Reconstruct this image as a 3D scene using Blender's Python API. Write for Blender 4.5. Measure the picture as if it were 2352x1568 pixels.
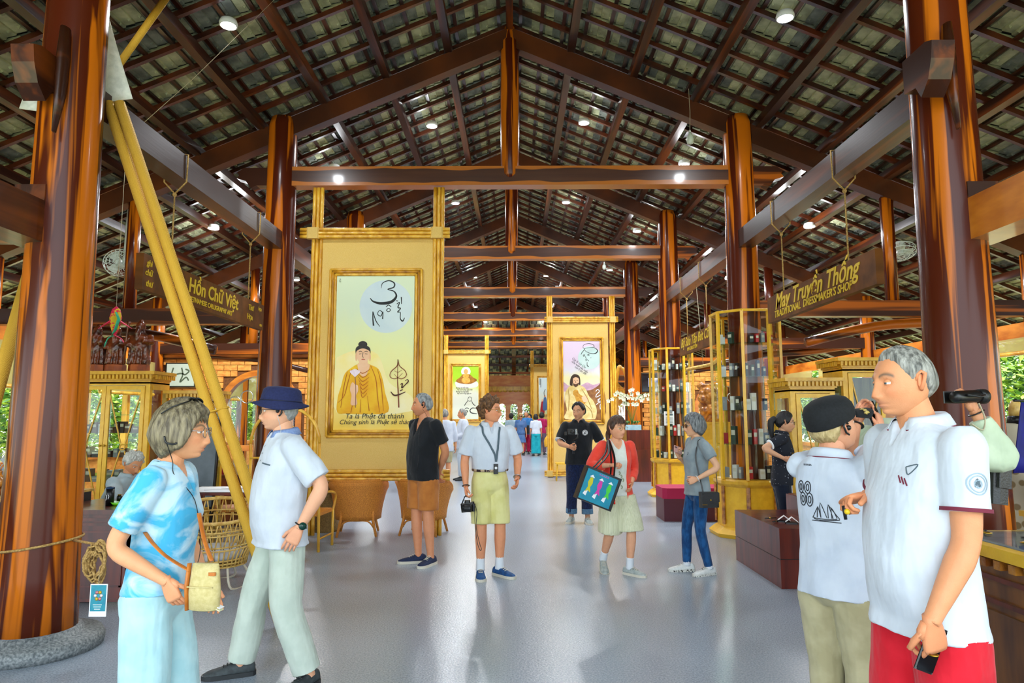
import bpy, bmesh, math, random
from mathutils import Vector as V, Matrix as M, Euler, noise
from mathutils.bvhtree import BVHTree
R = math.radians
PI = math.pi
random.seed(7)
sc = bpy.context.scene
COL = sc.collection
for o in list(bpy.data.objects):
    bpy.data.objects.remove(o)

# ------------------------------------------------------------------ camera, world, sun, exposure
PITCH, YAW, ROLL, CX, EYE, FPX = .1096, -.0044, -.0017, .0686, 1.6, 1568.0


def _axes():
    def inv(d):
        x, y, z = d
        c, s = math.cos(-PITCH), math.sin(-PITCH)
        y, z = c * y + s * z, -s * y + c * z
        c, s = math.cos(-YAW), math.sin(-YAW)
        x, y = c * x - s * y, s * x + c * y
        return V((x, y, z))
    r, f, u = inv((1, 0, 0)), inv((0, 1, 0)), inv((0, 0, 1))
    c, s = math.cos(ROLL), math.sin(ROLL)
    return c * r + s * u, f, -s * r + c * u


AR, AF, AU = _axes()
EYEP = V((CX, 0, EYE))


def ray(px, py):
    return AR * (px - 1176) + AF * FPX - AU * (py - 784)


def P(px, py, Y):
    d = ray(px, py)
    return EYEP + d * (Y / d.y)


def G(px, py, z=0.0):
    d = ray(px, py)
    return EYEP + d * ((z - EYE) / d.z)


cam = bpy.data.cameras.new('camera')
cam.sensor_width = 36
cam.lens = 24
cam.clip_start = .05
cam.clip_end = 300
camo = bpy.data.objects.new('camera', cam)
COL.objects.link(camo)
mm = M((AR, AU, -AF)).transposed().to_4x4()
mm.translation = EYEP
camo.matrix_world = mm
sc.camera = camo

world = bpy.data.worlds.new('sky')
sc.world = world
world.use_nodes = True
wn = world.node_tree
bg = wn.nodes['Background']
bg.inputs[0].default_value = (.80, .91, 1.0, 1)
bg.inputs[1].default_value = 3.6
sun = bpy.data.lights.new('sun', 'SUN')
sun.energy = 9
sun.angle = R(2)
sun.color = (1, .95, .85)
suno = bpy.data.objects.new('sun', sun)
suno.rotation_euler = (R(-24), R(-12), 0)
COL.objects.link(suno)
sc.view_settings.view_transform = 'Standard'
sc.view_settings.look = 'None'
sc.view_settings.gamma = 1
sc.view_settings.use_curve_mapping = False
sc.view_settings.exposure = .5
sc.cycles.max_bounces = 6
sc.cycles.diffuse_bounces = 4
sc.cycles.glossy_bounces = 3
sc.cycles.transmission_bounces = 4
sc.cycles.transparent_max_bounces = 12
sc.cycles.caustics_reflective = False
sc.cycles.caustics_refractive = False
sc.cycles.sample_clamp_indirect = 4

# ------------------------------------------------------------------ materials


def c(h):
    h = h.lstrip('#')
    v = [int(h[i:i + 2], 16) / 255 for i in (0, 2, 4)]
    return tuple(x / 12.92 if x < .04045 else ((x + .055) / 1.055) ** 2.4 for x in v) + (1,)


MC = {}


def mat(name, col, col2=None, sc3=(6, 6, 6), rough=.5, bump=0, bsc=None, metal=0, coat=0, lo=.35, hi=.65, detail=4,
        dist=0, emit=0, spec=.5, alpha=None, sheen=0, attr=False, kind='noise', rnd=True, sss=0):
    """procedural material: two colours mixed by a stretched noise (or waves / voronoi), with fine bump"""
    if name in MC:
        return MC[name]
    m = bpy.data.materials.new(name)
    m.use_nodes = True
    nt = m.node_tree
    N, L = nt.nodes, nt.links
    b = N['Principled BSDF']
    if isinstance(col, str):
        col = c(col)
    if isinstance(col2, str):
        col2 = c(col2)
    b.inputs['Base Color'].default_value = col
    b.inputs['Roughness'].default_value = rough
    b.inputs['Metallic'].default_value = metal
    b.inputs['Specular IOR Level'].default_value = spec
    b.inputs['Coat Weight'].default_value = coat
    b.inputs['Coat Roughness'].default_value = .08
    b.inputs['Sheen Weight'].default_value = sheen
    if emit:
        b.inputs['Emission Color'].default_value = col
        b.inputs['Emission Strength'].default_value = emit
    tc = N.new('ShaderNodeTexCoord')
    mp = N.new('ShaderNodeMapping')
    mp.inputs['Scale'].default_value = sc3
    L.new(tc.outputs['Object'], mp.inputs[0])
    vec = mp.outputs[0]
    if rnd:
        oi = N.new('ShaderNodeObjectInfo')
        ml = N.new('ShaderNodeMath')
        ml.operation = 'MULTIPLY'
        ml.inputs[1].default_value = 37
        L.new(oi.outputs['Random'], ml.inputs[0])
        L.new(ml.outputs[0], mp.inputs['Location'])
    csock = None
    if col2 is not None:
        if kind == 'noise':
            t = N.new('ShaderNodeTexNoise')
            t.inputs['Scale'].default_value = 1
            t.inputs['Detail'].default_value = detail
            t.inputs['Distortion'].default_value = dist
            fac = t.outputs[0]
        elif kind == 'wave':
            t = N.new('ShaderNodeTexWave')
            t.inputs['Scale'].default_value = 1
            t.inputs['Distortion'].default_value = dist
            t.inputs['Detail'].default_value = detail
            fac = t.outputs['Fac']
        elif kind == 'voro':
            t = N.new('ShaderNodeTexVoronoi')
            t.inputs['Scale'].default_value = 1
            fac = t.outputs['Distance']
        else:
            t = N.new('ShaderNodeTexChecker')
            t.inputs['Scale'].default_value = 1
            fac = t.outputs['Fac']
        L.new(vec, t.inputs['Vector'])
        rp = N.new('ShaderNodeValToRGB')
        rp.color_ramp.elements[0].position = lo
        rp.color_ramp.elements[1].position = hi
        rp.color_ramp.elements[0].color = col
        rp.color_ramp.elements[1].color = col2
        L.new(fac, rp.inputs[0])
        csock = rp.outputs[0]
    if attr:
        at = N.new('ShaderNodeAttribute')
        at.attribute_name = 'Col'
        if csock is not None:
            mx = N.new('ShaderNodeMix')
            mx.data_type = 'RGBA'
            mx.blend_type = 'MULTIPLY'
            mx.inputs[0].default_value = 1
            L.new(csock, mx.inputs[6])
            L.new(at.outputs[0], mx.inputs[7])
            csock = mx.outputs[2]
        else:
            csock = at.outputs[0]
    if csock is not None:
        L.new(csock, b.inputs['Base Color'])
    if bump:
        t2 = N.new('ShaderNodeTexNoise')
        t2.inputs['Scale'].default_value = 1
        t2.inputs['Detail'].default_value = 3
        mp2 = N.new('ShaderNodeMapping')
        mp2.inputs['Scale'].default_value = bsc or tuple(s * 4 for s in sc3)
        L.new(tc.outputs['Object'], mp2.inputs[0])
        L.new(mp2.outputs[0], t2.inputs['Vector'])
        bp = N.new('ShaderNodeBump')
        bp.inputs['Strength'].default_value = bump
        bp.inputs['Distance'].default_value = .02
        L.new(t2.outputs[0], bp.inputs['Height'])
        L.new(bp.outputs[0], b.inputs['Normal'])
    if alpha is not None:
        b.inputs['Alpha'].default_value = alpha
    MC[name] = m
    return m


def glassmat(name, tint=(.93, .97, .95, 1), f=.10):
    m = bpy.data.materials.new(name)
    m.use_nodes = True
    nt = m.node_tree
    N, L = nt.nodes, nt.links
    N.remove(N['Principled BSDF'])
    tr = N.new('ShaderNodeBsdfTransparent')
    tr.inputs[0].default_value = tint
    gl = N.new('ShaderNodeBsdfGlossy')
    gl.inputs['Roughness'].default_value = .02
    lw = N.new('ShaderNodeLayerWeight')
    lw.inputs[0].default_value = .5
    mx = N.new('ShaderNodeMixShader')
    pw = N.new('ShaderNodeMath')
    pw.operation = 'POWER'
    pw.inputs[1].default_value = 3
    ma = N.new('ShaderNodeMath')
    ma.operation = 'MULTIPLY_ADD'
    ma.inputs[1].default_value = .5
    ma.inputs[2].default_value = .03
    L.new(lw.outputs['Facing'], pw.inputs[0])
    L.new(pw.outputs[0], ma.inputs[0])
    L.new(ma.outputs[0], mx.inputs[0])
    L.new(tr.outputs[0], mx.inputs[1])
    L.new(gl.outputs[0], mx.inputs[2])
    L.new(mx.outputs[0], N['Material Output'].inputs[0])
    return m


def netmat(name, col, a):
    """woven blind: threads with gaps that let the view through"""
    m = bpy.data.materials.new(name)
    m.use_nodes = True
    nt = m.node_tree
    N, L = nt.nodes, nt.links
    b = N['Principled BSDF']
    b.inputs['Base Color'].default_value = c(col)
    b.inputs['Roughness'].default_value = .8
    tl = N.new('ShaderNodeBsdfTranslucent')
    tl.inputs[0].default_value = c(col)
    m1 = N.new('ShaderNodeMixShader')
    m1.inputs[0].default_value = .5
    L.new(b.outputs[0], m1.inputs[1])
    L.new(tl.outputs[0], m1.inputs[2])
    tr = N.new('ShaderNodeBsdfTransparent')
    m2 = N.new('ShaderNodeMixShader')
    m2.inputs[0].default_value = a
    L.new(m1.outputs[0], m2.inputs[1])
    L.new(tr.outputs[0], m2.inputs[2])
    L.new(m2.outputs[0], N['Material Output'].inputs[0])
    return m


WOODS = dict(lo=.50, hi=.56, detail=3, dist=.6, rough=.25, coat=.08, bump=.04, spec=.22)
m_col = mat('varnished log', '#4c1a09', '#bf650f', (8, 8, .34), bsc=(40, 40, 2), **WOODS)
m_beam_x = mat('varnished beam across', '#38190c', '#a9560f', (.25, 5, 5), bsc=(2, 50, 50), lo=.5, hi=.6, detail=3, dist=.6, rough=.32, coat=.1, spec=.3, bump=.04)
m_beam_y = mat('varnished beam along', '#33170c', '#6e3410', (5, .3, 5), bsc=(50, 2, 50), lo=.5, hi=.66, detail=3, dist=.6, rough=.32, coat=.1, spec=.3, bump=.04)
m_princ = mat('brown principal timber', '#3a1c0e', '#5e2e12', (1.2, 4, 1.2), rough=.35, coat=.1, spec=.3, bump=.04)
m_rafter = mat('red brown rafter', '#2a0f08', '#5c260e', (3, 3, 3), rough=.3, coat=.3, bump=.04)
m_batten = mat('dark batten', '#220d07', '#451c0c', (3, 3, 3), rough=.32, coat=.3)
m_tile = mat('weathered clay tile underside', '#8c9072', '#c2c69e', (5, 5, 5), rough=.85, bump=.3, bsc=(30, 30, 30))
m_tile_b = mat('grey clay tile underside', '#565c56', '#868c80', (5, 5, 5), rough=.85, bump=.3, bsc=(30, 30, 30))
m_floor = mat('grey washed terrazzo', '#778391', '#a3aebb', (90, 90, 90), rough=.24, bump=.10, bsc=(60, 60, 60), lo=.3, hi=.7, rnd=False, spec=.6)
m_stone = mat('grey granite base', '#4f565a', '#8b9090', (60, 60, 60), rough=.6, bump=.2)
m_brick = mat('orange brick', '#c87a2c', '#e8a048', (9, 9, 20), rough=.7, bump=.2)
m_mortar = mat('brown mortar', '#5c3416', '#7a4a20', (20, 20, 20), rough=.9)
m_board_lit = mat('sunlit orange boarding', '#dc7434', '#f0a058', (2, 2, 6), rough=.35, coat=.2)  # brighter copy of the orange timber, daylight put into its colour
m_orange = mat('orange timber', '#a3520f', '#d8842a', (2, 2, 6), rough=.3, coat=.3, bump=.04)
m_bamboo = mat('golden bamboo', '#c48616', '#f0bc40', (9, 9, 3), rough=.35, coat=.25, bump=.06)
m_bambs = mat('bamboo edge strip', '#8c560a', '#c58a1c', (9, 9, 3), rough=.4)
m_mattan = mat('woven straw mat', '#d8b058', '#e2be70', (120, 120, 120), rough=.8, bump=.25, bsc=(160, 160, 160))
m_yel = mat('yellow painted rattan wood', '#e0aa1c', '#ecba2a', (14, 14, 14), rough=.4, coat=.2, bump=.12, bsc=(120, 120, 120))
m_yel2 = mat('yellow moulding', '#c8941a', '#dcaa28', (14, 14, 14), rough=.4, coat=.2)
m_wick = mat('honey wicker', '#b8691a', '#e89a38', (90, 90, 160), rough=.5, bump=.6, bsc=(90, 90, 160))
m_wick2 = mat('pale rattan cane', '#b98a34', '#e0bd6c', (20, 20, 20), rough=.45, bump=.1)
m_rope = mat('yellow rope wrapping', '#c8951f', '#dcae3e', (60, 60, 260), kind='wave', lo=.1, hi=.9, dist=3, rough=.8, bump=.3, bsc=(60, 60, 200))
m_canvas = mat('white canvas', '#cfd2c8', '#e6e7de', (20, 20, 20), rough=.8, bump=.2, bsc=(150, 150, 150))
m_mahog = mat('mahogany veneer', '#47130b', '#6d2413', (12, 12, 1.2), rough=.3, coat=.35, bump=.03)
m_statue = mat('carved dark wood', '#35130a', '#7a3611', (9, 9, 9), rough=.3, coat=.4, bump=.2)
m_carve = mat('golden carved wood', '#7c3f0c', '#cf8a2c', (12, 12, 12), rough=.4, coat=.3, bump=.3)
m_dark = mat('black plastic', '#0b0c0e', rough=.35)
m_navyt = mat('dark navy lacquer', '#0c141e', '#15202c', rough=.4)
m_white = mat('white paper', '#e8eaec', rough=.7)
m_cord = mat('twine', '#8f6a34', '#c4a060', (80, 80, 80), rough=.9, bump=.3)
m_string = mat('pale string', '#b8ad90', rough=.8)
m_steel = mat('steel', '#b8bcc0', rough=.25, metal=1)
m_brass = mat('brass', '#b08a30', rough=.3, metal=1)
m_fanw = mat('white fan plastic', '#c9d2c8', rough=.4)
m_gold = mat('yellow sign paint', '#d9b512', rough=.5)
m_signb = mat('brown sign board', '#54300f', '#744418', (1, 6, 6), rough=.6, coat=0, spec=.2)
m_glass = glassmat('clear glass', f=.12)
m_shelfg = glassmat('green edged glass shelf', (.72, .9, .84, 1), .3)
m_leaf = mat('bright leaf', '#5f8a1c', '#b9d24c', (1.5, 1.5, 1.5), rough=.6, rnd=False)
m_leafd = mat('deep leaf', '#1f4a14', '#4f7f24', (1.5, 1.5, 1.5), rough=.6, rnd=False)
m_bark = mat('bark', '#4a3a26', '#6f5a3c', (10, 10, 2), rough=.9)
m_ground = mat('outdoor paving', '#8f9468', '#c4c49a', (1, 1, 1), rough=.9, rnd=False)
m_blind = netmat('woven bamboo blind', '#c9b878', .28)
m_red = mat('red lacquer', '#a8101c', rough=.35)
m_magen = mat('magenta cloth', '#a00c40', rough=.8)
m_purple = mat('purple plastic', '#3a16a8', rough=.4)
m_lamp = mat('lit lamp', '#eaf4ff', emit=26)
m_ink = mat('black ink', '#191c1c', rough=.7)


# ------------------------------------------------------------------ mesh helpers
def link(name, me, parent=None, loc=None):
    o = bpy.data.objects.new(name, me)
    COL.objects.link(o)
    if parent:
        o.parent = parent
    if loc is not None:
        o.location = loc
    return o


def tag(o, label=None, cat=None, group=None, kind=None):
    if label:
        o['label'] = label
    if cat:
        o['category'] = cat
    if group:
        o['group'] = group
    if kind:
        o['kind'] = kind
    return o


def thing(name, label, cat, loc=(0, 0, 0), rz=0, group=None, kind=None):
    o = bpy.data.objects.new(name, None)
    COL.objects.link(o)
    o.location = loc
    o.rotation_euler = (0, 0, rz)
    o.empty_display_size = .1
    return tag(o, label, cat, group, kind)


def copy_tree(o, parent=None):
    k = o.copy()
    COL.objects.link(k)
    if parent:
        k.parent = parent
    for ch in list(o.children):
        copy_tree(ch, k)
    return k


def frame(d, up=V((0, 0, 1))):
    d = d.normalized()
    if abs(d.dot(up)) > .98:
        up = V((1, 0, 0))
    s = up.cross(d).normalized()
    return s, d.cross(s).normalized()


def spline(pts, n=6):
    """Catmull-Rom through points (any tuple size)"""
    pts = [tuple(p) for p in pts]
    if len(pts) < 3:
        return pts
    out = []
    k = len(pts)
    for i in range(k - 1):
        p0, p1, p2, p3 = pts[max(i - 1, 0)], pts[i], pts[i + 1], pts[min(i + 2, k - 1)]
        for j in range(n):
            t = j / n
            out.append(tuple(.5 * (2 * b + (cc - a) * t + (2 * a - 5 * b + 4 * cc - d) * t * t + (3 * b - a - 3 * cc + d) * t ** 3)
                             for a, b, cc, d in zip(p0, p1, p2, p3)))
    out.append(pts[-1])
    return out


class MB:
    def __init__(s):
        s.v, s.f, s.mi, s.sm = [], [], [], []

    def add(s, vs, fs, mi=0, sm=False):
        n = len(s.v)
        s.v += [V(p) for p in vs]
        s.f += [tuple(i + n for i in f) for f in fs]
        s.mi += [mi] * len(fs)
        s.sm += [sm] * len(fs)
        return s

    def box(s, ctr, size, rot=None, mi=0, ch=0):
        x, y, z = (q / 2 for q in size)
        if ch:
            ring = [(-x + ch, -y), (x - ch, -y), (x, -y + ch), (x, y - ch), (x - ch, y), (-x + ch, y), (-x, y - ch), (-x, -y + ch)]
            k = 8
        else:
            ring = [(-x, -y), (x, -y), (x, y), (-x, y)]
            k = 4
        vs = [V((a, b, -z)) for a, b in ring] + [V((a, b, z)) for a, b in ring]
        if rot is not None:
            vs = [rot @ p for p in vs]
        vs = [p + V(ctr) for p in vs]
        fs = [tuple(range(k))[::-1], tuple(range(k, 2 * k))] + [(i, (i + 1) % k, (i + 1) % k + k, i + k) for i in range(k)]
        return s.add(vs, fs, mi)

    def b2(s, lo, hi, mi=0):
        lo, hi = V(lo), V(hi)
        return s.box((lo + hi) / 2, hi - lo, None, mi)

    def bar(s, a, b, w, h, mi=0, up=V((0, 0, 1))):
        a, b = V(a), V(b)
        d = b - a
        sx, u = frame(d, up)
        vs = []
        for p in (a, b):
            for i, j in ((-1, -1), (1, -1), (1, 1), (-1, 1)):
                vs.append(p + sx * (i * w / 2) + u * (j * h / 2))
        return s.add(vs, [(3, 2, 1, 0), (4, 5, 6, 7)] + [(i, (i + 1) % 4, (i + 1) % 4 + 4, i + 4) for i in range(4)], mi)

    def tube(s, pts, r, n=8, mi=0, cap=True, flat=1.0, up=V((0, 0, 1)), closed=False, sm=True):
        pts = [V(p) for p in pts]
        k = len(pts)
        rs = r if isinstance(r, (list, tuple)) else [r] * k
        vs, fs = [], []
        ps = None
        for i, p in enumerate(pts):
            if closed:
                d = pts[(i + 1) % k] - pts[i - 1]
            else:
                d = pts[min(i + 1, k - 1)] - pts[max(i - 1, 0)]
            if d.length < 1e-9:
                d = V((0, 0, 1))
            d.normalize()
            if ps is None:
                sx, u = frame(d, up)
            else:
                sx = (ps - d * ps.dot(d)).normalized()
                u = d.cross(sx)
            ps = sx
            for j in range(n):
                a = 2 * PI * j / n
                vs.append(p + sx * (math.cos(a) * rs[i]) + u * (math.sin(a) * rs[i] * flat))
        for i in range(k if closed else k - 1):
            i2 = (i + 1) % k
            for j in range(n):
                fs.append((i * n + j, i * n + (j + 1) % n, i2 * n + (j + 1) % n, i2 * n + j))
        if cap and not closed:
            fs += [tuple(range(n))[::-1], tuple(range((k - 1) * n, k * n))]
        return s.add(vs, fs, mi, sm)

    def rings(s, rings, mi=0, cap=True, sm=True, closed=False):
        n = len(rings[0])
        vs = [V(p) for r in rings for p in r]
        k = len(rings)
        fs = []
        for i in range(k - 1):
            for j in range(n if not closed else n):
                fs.append((i * n + j, i * n + (j + 1) % n, (i + 1) * n + (j + 1) % n, (i + 1) * n + j))
        if cap:
            fs += [tuple(range(n))[::-1], tuple(range((k - 1) * n, k * n))]
        return s.add(vs, fs, mi, sm)

    def lathe(s, prof, ctr=(0, 0, 0), n=24, mi=0, sx=1, sy=1, cap=True, sm=True, a0=0):
        ctr = V(ctr)
        return s.rings([[ctr + V((r * sx * math.cos(a0 + 2 * PI * j / n), r * sy * math.sin(a0 + 2 * PI * j / n), z)) for j in range(n)] for r, z in prof], mi, cap, sm)

    def sheet(s, grid, mi=0, sm=True):
        """grid of points -> open surface"""
        k, n = len(grid), len(grid[0])
        vs = [V(p) for r in grid for p in r]
        fs = [(i * n + j, i * n + j + 1, (i + 1) * n + j + 1, (i + 1) * n + j) for i in range(k - 1) for j in range(n - 1)]
        return s.add(vs, fs, mi, sm)

    def prism(s, poly, mt, t, mi=0):
        """2-D polygon (x, y) pushed along local z by t, placed by matrix mt"""
        k = len(poly)
        vs = [mt @ V((x, y, 0)) for x, y in poly] + [mt @ V((x, y, t)) for x, y in poly]
        return s.add(vs, [tuple(range(k))[::-1], tuple(range(k, 2 * k))] + [(i, (i + 1) % k, (i + 1) % k + k, i + k) for i in range(k)], mi)

    def sphere(s, ctr, r, n=16, m=10, mi=0, rot=None):
        r = V(r) if not isinstance(r, (int, float)) else V((r, r, r))
        ctr = V(ctr)
        vs, fs = [], []
        for i in range(m + 1):
            t = PI * (i + (.02 if i == 0 else (-.02 if i == m else 0))) / m
            for j in range(n):
                a = 2 * PI * j / n
                p = V((r.x * math.sin(t) * math.cos(a), r.y * math.sin(t) * math.sin(a), r.z * math.cos(t)))
                vs.append(ctr + (rot @ p if rot is not None else p))
        for i in range(m):
            for j in range(n):
                fs.append((i * n + j, (i + 1) * n + j, (i + 1) * n + (j + 1) % n, i * n + (j + 1) % n))
        fs += [tuple(range(n)), tuple(range(m * n, (m + 1) * n))[::-1]]
        return s.add(vs, fs, mi, True)

    def mesh(s, name='mesh'):
        me = bpy.data.meshes.new(name)
        me.from_pydata([tuple(p) for p in s.v], [], s.f)
        me.polygons.foreach_set('use_smooth', s.sm)
        me.polygons.foreach_set('material_index', s.mi)
        me.update()
        return me

    def build(s, name, m, parent=None, loc=None, fix=False):
        me = s.mesh(name)
        for x in (m if isinstance(m, (list, tuple)) else [m]):
            me.materials.append(x)
        if fix:
            bm = bmesh.new()
            bm.from_mesh(me)
            bmesh.ops.recalc_face_normals(bm, faces=bm.faces)
            bm.to_mesh(me)
            bm.free()
        return link(name, me, parent, loc)


def remesh(mb, name, voxel, smooth=2, m=None, parent=None, iters=.5):
    """fuse the overlapping closed shells of mb into one smooth skin"""
    me = mb.mesh(name)
    o = bpy.data.objects.new(name, me)
    COL.objects.link(o)
    md = o.modifiers.new('r', 'REMESH')
    md.mode = 'VOXEL'
    md.voxel_size = voxel
    md.use_smooth_shade = True
    if smooth:
        ms = o.modifiers.new('s', 'SMOOTH')
        ms.factor = iters
        ms.iterations = smooth
    dg = bpy.context.evaluated_depsgraph_get()
    nm = bpy.data.meshes.new_from_object(o.evaluated_get(dg))
    bpy.data.objects.remove(o)
    bpy.data.meshes.remove(me)
    nm.name = name
    nm.materials.clear()
    if m:
        nm.materials.append(m)
    for p in nm.polygons:
        p.use_smooth = True
    return nm


def text(name, body, size, mt, m, parent=None, ext=.002, shear=0, off=0, align='LEFT', sx=1):
    """flat lettering turned into a thin mesh, placed by matrix mt"""
    cu = bpy.data.curves.new(name, 'FONT')
    cu.body = body
    cu.size = size
    cu.shear = shear
    cu.offset = off
    cu.extrude = ext
    cu.align_x = align
    cu.resolution_u = 3
    o = bpy.data.objects.new(name, cu)
    COL.objects.link(o)
    dg = bpy.context.evaluated_depsgraph_get()
    me = bpy.data.meshes.new_from_object(o.evaluated_get(dg))
    bpy.data.objects.remove(o)
    me.transform(mt @ M.Diagonal((sx, 1, 1, 1)))
    me.materials.clear()
    me.materials.append(m)
    return link(name, me, parent)


def basis(o, x, y):
    """matrix with local x, y axes and z = x cross y at origin o"""
    x, y = V(x).normalized(), V(y).normalized()
    z = x.cross(y)
    mt = M((x, y, z)).transposed().to_4x4()
    mt.translation = V(o)
    return mt


def ribbon2(mb, pts, w, z=0, mi=0, n=5, fn=None):
    """brush stroke in the plane: pts (x, y[, width factor]); fn maps (x, y) -> 3-D"""
    q = spline([(p[0], p[1], p[2] if len(p) > 2 else 1.0) for p in pts], n)
    k = len(q)
    vs = []
    for i, (x, y, f) in enumerate(q):
        x0, y0, _ = q[max(i - 1, 0)]
        x1, y1, _ = q[min(i + 1, k - 1)]
        dx, dy = x1 - x0, y1 - y0
        l = math.hypot(dx, dy) or 1
        h = max(w * f, w * .12) / 2
        for sgn in (1, -1):
            a, b = x - dy / l * h * sgn, y + dx / l * h * sgn
            vs.append(fn(a, b) if fn else (a, b, z))
    mb.add(vs, [(2 * i, 2 * i + 1, 2 * i + 3, 2 * i + 2) for i in range(k - 1)], mi)


def edgewood(name):
    """beam whose pale sapwood shows along its upper and lower edges"""
    m = mat(name, '#3a1d12', '#54301c', (.4, 6, 6), rough=.3, coat=.2, bump=.04, bsc=(2, 50, 50), spec=.4)
    N, L = m.node_tree.nodes, m.node_tree.links
    b = N['Principled BSDF']
    src = b.inputs['Base Color'].links[0].from_socket
    tc = next(n for n in N if n.type == 'TEX_COORD')
    sp = N.new('ShaderNodeSeparateXYZ')
    L.new(tc.outputs['Generated'], sp.inputs[0])
    a = N.new('ShaderNodeMath')
    a.operation = 'SUBTRACT'
    a.inputs[1].default_value = .5
    L.new(sp.outputs[2], a.inputs[0])
    ab = N.new('ShaderNodeMath')
    ab.operation = 'ABSOLUTE'
    L.new(a.outputs[0], ab.inputs[0])
    nz = N.new('ShaderNodeTexNoise')
    nz.inputs['Scale'].default_value = 1
    mp = N.new('ShaderNodeMapping')
    mp.inputs['Scale'].default_value = (.9, 2, 2)
    L.new(tc.outputs['Object'], mp.inputs[0])
    L.new(mp.outputs[0], nz.inputs['Vector'])
    q = N.new('ShaderNodeMath')
    q.operation = 'MULTIPLY_ADD'
    q.inputs[1].default_value = .55
    L.new(nz.outputs[0], q.inputs[0])
    L.new(ab.outputs[0], q.inputs[2])
    rp = N.new('ShaderNodeValToRGB')
    rp.color_ramp.elements[0].position = .585
    rp.color_ramp.elements[1].position = .615
    L.new(q.outputs[0], rp.inputs[0])
    mx = N.new('ShaderNodeMix')
    mx.data_type = 'RGBA'
    mx.inputs[7].default_value = c('#b4671a')
    L.new(rp.outputs[0], mx.inputs[0])
    L.new(src, mx.inputs[6])
    L.new(mx.outputs[2], b.inputs['Base Color'])
    return m


m_tie_beam = edgewood('sapwood edged beam')
# ------------------------------------------------------------------ the building
Y0, BAY, NT, COLX, OUTX = 4.95, 4.596, 7, 3.3, 7.4
RY0, RY1, EAVE, SL, RZ = 2.2, Y0 + BAY * 6, 9.9, .43, 7.28
zr = lambda x: RZ - SL * abs(x)
TY = [Y0 + BAY * i for i in range(NT)]


def struct(name, mb, m, parent=None, label=None, fix=False):
    o = mb.build(name, m, parent, fix=fix)
    if parent is None:
        tag(o, label, None, None, 'structure')
    return o


def sthing(name, label, loc=(0, 0, 0)):
    return thing(name, label, None, loc, 0, None, 'structure')


struct('floor', MB().b2((-7.6, -3, -.1), (7.6, 40, 0)), m_floor, label='smooth grey terrazzo floor of the long hall')
struct('ground', MB().b2((-60, -30, -.3), (60, 90, -.1)), m_ground, label='pale garden ground outside the open hall')

ceil = sthing('ceiling', 'pitched timber roof with rafters and the undersides of clay tiles')
eave_y = lambda x: RY1 + abs(x)       # main slopes end on the hip lines
for sg in (-1, 1):
    for k in range(1, 11):
        x = .9 * k
        mb = MB().bar((sg * x, RY0, zr(x) + .06), (sg * x, eave_y(x), zr(x) + .06), .11, .12)
        mb.build('purlin', m_beam_y, ceil)
    n = int((RY1 + EAVE - RY0) / .46)
    for k in range(n):
        y = RY0 + .1 + k * .46
        x0 = max(.04, y - RY1)
        if x0 > EAVE - .3:
            continue
        MB().bar((sg * x0, y, zr(x0) + .15), (sg * EAVE, y, zr(EAVE) + .15), .05, .06).build('rafter', m_rafter, ceil)
    for k in range(33):
        x = .16 + .305 * k
        if x < EAVE:
            MB().bar((sg * x, RY0, zr(x) + .195), (sg * x, eave_y(x), zr(x) + .195), .05, .03).build('batten', m_batten, ceil)
MB().bar((0, RY0, RZ + .06), (0, RY1, RZ + .06), .1, .18).build('ridge_beam', m_beam_y, ceil)
# hip end
for k in range(1, 11):
    d = .93 * k
    MB().bar((-d, RY1 + d, zr(d) + .06), (d, RY1 + d, zr(d) + .06), .12, .13).build('hip_purlin', m_beam_x, ceil)
for k in range(-12, 13):
    x = k * .8
    MB().bar((x, RY1 + abs(x) + .05, zr(x) + .15), (x, RY1 + EAVE, zr(EAVE) + .15), .09 if k else .22, .06 if k else .3).build('hip_rafter', m_rafter, ceil)
for sg in (-1, 1):
    MB().bar((0, RY1, RZ - .05), (sg * EAVE, RY1 + EAVE, zr(EAVE) - .05), .2, .25).build('hip_beam', m_beam_x, ceil)

tile_rng = random.Random(3)


def tile_into(mb, sg, x, y, mi):
    """one tile cell: three lapped strips and two lugs, under-side in view"""
    for j in range(3):
        xa, xb = x + .3 * j / 3 - .01, x + .3 * (j + 1) / 3 + .03
        dz = tile_rng.uniform(0, .006)
        za, zb = zr(xa) + .215 + dz, zr(xb) + .242 + dz
        ya, yb = y + .012 + tile_rng.uniform(0, .02), y + .447 - tile_rng.uniform(0, .02)
        vs = [(sg * xa, ya, za), (sg * xb, ya, zb), (sg * xb, yb, zb), (sg * xa, yb, za)]
        vs += [(a, b, d + .02) for a, b, d in vs]
        mb.add(vs, [(0, 1, 2, 3), (4, 7, 6, 5), (0, 4, 5, 1), (1, 5, 6, 2), (2, 6, 7, 3), (3, 7, 4, 0)], mi)
        for yy in (ya + .1, yb - .1):
            mb.add([(sg * xa, yy, za), (sg * (xa + .04), yy, za - .004), (sg * (xa + .04), yy + .03, za - .004), (sg * xa, yy + .03, za),
                    (sg * (xa + .02), yy + .015, za - .03)], [(0, 1, 4), (1, 2, 4), (2, 3, 4), (3, 0, 4)], mi)


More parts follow.
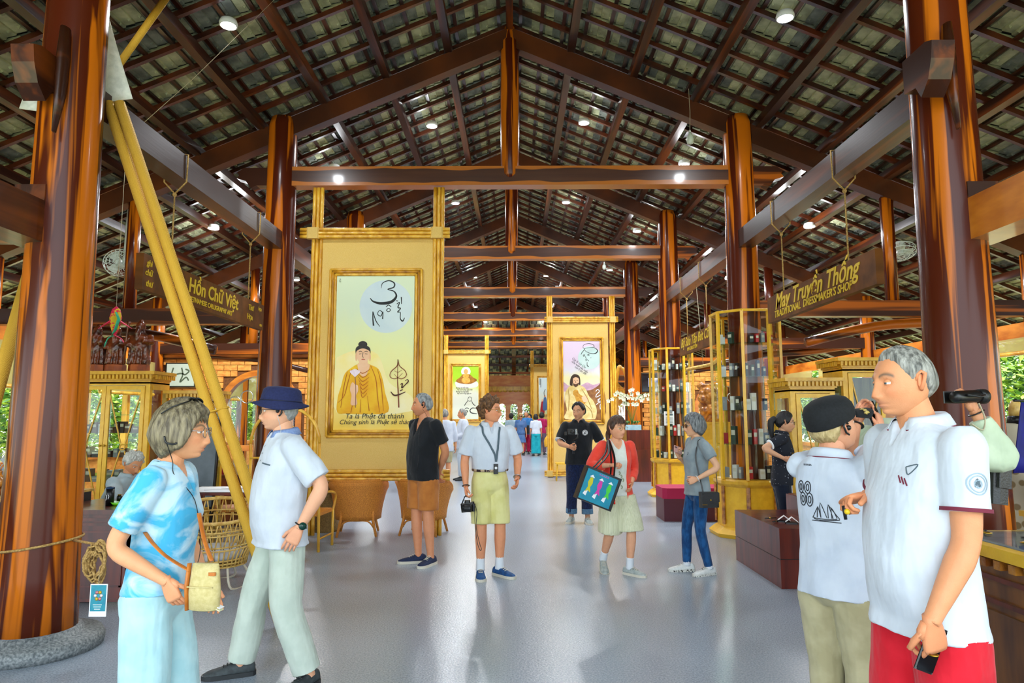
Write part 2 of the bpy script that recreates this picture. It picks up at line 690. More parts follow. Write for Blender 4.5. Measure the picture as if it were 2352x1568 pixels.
cells = []
for sg in (-1, 1):
    for i in range(32):
        for k in range(int((RY1 + EAVE - RY0) / .46)):
            x, y = .03 + .305 * i, RY0 + .1 + .46 * k
            if x > EAVE or y > eave_y(x):
                continue
            q = V((sg * x, y, zr(x))) - EYEP
            f = q.dot(AF)
            vis = f > 0 and abs(q.dot(AR)) < f * .77 and abs(q.dot(AU)) < f * .52
            cells.append((q.length if vis else 99, sg, x, y, 1 if (i % 3 == 2) != (tile_rng.random() < .12) else 0))
cells.sort()
rest = MB()
for n, (q, sg, x, y, mi) in enumerate(cells):
    if n < 300:
        b = MB()
        tile_into(b, sg, x, y, 0)
        b.build('roof_tile', m_tile_b if mi else m_tile, ceil)
    else:
        tile_into(rest, sg, x, y, mi)
for k in range(29):
    d = .33 * k
    a, b = RY1 + d, RY1 + d + .34
    n = max(1, int(2 * d / .25))
    for j in range(n):
        x = -d + j * .25
        rest.box((x + .12, (a + b) / 2, zr(d + .17) + .23), (.2, .36, .02), M.Rotation(-math.atan(SL), 3, 'X'), j % 2)
# the tiles close to a weather-tight skin above
for sg in (-1, 1):
    rest.add([(0, -3, RZ + .3), (sg * (EAVE + .1), -3, zr(EAVE) + .3), (sg * (EAVE + .1), RY1 + EAVE, zr(EAVE) + .3), (0, RY1, RZ + .3)], [(0, 1, 2, 3)], 1)  # unseen stretch ahead of the first tiles added to shade the entrance
rest.add([(0, RY1, RZ + .3), (EAVE, RY1 + EAVE, zr(EAVE) + .3), (-EAVE, RY1 + EAVE, zr(EAVE) + .3)], [(0, 1, 2)], 1)
tag(rest.build('tile_field', [m_tile, m_tile_b], ceil), kind='stuff')


def carved_end(mb, x, y, z, sg, ln, h, t):
    """scrolled beam nose along x"""
    poly = [(0, 0), (0, h), (ln * .8, h), (ln, h * .75), (ln * .93, h * .6), (ln, h * .4), (ln * .75, h * .25), (ln * .6, -.04), (ln * .45, .0)]
    if sg < 0:
        poly = [(-a, b) for a, b in poly][::-1]
    mt = M.Translation((x, y + t / 2, z)) @ M.Rotation(R(90), 4, 'X')
    mb.prism(poly, mt, t)


SIDE = {-1: 'left', 1: 'right'}
ORD = ['front', 'second', 'third', 'fourth', 'fifth', 'sixth', 'last']
for i, y in enumerate(TY):
    t = sthing('roof_truss', f'{ORD[i]} timber roof truss with tie beam, king post and sloping principal rafters', (0, y, 0))
    MB().b2((-3.2, -.1, 4.89), (3.2, .1, 5.17)).build('tie_beam', m_tie_beam, t)
    for sg in (-1, 1):
        mb = MB()
        carved_end(mb, sg * 3.4, 0, 4.9, sg, .52, .26, .16)
        mb.build('beam_nose', m_beam_x, t, fix=True)
        MB().bar((0, 0, RZ - .14), (sg * EAVE, 0, zr(EAVE) - .14), .18, .26).build('principal_rafter', m_princ, t)
        zt = 2.99 if sg > 0 else 2.9
        MB().b2((sg * 3.4, -.09, zt), (sg * 7.4, .09, zt + .22)).build('aisle_tie', m_beam_x, t)
        MB().tube([(sg * 5.4, 0, zt + .2), (sg * 5.4, 0, zr(5.4) - .2)], .09, 10).build('queen_post', m_col, t)
        MB().tube(spline([(sg * 4.2, .12, zt - .35), (sg * 5.2, .12, zt - .12), (sg * 6.2, .12, zt - .05), (sg * 7.3, .12, zt + .1)], 4), .07, 8).build('curved_brace', m_beam_x, t)
    MB().lathe([(.02, 4.985), (.1, 5.0), (.128, 5.06), (.135, 5.5), (.138, 6.3), (.132, 7.08), (.105, 7.12), (.1, 7.22), (.075, 7.32), (.02, 7.36)], n=20).build('king_post', m_col, t)
    for sg in (-1, 1):
        k = sthing('column', f'{ORD[i]} {SIDE[sg]} main column, a varnished tree trunk of brown and orange wood', (sg * COLX, y, 0))
        MB().lathe([(.265, .1), (.255, .5), (.24, 1.4), (.226, 2.6), (.215, 3.8), (.205, 5.0), (.2, 5.8), (.17, 5.92), (.02, 5.95)], n=32).build('shaft', m_col, k)
        MB().lathe([(.43, 0), (.44, .05), (.42, .09), (.31, .1), (.29, .14), (.02, .14)], n=32).build('stone_base', m_stone, k)
        if sg * i < 7:
            k = sthing('outer_column', f'{ORD[i]} {SIDE[sg]} outer post under the eave', (sg * OUTX, y, 0))
            MB().lathe([(.16, 0), (.15, 1.5), (.14, 3.2), (.135, zr(OUTX) - .02)], n=20).build('shaft', m_col, k)
        if i < NT - 1:
            k = sthing('beam', f'{ORD[i]} {SIDE[sg]} lengthwise beam joining two main columns', (sg * COLX, y, 0))
            MB().b2((-.1, .1, 3.94), (.1, BAY + .05, 4.19)).build('timber', m_beam_y, k)
            if i == 0:
                mb = MB()
                poly = [(0, 0), (0, .25), (.28, .25), (.36, .22), (.34, .1), (.29, -.03), (.2, -.12), (.14, -.02)]
                mb.prism(poly, M.Translation((-.08 - sg * .11, -.12, 3.96)) @ M.Rotation(R(-90), 4, 'Z') @ M.Rotation(R(90), 4, 'X'), .16)
                mb.build('carved_nose', m_beam_y, k, fix=True)
                MB().tube([(-sg * .1, -.27, 4.42), (-sg * .1, -.27, 4.2), (-sg * .1, -.28, 3.9), (-sg * .09, -.30, 3.62)], [.045, .06, .05, .02], 8, flat=.6).build('wedge_pin', m_beam_y, k)
for sg in (-1, 1):
    k = sthing('beam', f'low {SIDE[sg]} porch beam running from the front column towards the entrance', (sg * 3.42, 1.4, 2.84))
    MB().b2((-.13, 0, 0), (.13, 3.5, .3)).build('timber', m_orange if sg > 0 else m_beam_y, k)
    MB().box((sg * -.02, 3.42, .36), (.22, .2, .12)).build('wedge_block', m_beam_y, k)

# ------------------------------------------------------------------ open sides: plates, sills, posts, blinds
for sg in (-1, 1):
    nm = SIDE[sg]
    w = sthing('wall_' + nm, f'open {nm} side of the hall with a low timber parapet, posts and a top plate')
    x = sg * 7.5
    MB().b2((x - .06, 1.2, 2.72), (x + .06, 40, 2.95)).build('top_plate', m_orange, w)
    MB().b2((x - .09, 1.2, .86), (x + .09, 40, .95)).build('sill', m_orange, w)
    for i in range(16):
        y = 1.3 + i * 2.4
        MB().b2((x - .04, y + .03, .0), (x + .04, y + 2.34, .86)).build('parapet_panel', m_brick, w)
        MB().b2((x - .05, y - .05, .9), (x + .05, y + .05, 2.75)).build('post', m_bamboo, w)
    for i in range(7):
        y = 5.1 + i * 4.6
        drop = 2.06 if sg < 0 else 2.5
        b = thing('roll_blind', f'woven bamboo roll blind let down in the {ORD[min(i, 6)] if i < 7 else "rearmost"} opening of the {nm} side', 'blind', (sg * 7.36, y, drop), 0, 'bamboo roll blinds')
        if i > 5:
            b['label'] = f'woven bamboo roll blind far down the {nm} side, bay {ORD[6] if i == 6 else "behind the far wall"}'
        z = 2.72 - drop
        MB().b2((-.01, -2.1, 0), (.01, 2.1, z)).build('slat_sheet', m_blind, b)
        MB().tube([(0, -2.1, 0), (0, 2.1, 0)], .035, 8).build('roll', m_bamboo, b)


# ------------------------------------------------------------------ brick cross walls with arched doors
def brick_wall(name, x0, x1, y, H, ax, aw, at, label):
    w = sthing(name, label)
    asp = at - aw
    arc = [(ax + aw * math.cos(PI * k / 16), asp + aw * math.sin(PI * k / 16)) for k in range(17)]
    poly = [(x0, 0), (ax - aw, 0)] + arc[::-1] + [(ax + aw, 0), (x1, 0), (x1, H), (x0, H)]
    mb = MB()
    mb.prism(poly, M.Translation((0, y + .12, 0)) @ M.Rotation(R(90), 4, 'X'), .12)
    mb.build('mortar_core', m_mortar, w, fix=True)
    bw, bh = .285, .122
    me = MB().box((0, 0, 0), (bw - .012, .03, bh - .012), ch=0).mesh('brick')
    me.materials.append(m_brick)
    mh = MB().box((0, 0, 0), (bw / 2 - .012, .03, bh - .012)).mesh('half_brick')
    mh.materials.append(m_brick)
    rr = random.Random(5)
    for r in range(int(H / bh)):
        z = bh * (r + .5)
        for k in range(int((x1 - x0) / bw) + 1):
            x = x0 + bw * (k + (.5 if r % 2 else 0)) + bw / 2
            if x + bw / 2 > x1 + .02:
                continue

            def clear(xx, hw):
                for dx in (-hw, hw):
                    for dz in (-.06, .06):
                        a, b = xx + dx - ax, z + dz
                        if (b < asp and abs(a) < aw + .02) or (b >= asp and math.hypot(a, b - asp) < aw + .02):
                            return False
                return True
            if clear(x, bw / 2):
                o = link('brick', me, w, (x, y - .012 - rr.uniform(0, .006), z))
            elif clear(x - bw / 4, bw / 4):
                link('brick', mh, w, (x - bw / 4, y - .012, z))
            elif clear(x + bw / 4, bw / 4):
                link('brick', mh, w, (x + bw / 4, y - .012, z))
    MB().b2((x0, y - .05, H), (x1, y + .14, H + .08)).build('wall_cap', m_orange, w)
    return arc, asp


def arch_door(name, y, ax, aw, at, label):
    d = sthing(name, label)
    asp = at - aw

    def hoop(r0, r1, th, nm, m):
        mb = MB()
        out = [(ax + r1 * math.cos(PI * k / 20), asp + r1 * math.sin(PI * k / 20)) for k in range(21)]
        inn = [(ax + r0 * math.cos(PI * k / 20), asp + r0 * math.sin(PI * k / 20)) for k in range(21)]
        poly = [(ax + r1, 0)] + out + [(ax - r1, 0), (ax - r0, 0)] + inn[::-1] + [(ax + r0, 0)]
        mb.prism(poly, M.Translation((0, y + th / 2, 0)) @ M.Rotation(R(90), 4, 'X'), th)
        mb.build(nm, m, d, fix=True)
    hoop(aw - .1, aw + .02, .18, 'arch_frame', m_orange)
    MB().b2((ax - .09, y - .06, .05), (ax + .09, y + .06, at - .04)).build('centre_stile', m_orange, d)
    MB().b2((ax - aw, y - .05, .9), (ax + aw, y + .05, 1.02)).build('mid_rail', m_orange, d)
    MB().b2((ax - aw, y - .05, .03), (ax + aw, y + .05, .3)).build('bottom_rail', m_orange, d)
    for s in (-1, 1):
        MB().tube([(ax + s * .3 + .13 * math.cos(a * PI / 8), y, asp + .32 + .13 * math.sin(a * PI / 8)) for a in range(16)], .012, 6, closed=True).build('scroll_ring', m_steel, d)
        MB().tube([(ax + s * .55 + .13 * math.cos(a * PI / 8), y, asp + .2 + .13 * math.sin(a * PI / 8)) for a in range(16)], .012, 6, closed=True).build('scroll_ring', m_steel, d)
    pts = [(ax + (aw - .08) * math.cos(PI * k / 20), asp + (aw - .08) * math.sin(PI * k / 20)) for k in range(21)]
    MB().prism([(ax - aw + .08, .05), (ax + aw - .08, .05)] + pts, M.Translation((0, y, 0)) @ M.Rotation(R(90), 4, 'X'), .008).build('glass_pane', m_glass, d, fix=True)


brick_wall('wall_back_left', -7.3, -3.5, 14.25, 2.84, -5.25, .86, 2.56, 'orange brick cross wall in the left aisle with an arched glazed door')
arch_door('door_1', 14.32, -5.25, .86, 2.56, 'arched timber door with glass panes in the left brick wall')
brick_wall('wall_back_right', 3.45, 7.3, 18.85, 2.95, 5.75, .75, 2.55, 'orange brick cross wall in the right aisle with an arched glazed door')
arch_door('door_2', 18.92, 5.75, .75, 2.55, 'arched timber door with glass panes in the right brick wall')

# far end wall with arched windows
w = sthing('wall_far', 'orange timber end wall with a row of small arched windows')
MB().b2((-7.5, 40, 0), (7.5, 40.12, .8)).build('dado', m_board_lit, w)
poly = [(-7.5, 4.0), (-7.5, .8)]
wx = [-6.3 + .7 * k for k in range(19)]
for x in wx:
    poly += [(x - .21, .8)] + [(x - .21 * math.cos(PI * k / 8), 2.14 + .21 * math.sin(PI * k / 8)) for k in range(9)] + [(x + .21, .8)]
poly += [(7.5, .8), (7.5, 4.0)]
mb = MB()
mb.prism(poly, M.Translation((0, 40.12, 0)) @ M.Rotation(R(90), 4, 'X'), .12)
mb.build('upper_boarding', m_board_lit, w, fix=True)
for k in range(5):
    MB().b2((-7.5, 39.96, 2.5 + k * .15), (7.5, 40, 2.64 + k * .15)).build('board', m_board_lit, w)
mb = MB()
for k in range(50):
    mb.lathe([(.15, -.01), (.15, .01)], (0, 0, 0), 10)
    for j in range(20):
        mb.v[-1 - j] = V((mb.v[-1 - j].x - 7.4 + k * .3, 39.9 + mb.v[-1 - j].z, 3.12 + mb.v[-1 - j].y * .7))
mb.b2((-7.5, 39.88, 3.12), (7.5, 39.93, 3.35))
tag(mb.build('scalloped_trim', m_bamboo, w), kind='stuff')
for n, x in enumerate(wx):
    f = sthing(f'window_{n + 1}', 'small arched window with a thin leaded frame in the far end wall', (x, 40.06, .8))
    mb = MB()
    for q in (-.07, .07):
        mb.b2((q - .008, -.01, 0), (q + .008, .01, 1.45))
    for q in range(5):
        mb.b2((-.2, -.01, .25 * q + .1), (.2, .01, .25 * q + .12))
    mb.build('muntins', m_dark, f)
    MB().b2((-.2, .015, 0), (.2, .02, 1.5)).build('pane', m_glass, f)


# ------------------------------------------------------------------ garden outside
def crown_mesh(seed, rx, rz, n, m):
    rr = random.Random(seed)
    mb = MB()
    for _ in range(n):
        d = V((rr.gauss(0, 1), rr.gauss(0, 1), rr.gauss(0, 1))).normalized() * (.55 + .45 * rr.random())
        p = V((d.x * rx, d.y * rx, d.z * rz)) * (1 + .25 * noise.noise(d * 2.3 + V((seed, 0, 0))))
        a = V((rr.uniform(-1, 1), rr.uniform(-1, 1), rr.uniform(-.6, .6))).normalized()
        b = a.cross(V((rr.uniform(-1, 1), rr.uniform(-1, 1), 1))).normalized()
        s = rr.uniform(.07, .15)
        mb.add([p - a * s, p + b * s * .45, p + a * s, p - b * s * .45], [(0, 1, 2, 3)], rr.random() < .42)
    me = mb.mesh('crown')
    me.materials.append(m)
    me.materials.append(m_leafd)
    return me


crowns = [crown_mesh(k, 1.5, 1.7, 3600, m_leaf) for k in range(3)]
tr = random.Random(11)
spots = []
for sg in (-1, 1):
    for k in range(9):
        spots.append((sg * tr.uniform(12.6, 13.8), 5 + k * 4.4, tr.uniform(.85, 1.1)))
    for k in range(5):
        spots.append((sg * tr.uniform(18.5, 20), 6 + k * 9, 1.5))
for k in range(5):
    spots.append((-8 + k * 4.4, 45, 1.1))
for n, (x, y, s) in enumerate(spots):
    t = thing('garden_tree', f'bright leafy garden tree outside {"the left side" if x < -8.5 else "the right side" if x > 8.5 else "the far wall"}, row position {n + 1}', 'tree', (x, y, -.1), tr.uniform(0, 6), 'garden trees around the hall')
    side = 'left' if x < -8.5 else 'right'
    t['label'] = ('bright leafy garden tree behind the far end wall' if abs(x) <= 8.5 else
                  f'bright leafy garden tree seen through the open {side} side of the hall')
    t['group'] = t['label'][len('bright leafy '):]
    t.scale = (s, s, s)
    MB().tube([(0, 0, 0), (.05, 0, .9), (-.03, .05, 1.8)], [.1, .08, .05], 8).build('trunk', m_bark, t)
    k = link('crown', crowns[n % 3], t, (0, 0, 1.9))
    tag(k, kind='stuff')

# ------------------------------------------------------------------ lamps
DL = [(525, 50), (1803, 33), (992, 284), (1341, 277), (768, 382), (1571, 372), (550, 485), (1046, 463), (1300, 461), (1463, 527), (690, 747),
      (1090, 634), (1254, 631), (1400, 617), (1623, 600), (1790, 470), (1500, 700), (1160, 745), (930, 460)]
ADDED_DL = [(s * x, Y0 + BAY * (i + .5)) for i, x in ((3, 1.7), (4, 1.7), (5, 1.7), (1, 5.3), (2, 5.3), (4, 5.3), (6, 1.5)) for s in (-1, 1)]  # extra downlights, added for more light in the far bays and aisles
SEEN = {}
for n, (px, py) in enumerate(DL[:17] + ADDED_DL):
    d = ray(px, py) if n < 17 else V((px, py, zr(px) - .02 - EYE))
    sg = 1 if d.x > 0 else -1
    # under the slope: z = RZ - .2 - SL*|x|
    t = (RZ - .02 - EYE - SL * sg * CX) / (d.z + SL * sg * d.x)
    q = EYEP + d * t if n < 17 else V((px, py, zr(px) - .02))
    hor = 'left' if q.x < 0 else 'right'
    l = thing('downlight', f'round white lit downlight under the {hor} roof slope, number {n}', 'ceiling light', q, 0, 'downlights under the roof')
    SEEN.setdefault(hor, []).append((q.y, abs(q.x), l))
    MB().lathe([(.02, .02), (.085, .02), (.098, -.02), (.094, -.05), (.082, -.05)], n=20, cap=False).build('housing', m_white, l)
    MB().lathe([(.082, -.05), (.06, -.055), (.01, -.057)], n=20, cap=True).build('lamp_face', m_lamp, l)
    li = bpy.data.lights.new('lamp_light', 'SPOT')
    li.energy = 150 if n < 6 else 200 if n < 17 else 330
    li.spot_size = R(165)
    li.spot_blend = .6
    li.color = (.92, .96, 1)
    li.shadow_soft_size = .08
    lo = bpy.data.objects.new('lamp_light', li)
    COL.objects.link(lo)
    lo.parent = l
    lo.location = (0, 0, -.10)
    if n >= 2:  # added point light under each lamp, upward fill for the roof
        l2 = bpy.data.lights.new('roof_fill', 'POINT')
        l2.energy = 9 if n < 6 else 16
        l2.color = (.92, .96, 1)
        l2.shadow_soft_size = .09
        g2 = bpy.data.objects.new('roof_fill', l2)
        COL.objects.link(g2)
        g2.parent = l
        g2.location = (0, 0, -.16)

for hor, ls in SEEN.items():  # the count runs through the added downlights as well
    for k, (_, _, l) in enumerate(sorted(ls, key=lambda z_: (z_[0], z_[1]))):
        l['label'] = f"lit round downlight under the {hor} roof slope, {['nearest', 'second', 'third', 'fourth', 'fifth', 'sixth', 'seventh', 'eighth', 'ninth', 'tenth', 'eleventh', 'twelfth', 'thirteenth', 'fourteenth', 'fifteenth', 'sixteenth', 'seventeenth', 'eighteenth', 'nineteenth'][k]} from the entrance"
# ------------------------------------------------------------------ things in the hall
def flatmat(name, h, h2=None, s=(3, 3, 3)):
    return mat('paint ' + name, h, h2, s, rough=.75)


def gradmat(name, stops):
    """painted ground: colours blended up the sheet"""
    m = bpy.data.materials.new(name)
    m.use_nodes = True
    N, L = m.node_tree.nodes, m.node_tree.links
    b = N['Principled BSDF']
    b.inputs['Roughness'].default_value = .6
    tc = N.new('ShaderNodeTexCoord')
    sp = N.new('ShaderNodeSeparateXYZ')
    nz = N.new('ShaderNodeTexNoise')
    nz.inputs['Scale'].default_value = 3
    ad = N.new('ShaderNodeMath')
    ad.operation = 'MULTIPLY_ADD'
    ad.inputs[1].default_value = .3
    L.new(tc.outputs['Generated'], sp.inputs[0])
    L.new(tc.outputs['Generated'], nz.inputs['Vector'])
    L.new(nz.outputs[0], ad.inputs[0])
    L.new(sp.outputs[2], ad.inputs[2])
    rp = N.new('ShaderNodeValToRGB')
    el = rp.color_ramp.elements
    for i, (p, h) in enumerate(stops):
        e = el[i] if i < 2 else el.new(p)
        e.position = p + .15
        e.color = c(h)
    L.new(ad.outputs[0], rp.inputs[0])
    L.new(rp.outputs[0], b.inputs['Base Color'])
    return m


def bundle(mb, a, b, r, w, n=3):
    """n parallel bamboo poles with nodes"""
    a, b = V(a), V(b)
    d = (b - a).normalized()
    s = d.cross(V((0, 1, 0))).normalized()
    for i in range(n):
        o = s * (w * (i - (n - 1) / 2))
        k = max(3, int((b - a).length / .13))
        pts, rs = [], []
        off = random.random()
        for j in range(k + 1):
            t = j / k
            p = a.lerp(b, t) + o
            if 0 < j < k:
                t = min(.999, max(.001, (j + off * .7 - .35) / k))
                p = a.lerp(b, t) + o
                pts += [p - d * .012, p, p + d * .012]
                rs += [r, r * 1.1, r]
            else:
                pts.append(p)
                rs.append(r)
        mb.tube(pts, rs, 8)


class Panel:
    def __init__(s, label, Y, pl, pr, rail_t, rail_b, ext, mat_l, mat_r, fr, pic, ground, cat='painting'):
        """all picture-plane figures are read at depth Y; everything is built on that upright plane"""
        s.Y = Y
        s.loc = V((P((pl + pr) / 2, 1000, Y).x, Y, 0))
        t = s.t = thing('painting_stand', label, cat, s.loc)
        q = lambda px, py, dy=0: P(px, py, Y) - s.loc + V((0, dy, 0))
        s.q = q
        k = Y / FPX
        pw = (pr - pl) * k
        r = .027
        for px in (pl, pr):
            x = q(px, 800).x
            for i in range(3):
                mb = MB()
                bundle(mb, (x + (i - 1) * .054, 0, 0), (x + (i - 1) * .054, 0, 4.87), r, 0, 1)
                mb.build('bamboo_post', m_bamboo, t)
        for py in (rail_t, rail_b):
            z = q(1000, py).z
            for i in range(3):
                mb = MB()
                bundle(mb, (q(pl - ext, py).x, -.055, z + (i - 1) * .052), (q(pr + ext, py).x, -.055, z + (i - 1) * .052), .026, 0, 1)
                mb.build('bamboo_rail', m_bamboo, t)
            for px in (pl, pr):
                MB().box((q(px, py).x, -.05, z), (.175, .085, .16), ch=.02).build('cane_lashing', m_mattan, t)
        a, b = q(mat_l, rail_t), q(mat_r, rail_b)
        MB().b2((a.x, .0, b.z), (b.x, .02, a.z)).build('straw_mat', m_mattan, t)
        a, b = q(fr[0], fr[1]), q(fr[2], fr[3])
        i0, i1 = q(pic[0], pic[1]), q(pic[2], pic[3])
        for j in range(3):
            w = (i0.x - a.x) / 3
            u0, u1 = a.x + w * (j + .5), b.x - w * (j + .5)
            z1, z0 = a.z - w * (j + .5), b.z + w * (j + .5)
            for (p0, p1) in (((u0, z0), (u0, z1)), ((u1, z0), (u1, z1)), ((u0, z0), (u1, z0)), ((u0, z1), (u1, z1))):
                mb = MB()
                bundle(mb, (p0[0], -.02, p0[1]), (p1[0], -.02, p1[1]), w * .56, 0, 1)
                mb.build('frame_strip', m_bambs if j % 2 else m_bamboo, t)
        s.pic = MB().b2((i0.x, -.018, i1.z), (i1.x, 0, i0.z)).build('painted_sheet', ground, t)
        s.lay = .0185

    def fn(s, sc_, ox, oy):
        s.lay += .0006
        L = s.lay
        return lambda x, y: s.q(x / sc_ + ox, y / sc_ + oy, -L)

    def poly(s, name, pts, m, z, smooth=True):
        f = s.fn(*z)
        pts = spline(list(pts) + [pts[0]], 4)[:-1] if smooth else pts
        v = [f(x, y) for x, y in pts]
        mb = MB().add(v, [tuple(range(len(v)))])
        return mb.build(name, m, s.pic)

    def disc(s, name, cx, cy, r, m, z, ry=None):
        ry = ry or r
        return s.poly(name, [(cx + r * math.cos(2 * PI * k / 36), cy + ry * math.sin(2 * PI * k / 36)) for k in range(36)], m, z, False)

    def strokes(s, name, ss, w, m, z):
        f = s.fn(*z)
        mb = MB()
        for q in ss:
            ribbon2(mb, q, w, fn=f)
        return mb.build(name, m, s.pic)

    def text(s, name, body, px, py, h, m, rot=0, shear=.25, sx=.9):
        p = s.q(px, py, -s.lay - .001)
        mt = M.Translation(p) @ M.Rotation(rot, 4, 'Y') @ M.Rotation(R(90), 4, 'X')
        return text(name, body, h * s.Y / FPX * 1.35, mt, m, s.pic, ext=.0004, shear=shear, sx=sx, off=.0)


ink = m_ink
# --- the tall stand with the robed figure and lotus
z1 = (2.613, 600, 400)
p1 = Panel('tall bamboo stand with a painting of an orange-robed Buddha holding a lotus', 9.5, 721.5, 1005, 537, 1090, 29, 736, 992, (758, 617, 967, 1005), (775, 633, 948, 988),
           gradmat('buddha ground', [(0, '#f0c84a'), (.18, '#f2dd86'), (.5, '#e4e6a4'), (.8, '#d6e2c0')]))
p1.disc('painted_moon', 750, 795, 158, flatmat('moon', '#c6d6dc', '#d2dfe0'), z1)
p1.strokes('brush_letters', [[(722, 686, .3), (730, 655, .6), (768, 640, .8), (800, 655, 1), (796, 680, 1), (760, 692, .6), (798, 704, .9), (812, 735, 1.5), (780, 768, 2.2), (720, 776, 2), (675, 765, 1.2), (656, 745, .6)]], 8, ink, z1)
p1.strokes('brush_letters', [[(672, 825, .8), (672, 870, 1), (676, 910, 1.4)], [(672, 825, .6), (690, 880, .8), (714, 915, .4)], [(730, 830, .8), (712, 818, .5), (700, 840, .6), (720, 852, .8), (732, 826, .6), (730, 870, 1)], [(752, 818, .6), (765, 806, .6), (778, 816, .6), (765, 826, .6), (752, 818, .6)], [(750, 798, .6), (766, 786, .8), (782, 798, .6)],
                             [(842, 738, 1), (843, 780, .6)], [(812, 760, 1), (822, 762, .6)], [(815, 780, .7), (832, 770, .7), (822, 800, 1), (838, 806, .8), (820, 828, .9), (836, 830, .7), (836, 866, .8), (850, 882, 1.2), (862, 862, .5)]], 7, ink, z1)
robe = flatmat('saffron robe', '#e3a112', '#efc028', (5, 5, 5))
fold = flatmat('rust folds', '#b8660e')
sk = flatmat('warm skin', '#e8b48a', '#f0c4a0')
p1.poly('painted_halo_glow', [(455, 1100), (560, 1060), (700, 1080), (770, 1250), (900, 1330), (908, 1420), (456, 1430)], flatmat('pale glow', '#f3e08a', '#f5e9b8'), z1)
p1.poly('painted_robe', [(560, 1150), (612, 1128), (660, 1145), (706, 1170), (730, 1230), (745, 1310), (764, 1425), (640, 1440), (520, 1436), (458, 1428), (462, 1340), (482, 1270), (505, 1195)], robe, z1)
p1.poly('painted_chest', [(578, 1140), (650, 1140), (640, 1190), (618, 1215), (590, 1192)], sk, z1)
p1.poly('painted_neck', [(594, 1100), (634, 1100), (638, 1150), (590, 1150)], sk, z1)
p1.disc('painted_face', 613, 1078, 40, sk, z1, 58)
hairm = flatmat('painted black hair', '#2c2a28', '#3a3634', (40, 40, 40))
p1.poly('painted_hair', [(570, 1082), (568, 1055), (578, 1035), (612, 1024), (646, 1035), (658, 1055), (656, 1082), (650, 1060), (612, 1046), (577, 1060)], hairm, z1)
p1.disc('painted_topknot', 612, 1022, 27, hairm, z1, 20)
p1.disc('painted_ear', 573, 1098, 6, sk, z1, 24)
p1.disc('painted_ear', 654, 1098, 6, sk, z1, 24)
p1.strokes('painted_features', [[(588, 1066), (600, 1062), (608, 1068)], [(620, 1068), (632, 1062), (642, 1066)], [(590, 1080), (604, 1078)], [(624, 1078), (640, 1080)], [(614, 1070), (611, 1096), (618, 1098)]], 3, hairm, z1)
p1.strokes('painted_lips', [[(604, 1113, .7), (614, 1111, 1.2), (626, 1113, .7)]], 6, flatmat('lips', '#b85848'), z1)
fd = []
for k in range(7):
    fd.append([(575 + 4 * k, 1165 + 22 * k, .4), (610, 1195 + 24 * k, 1), (655 - 3 * k, 1170 + 24 * k, .5)])
fd += [[(660, 1150, .5), (690, 1230, 1), (700, 1330, 1), (712, 1430, .5)], [(700, 1170, .4), (722, 1260, .9), (735, 1420, .6)], [(520, 1185, .4), (500, 1270, 1), (480, 1400, .6)], [(545, 1170, .4), (520, 1260, 1), (500, 1330, .7), (462, 1372, .4)], [(640, 1330, .4), (650, 1420, 1)], [(600, 1350, .4), (596, 1430, 1)], [(560, 1340, .5), (540, 1430, .9)]]
p1.strokes('robe_folds', fd, 5, fold, z1)
p1.poly('painted_hand', [(540, 1262), (552, 1248), (566, 1262), (582, 1268), (584, 1300), (572, 1330), (578, 1380), (540, 1382), (545, 1330), (536, 1296)], sk, z1)
p1.strokes('painted_stem', [[(566, 1215), (570, 1290), (568, 1400)]], 4, flatmat('stem', '#8a5a4a'), z1)
for a in range(-3, 4):
    p1.poly('painted_petal', [(566, 1218), (566 + a * 7 - 8, 1190), (566 + a * 9, 1166 + abs(a) * 4), (566 + a * 7 + 8, 1190)], flatmat('lotus', '#e6cdd8', '#f2e4ea', (20, 20, 20)), z1)
p1.strokes('painted_leaf_outline', [[(823, 1112), (818, 1150, 1.2), (782, 1185), (776, 1215), (800, 1228), (822, 1222), (845, 1228), (872, 1210), (866, 1180), (832, 1150), (823, 1112)], [(822, 1130, .5), (820, 1230, 1), (824, 1300, 1.6), (828, 1400, 1.6)], [(822, 1222, .4), (800, 1200, .6)], [(822, 1222, .4), (850, 1195, .6)], [(822, 1190, .4), (800, 1180, .5)], [(822, 1190, .4), (846, 1176, .5)]], 4.5, flatmat('leaf brown', '#7c3a22'), z1)
p1.strokes('painted_leaf_letters', [[(780, 1305, .6), (800, 1326, 1.2), (830, 1322, 1), (868, 1306, .5)], [(838, 1262, .7), (850, 1256, .8), (846, 1282, 1), (862, 1268, .6), (884, 1245, .9), (880, 1232, .5), (866, 1240, .5)], [(836, 1300, .8), (852, 1292, .7)]], 8, flatmat('letter brown', '#4c2618'), z1)
p1.text('caption', 'Ta là Phật đã thành', 793, 961, 12.5, ink, sx=1.0)
p1.text('caption', 'Chúng sinh là Phật sẽ thành', 780, 974, 11, ink, sx=1.0)
p1.text('side_caption', 'Phật', 781, 640, 4, flatmat('grey ink', '#6a6e64'), rot=R(90))

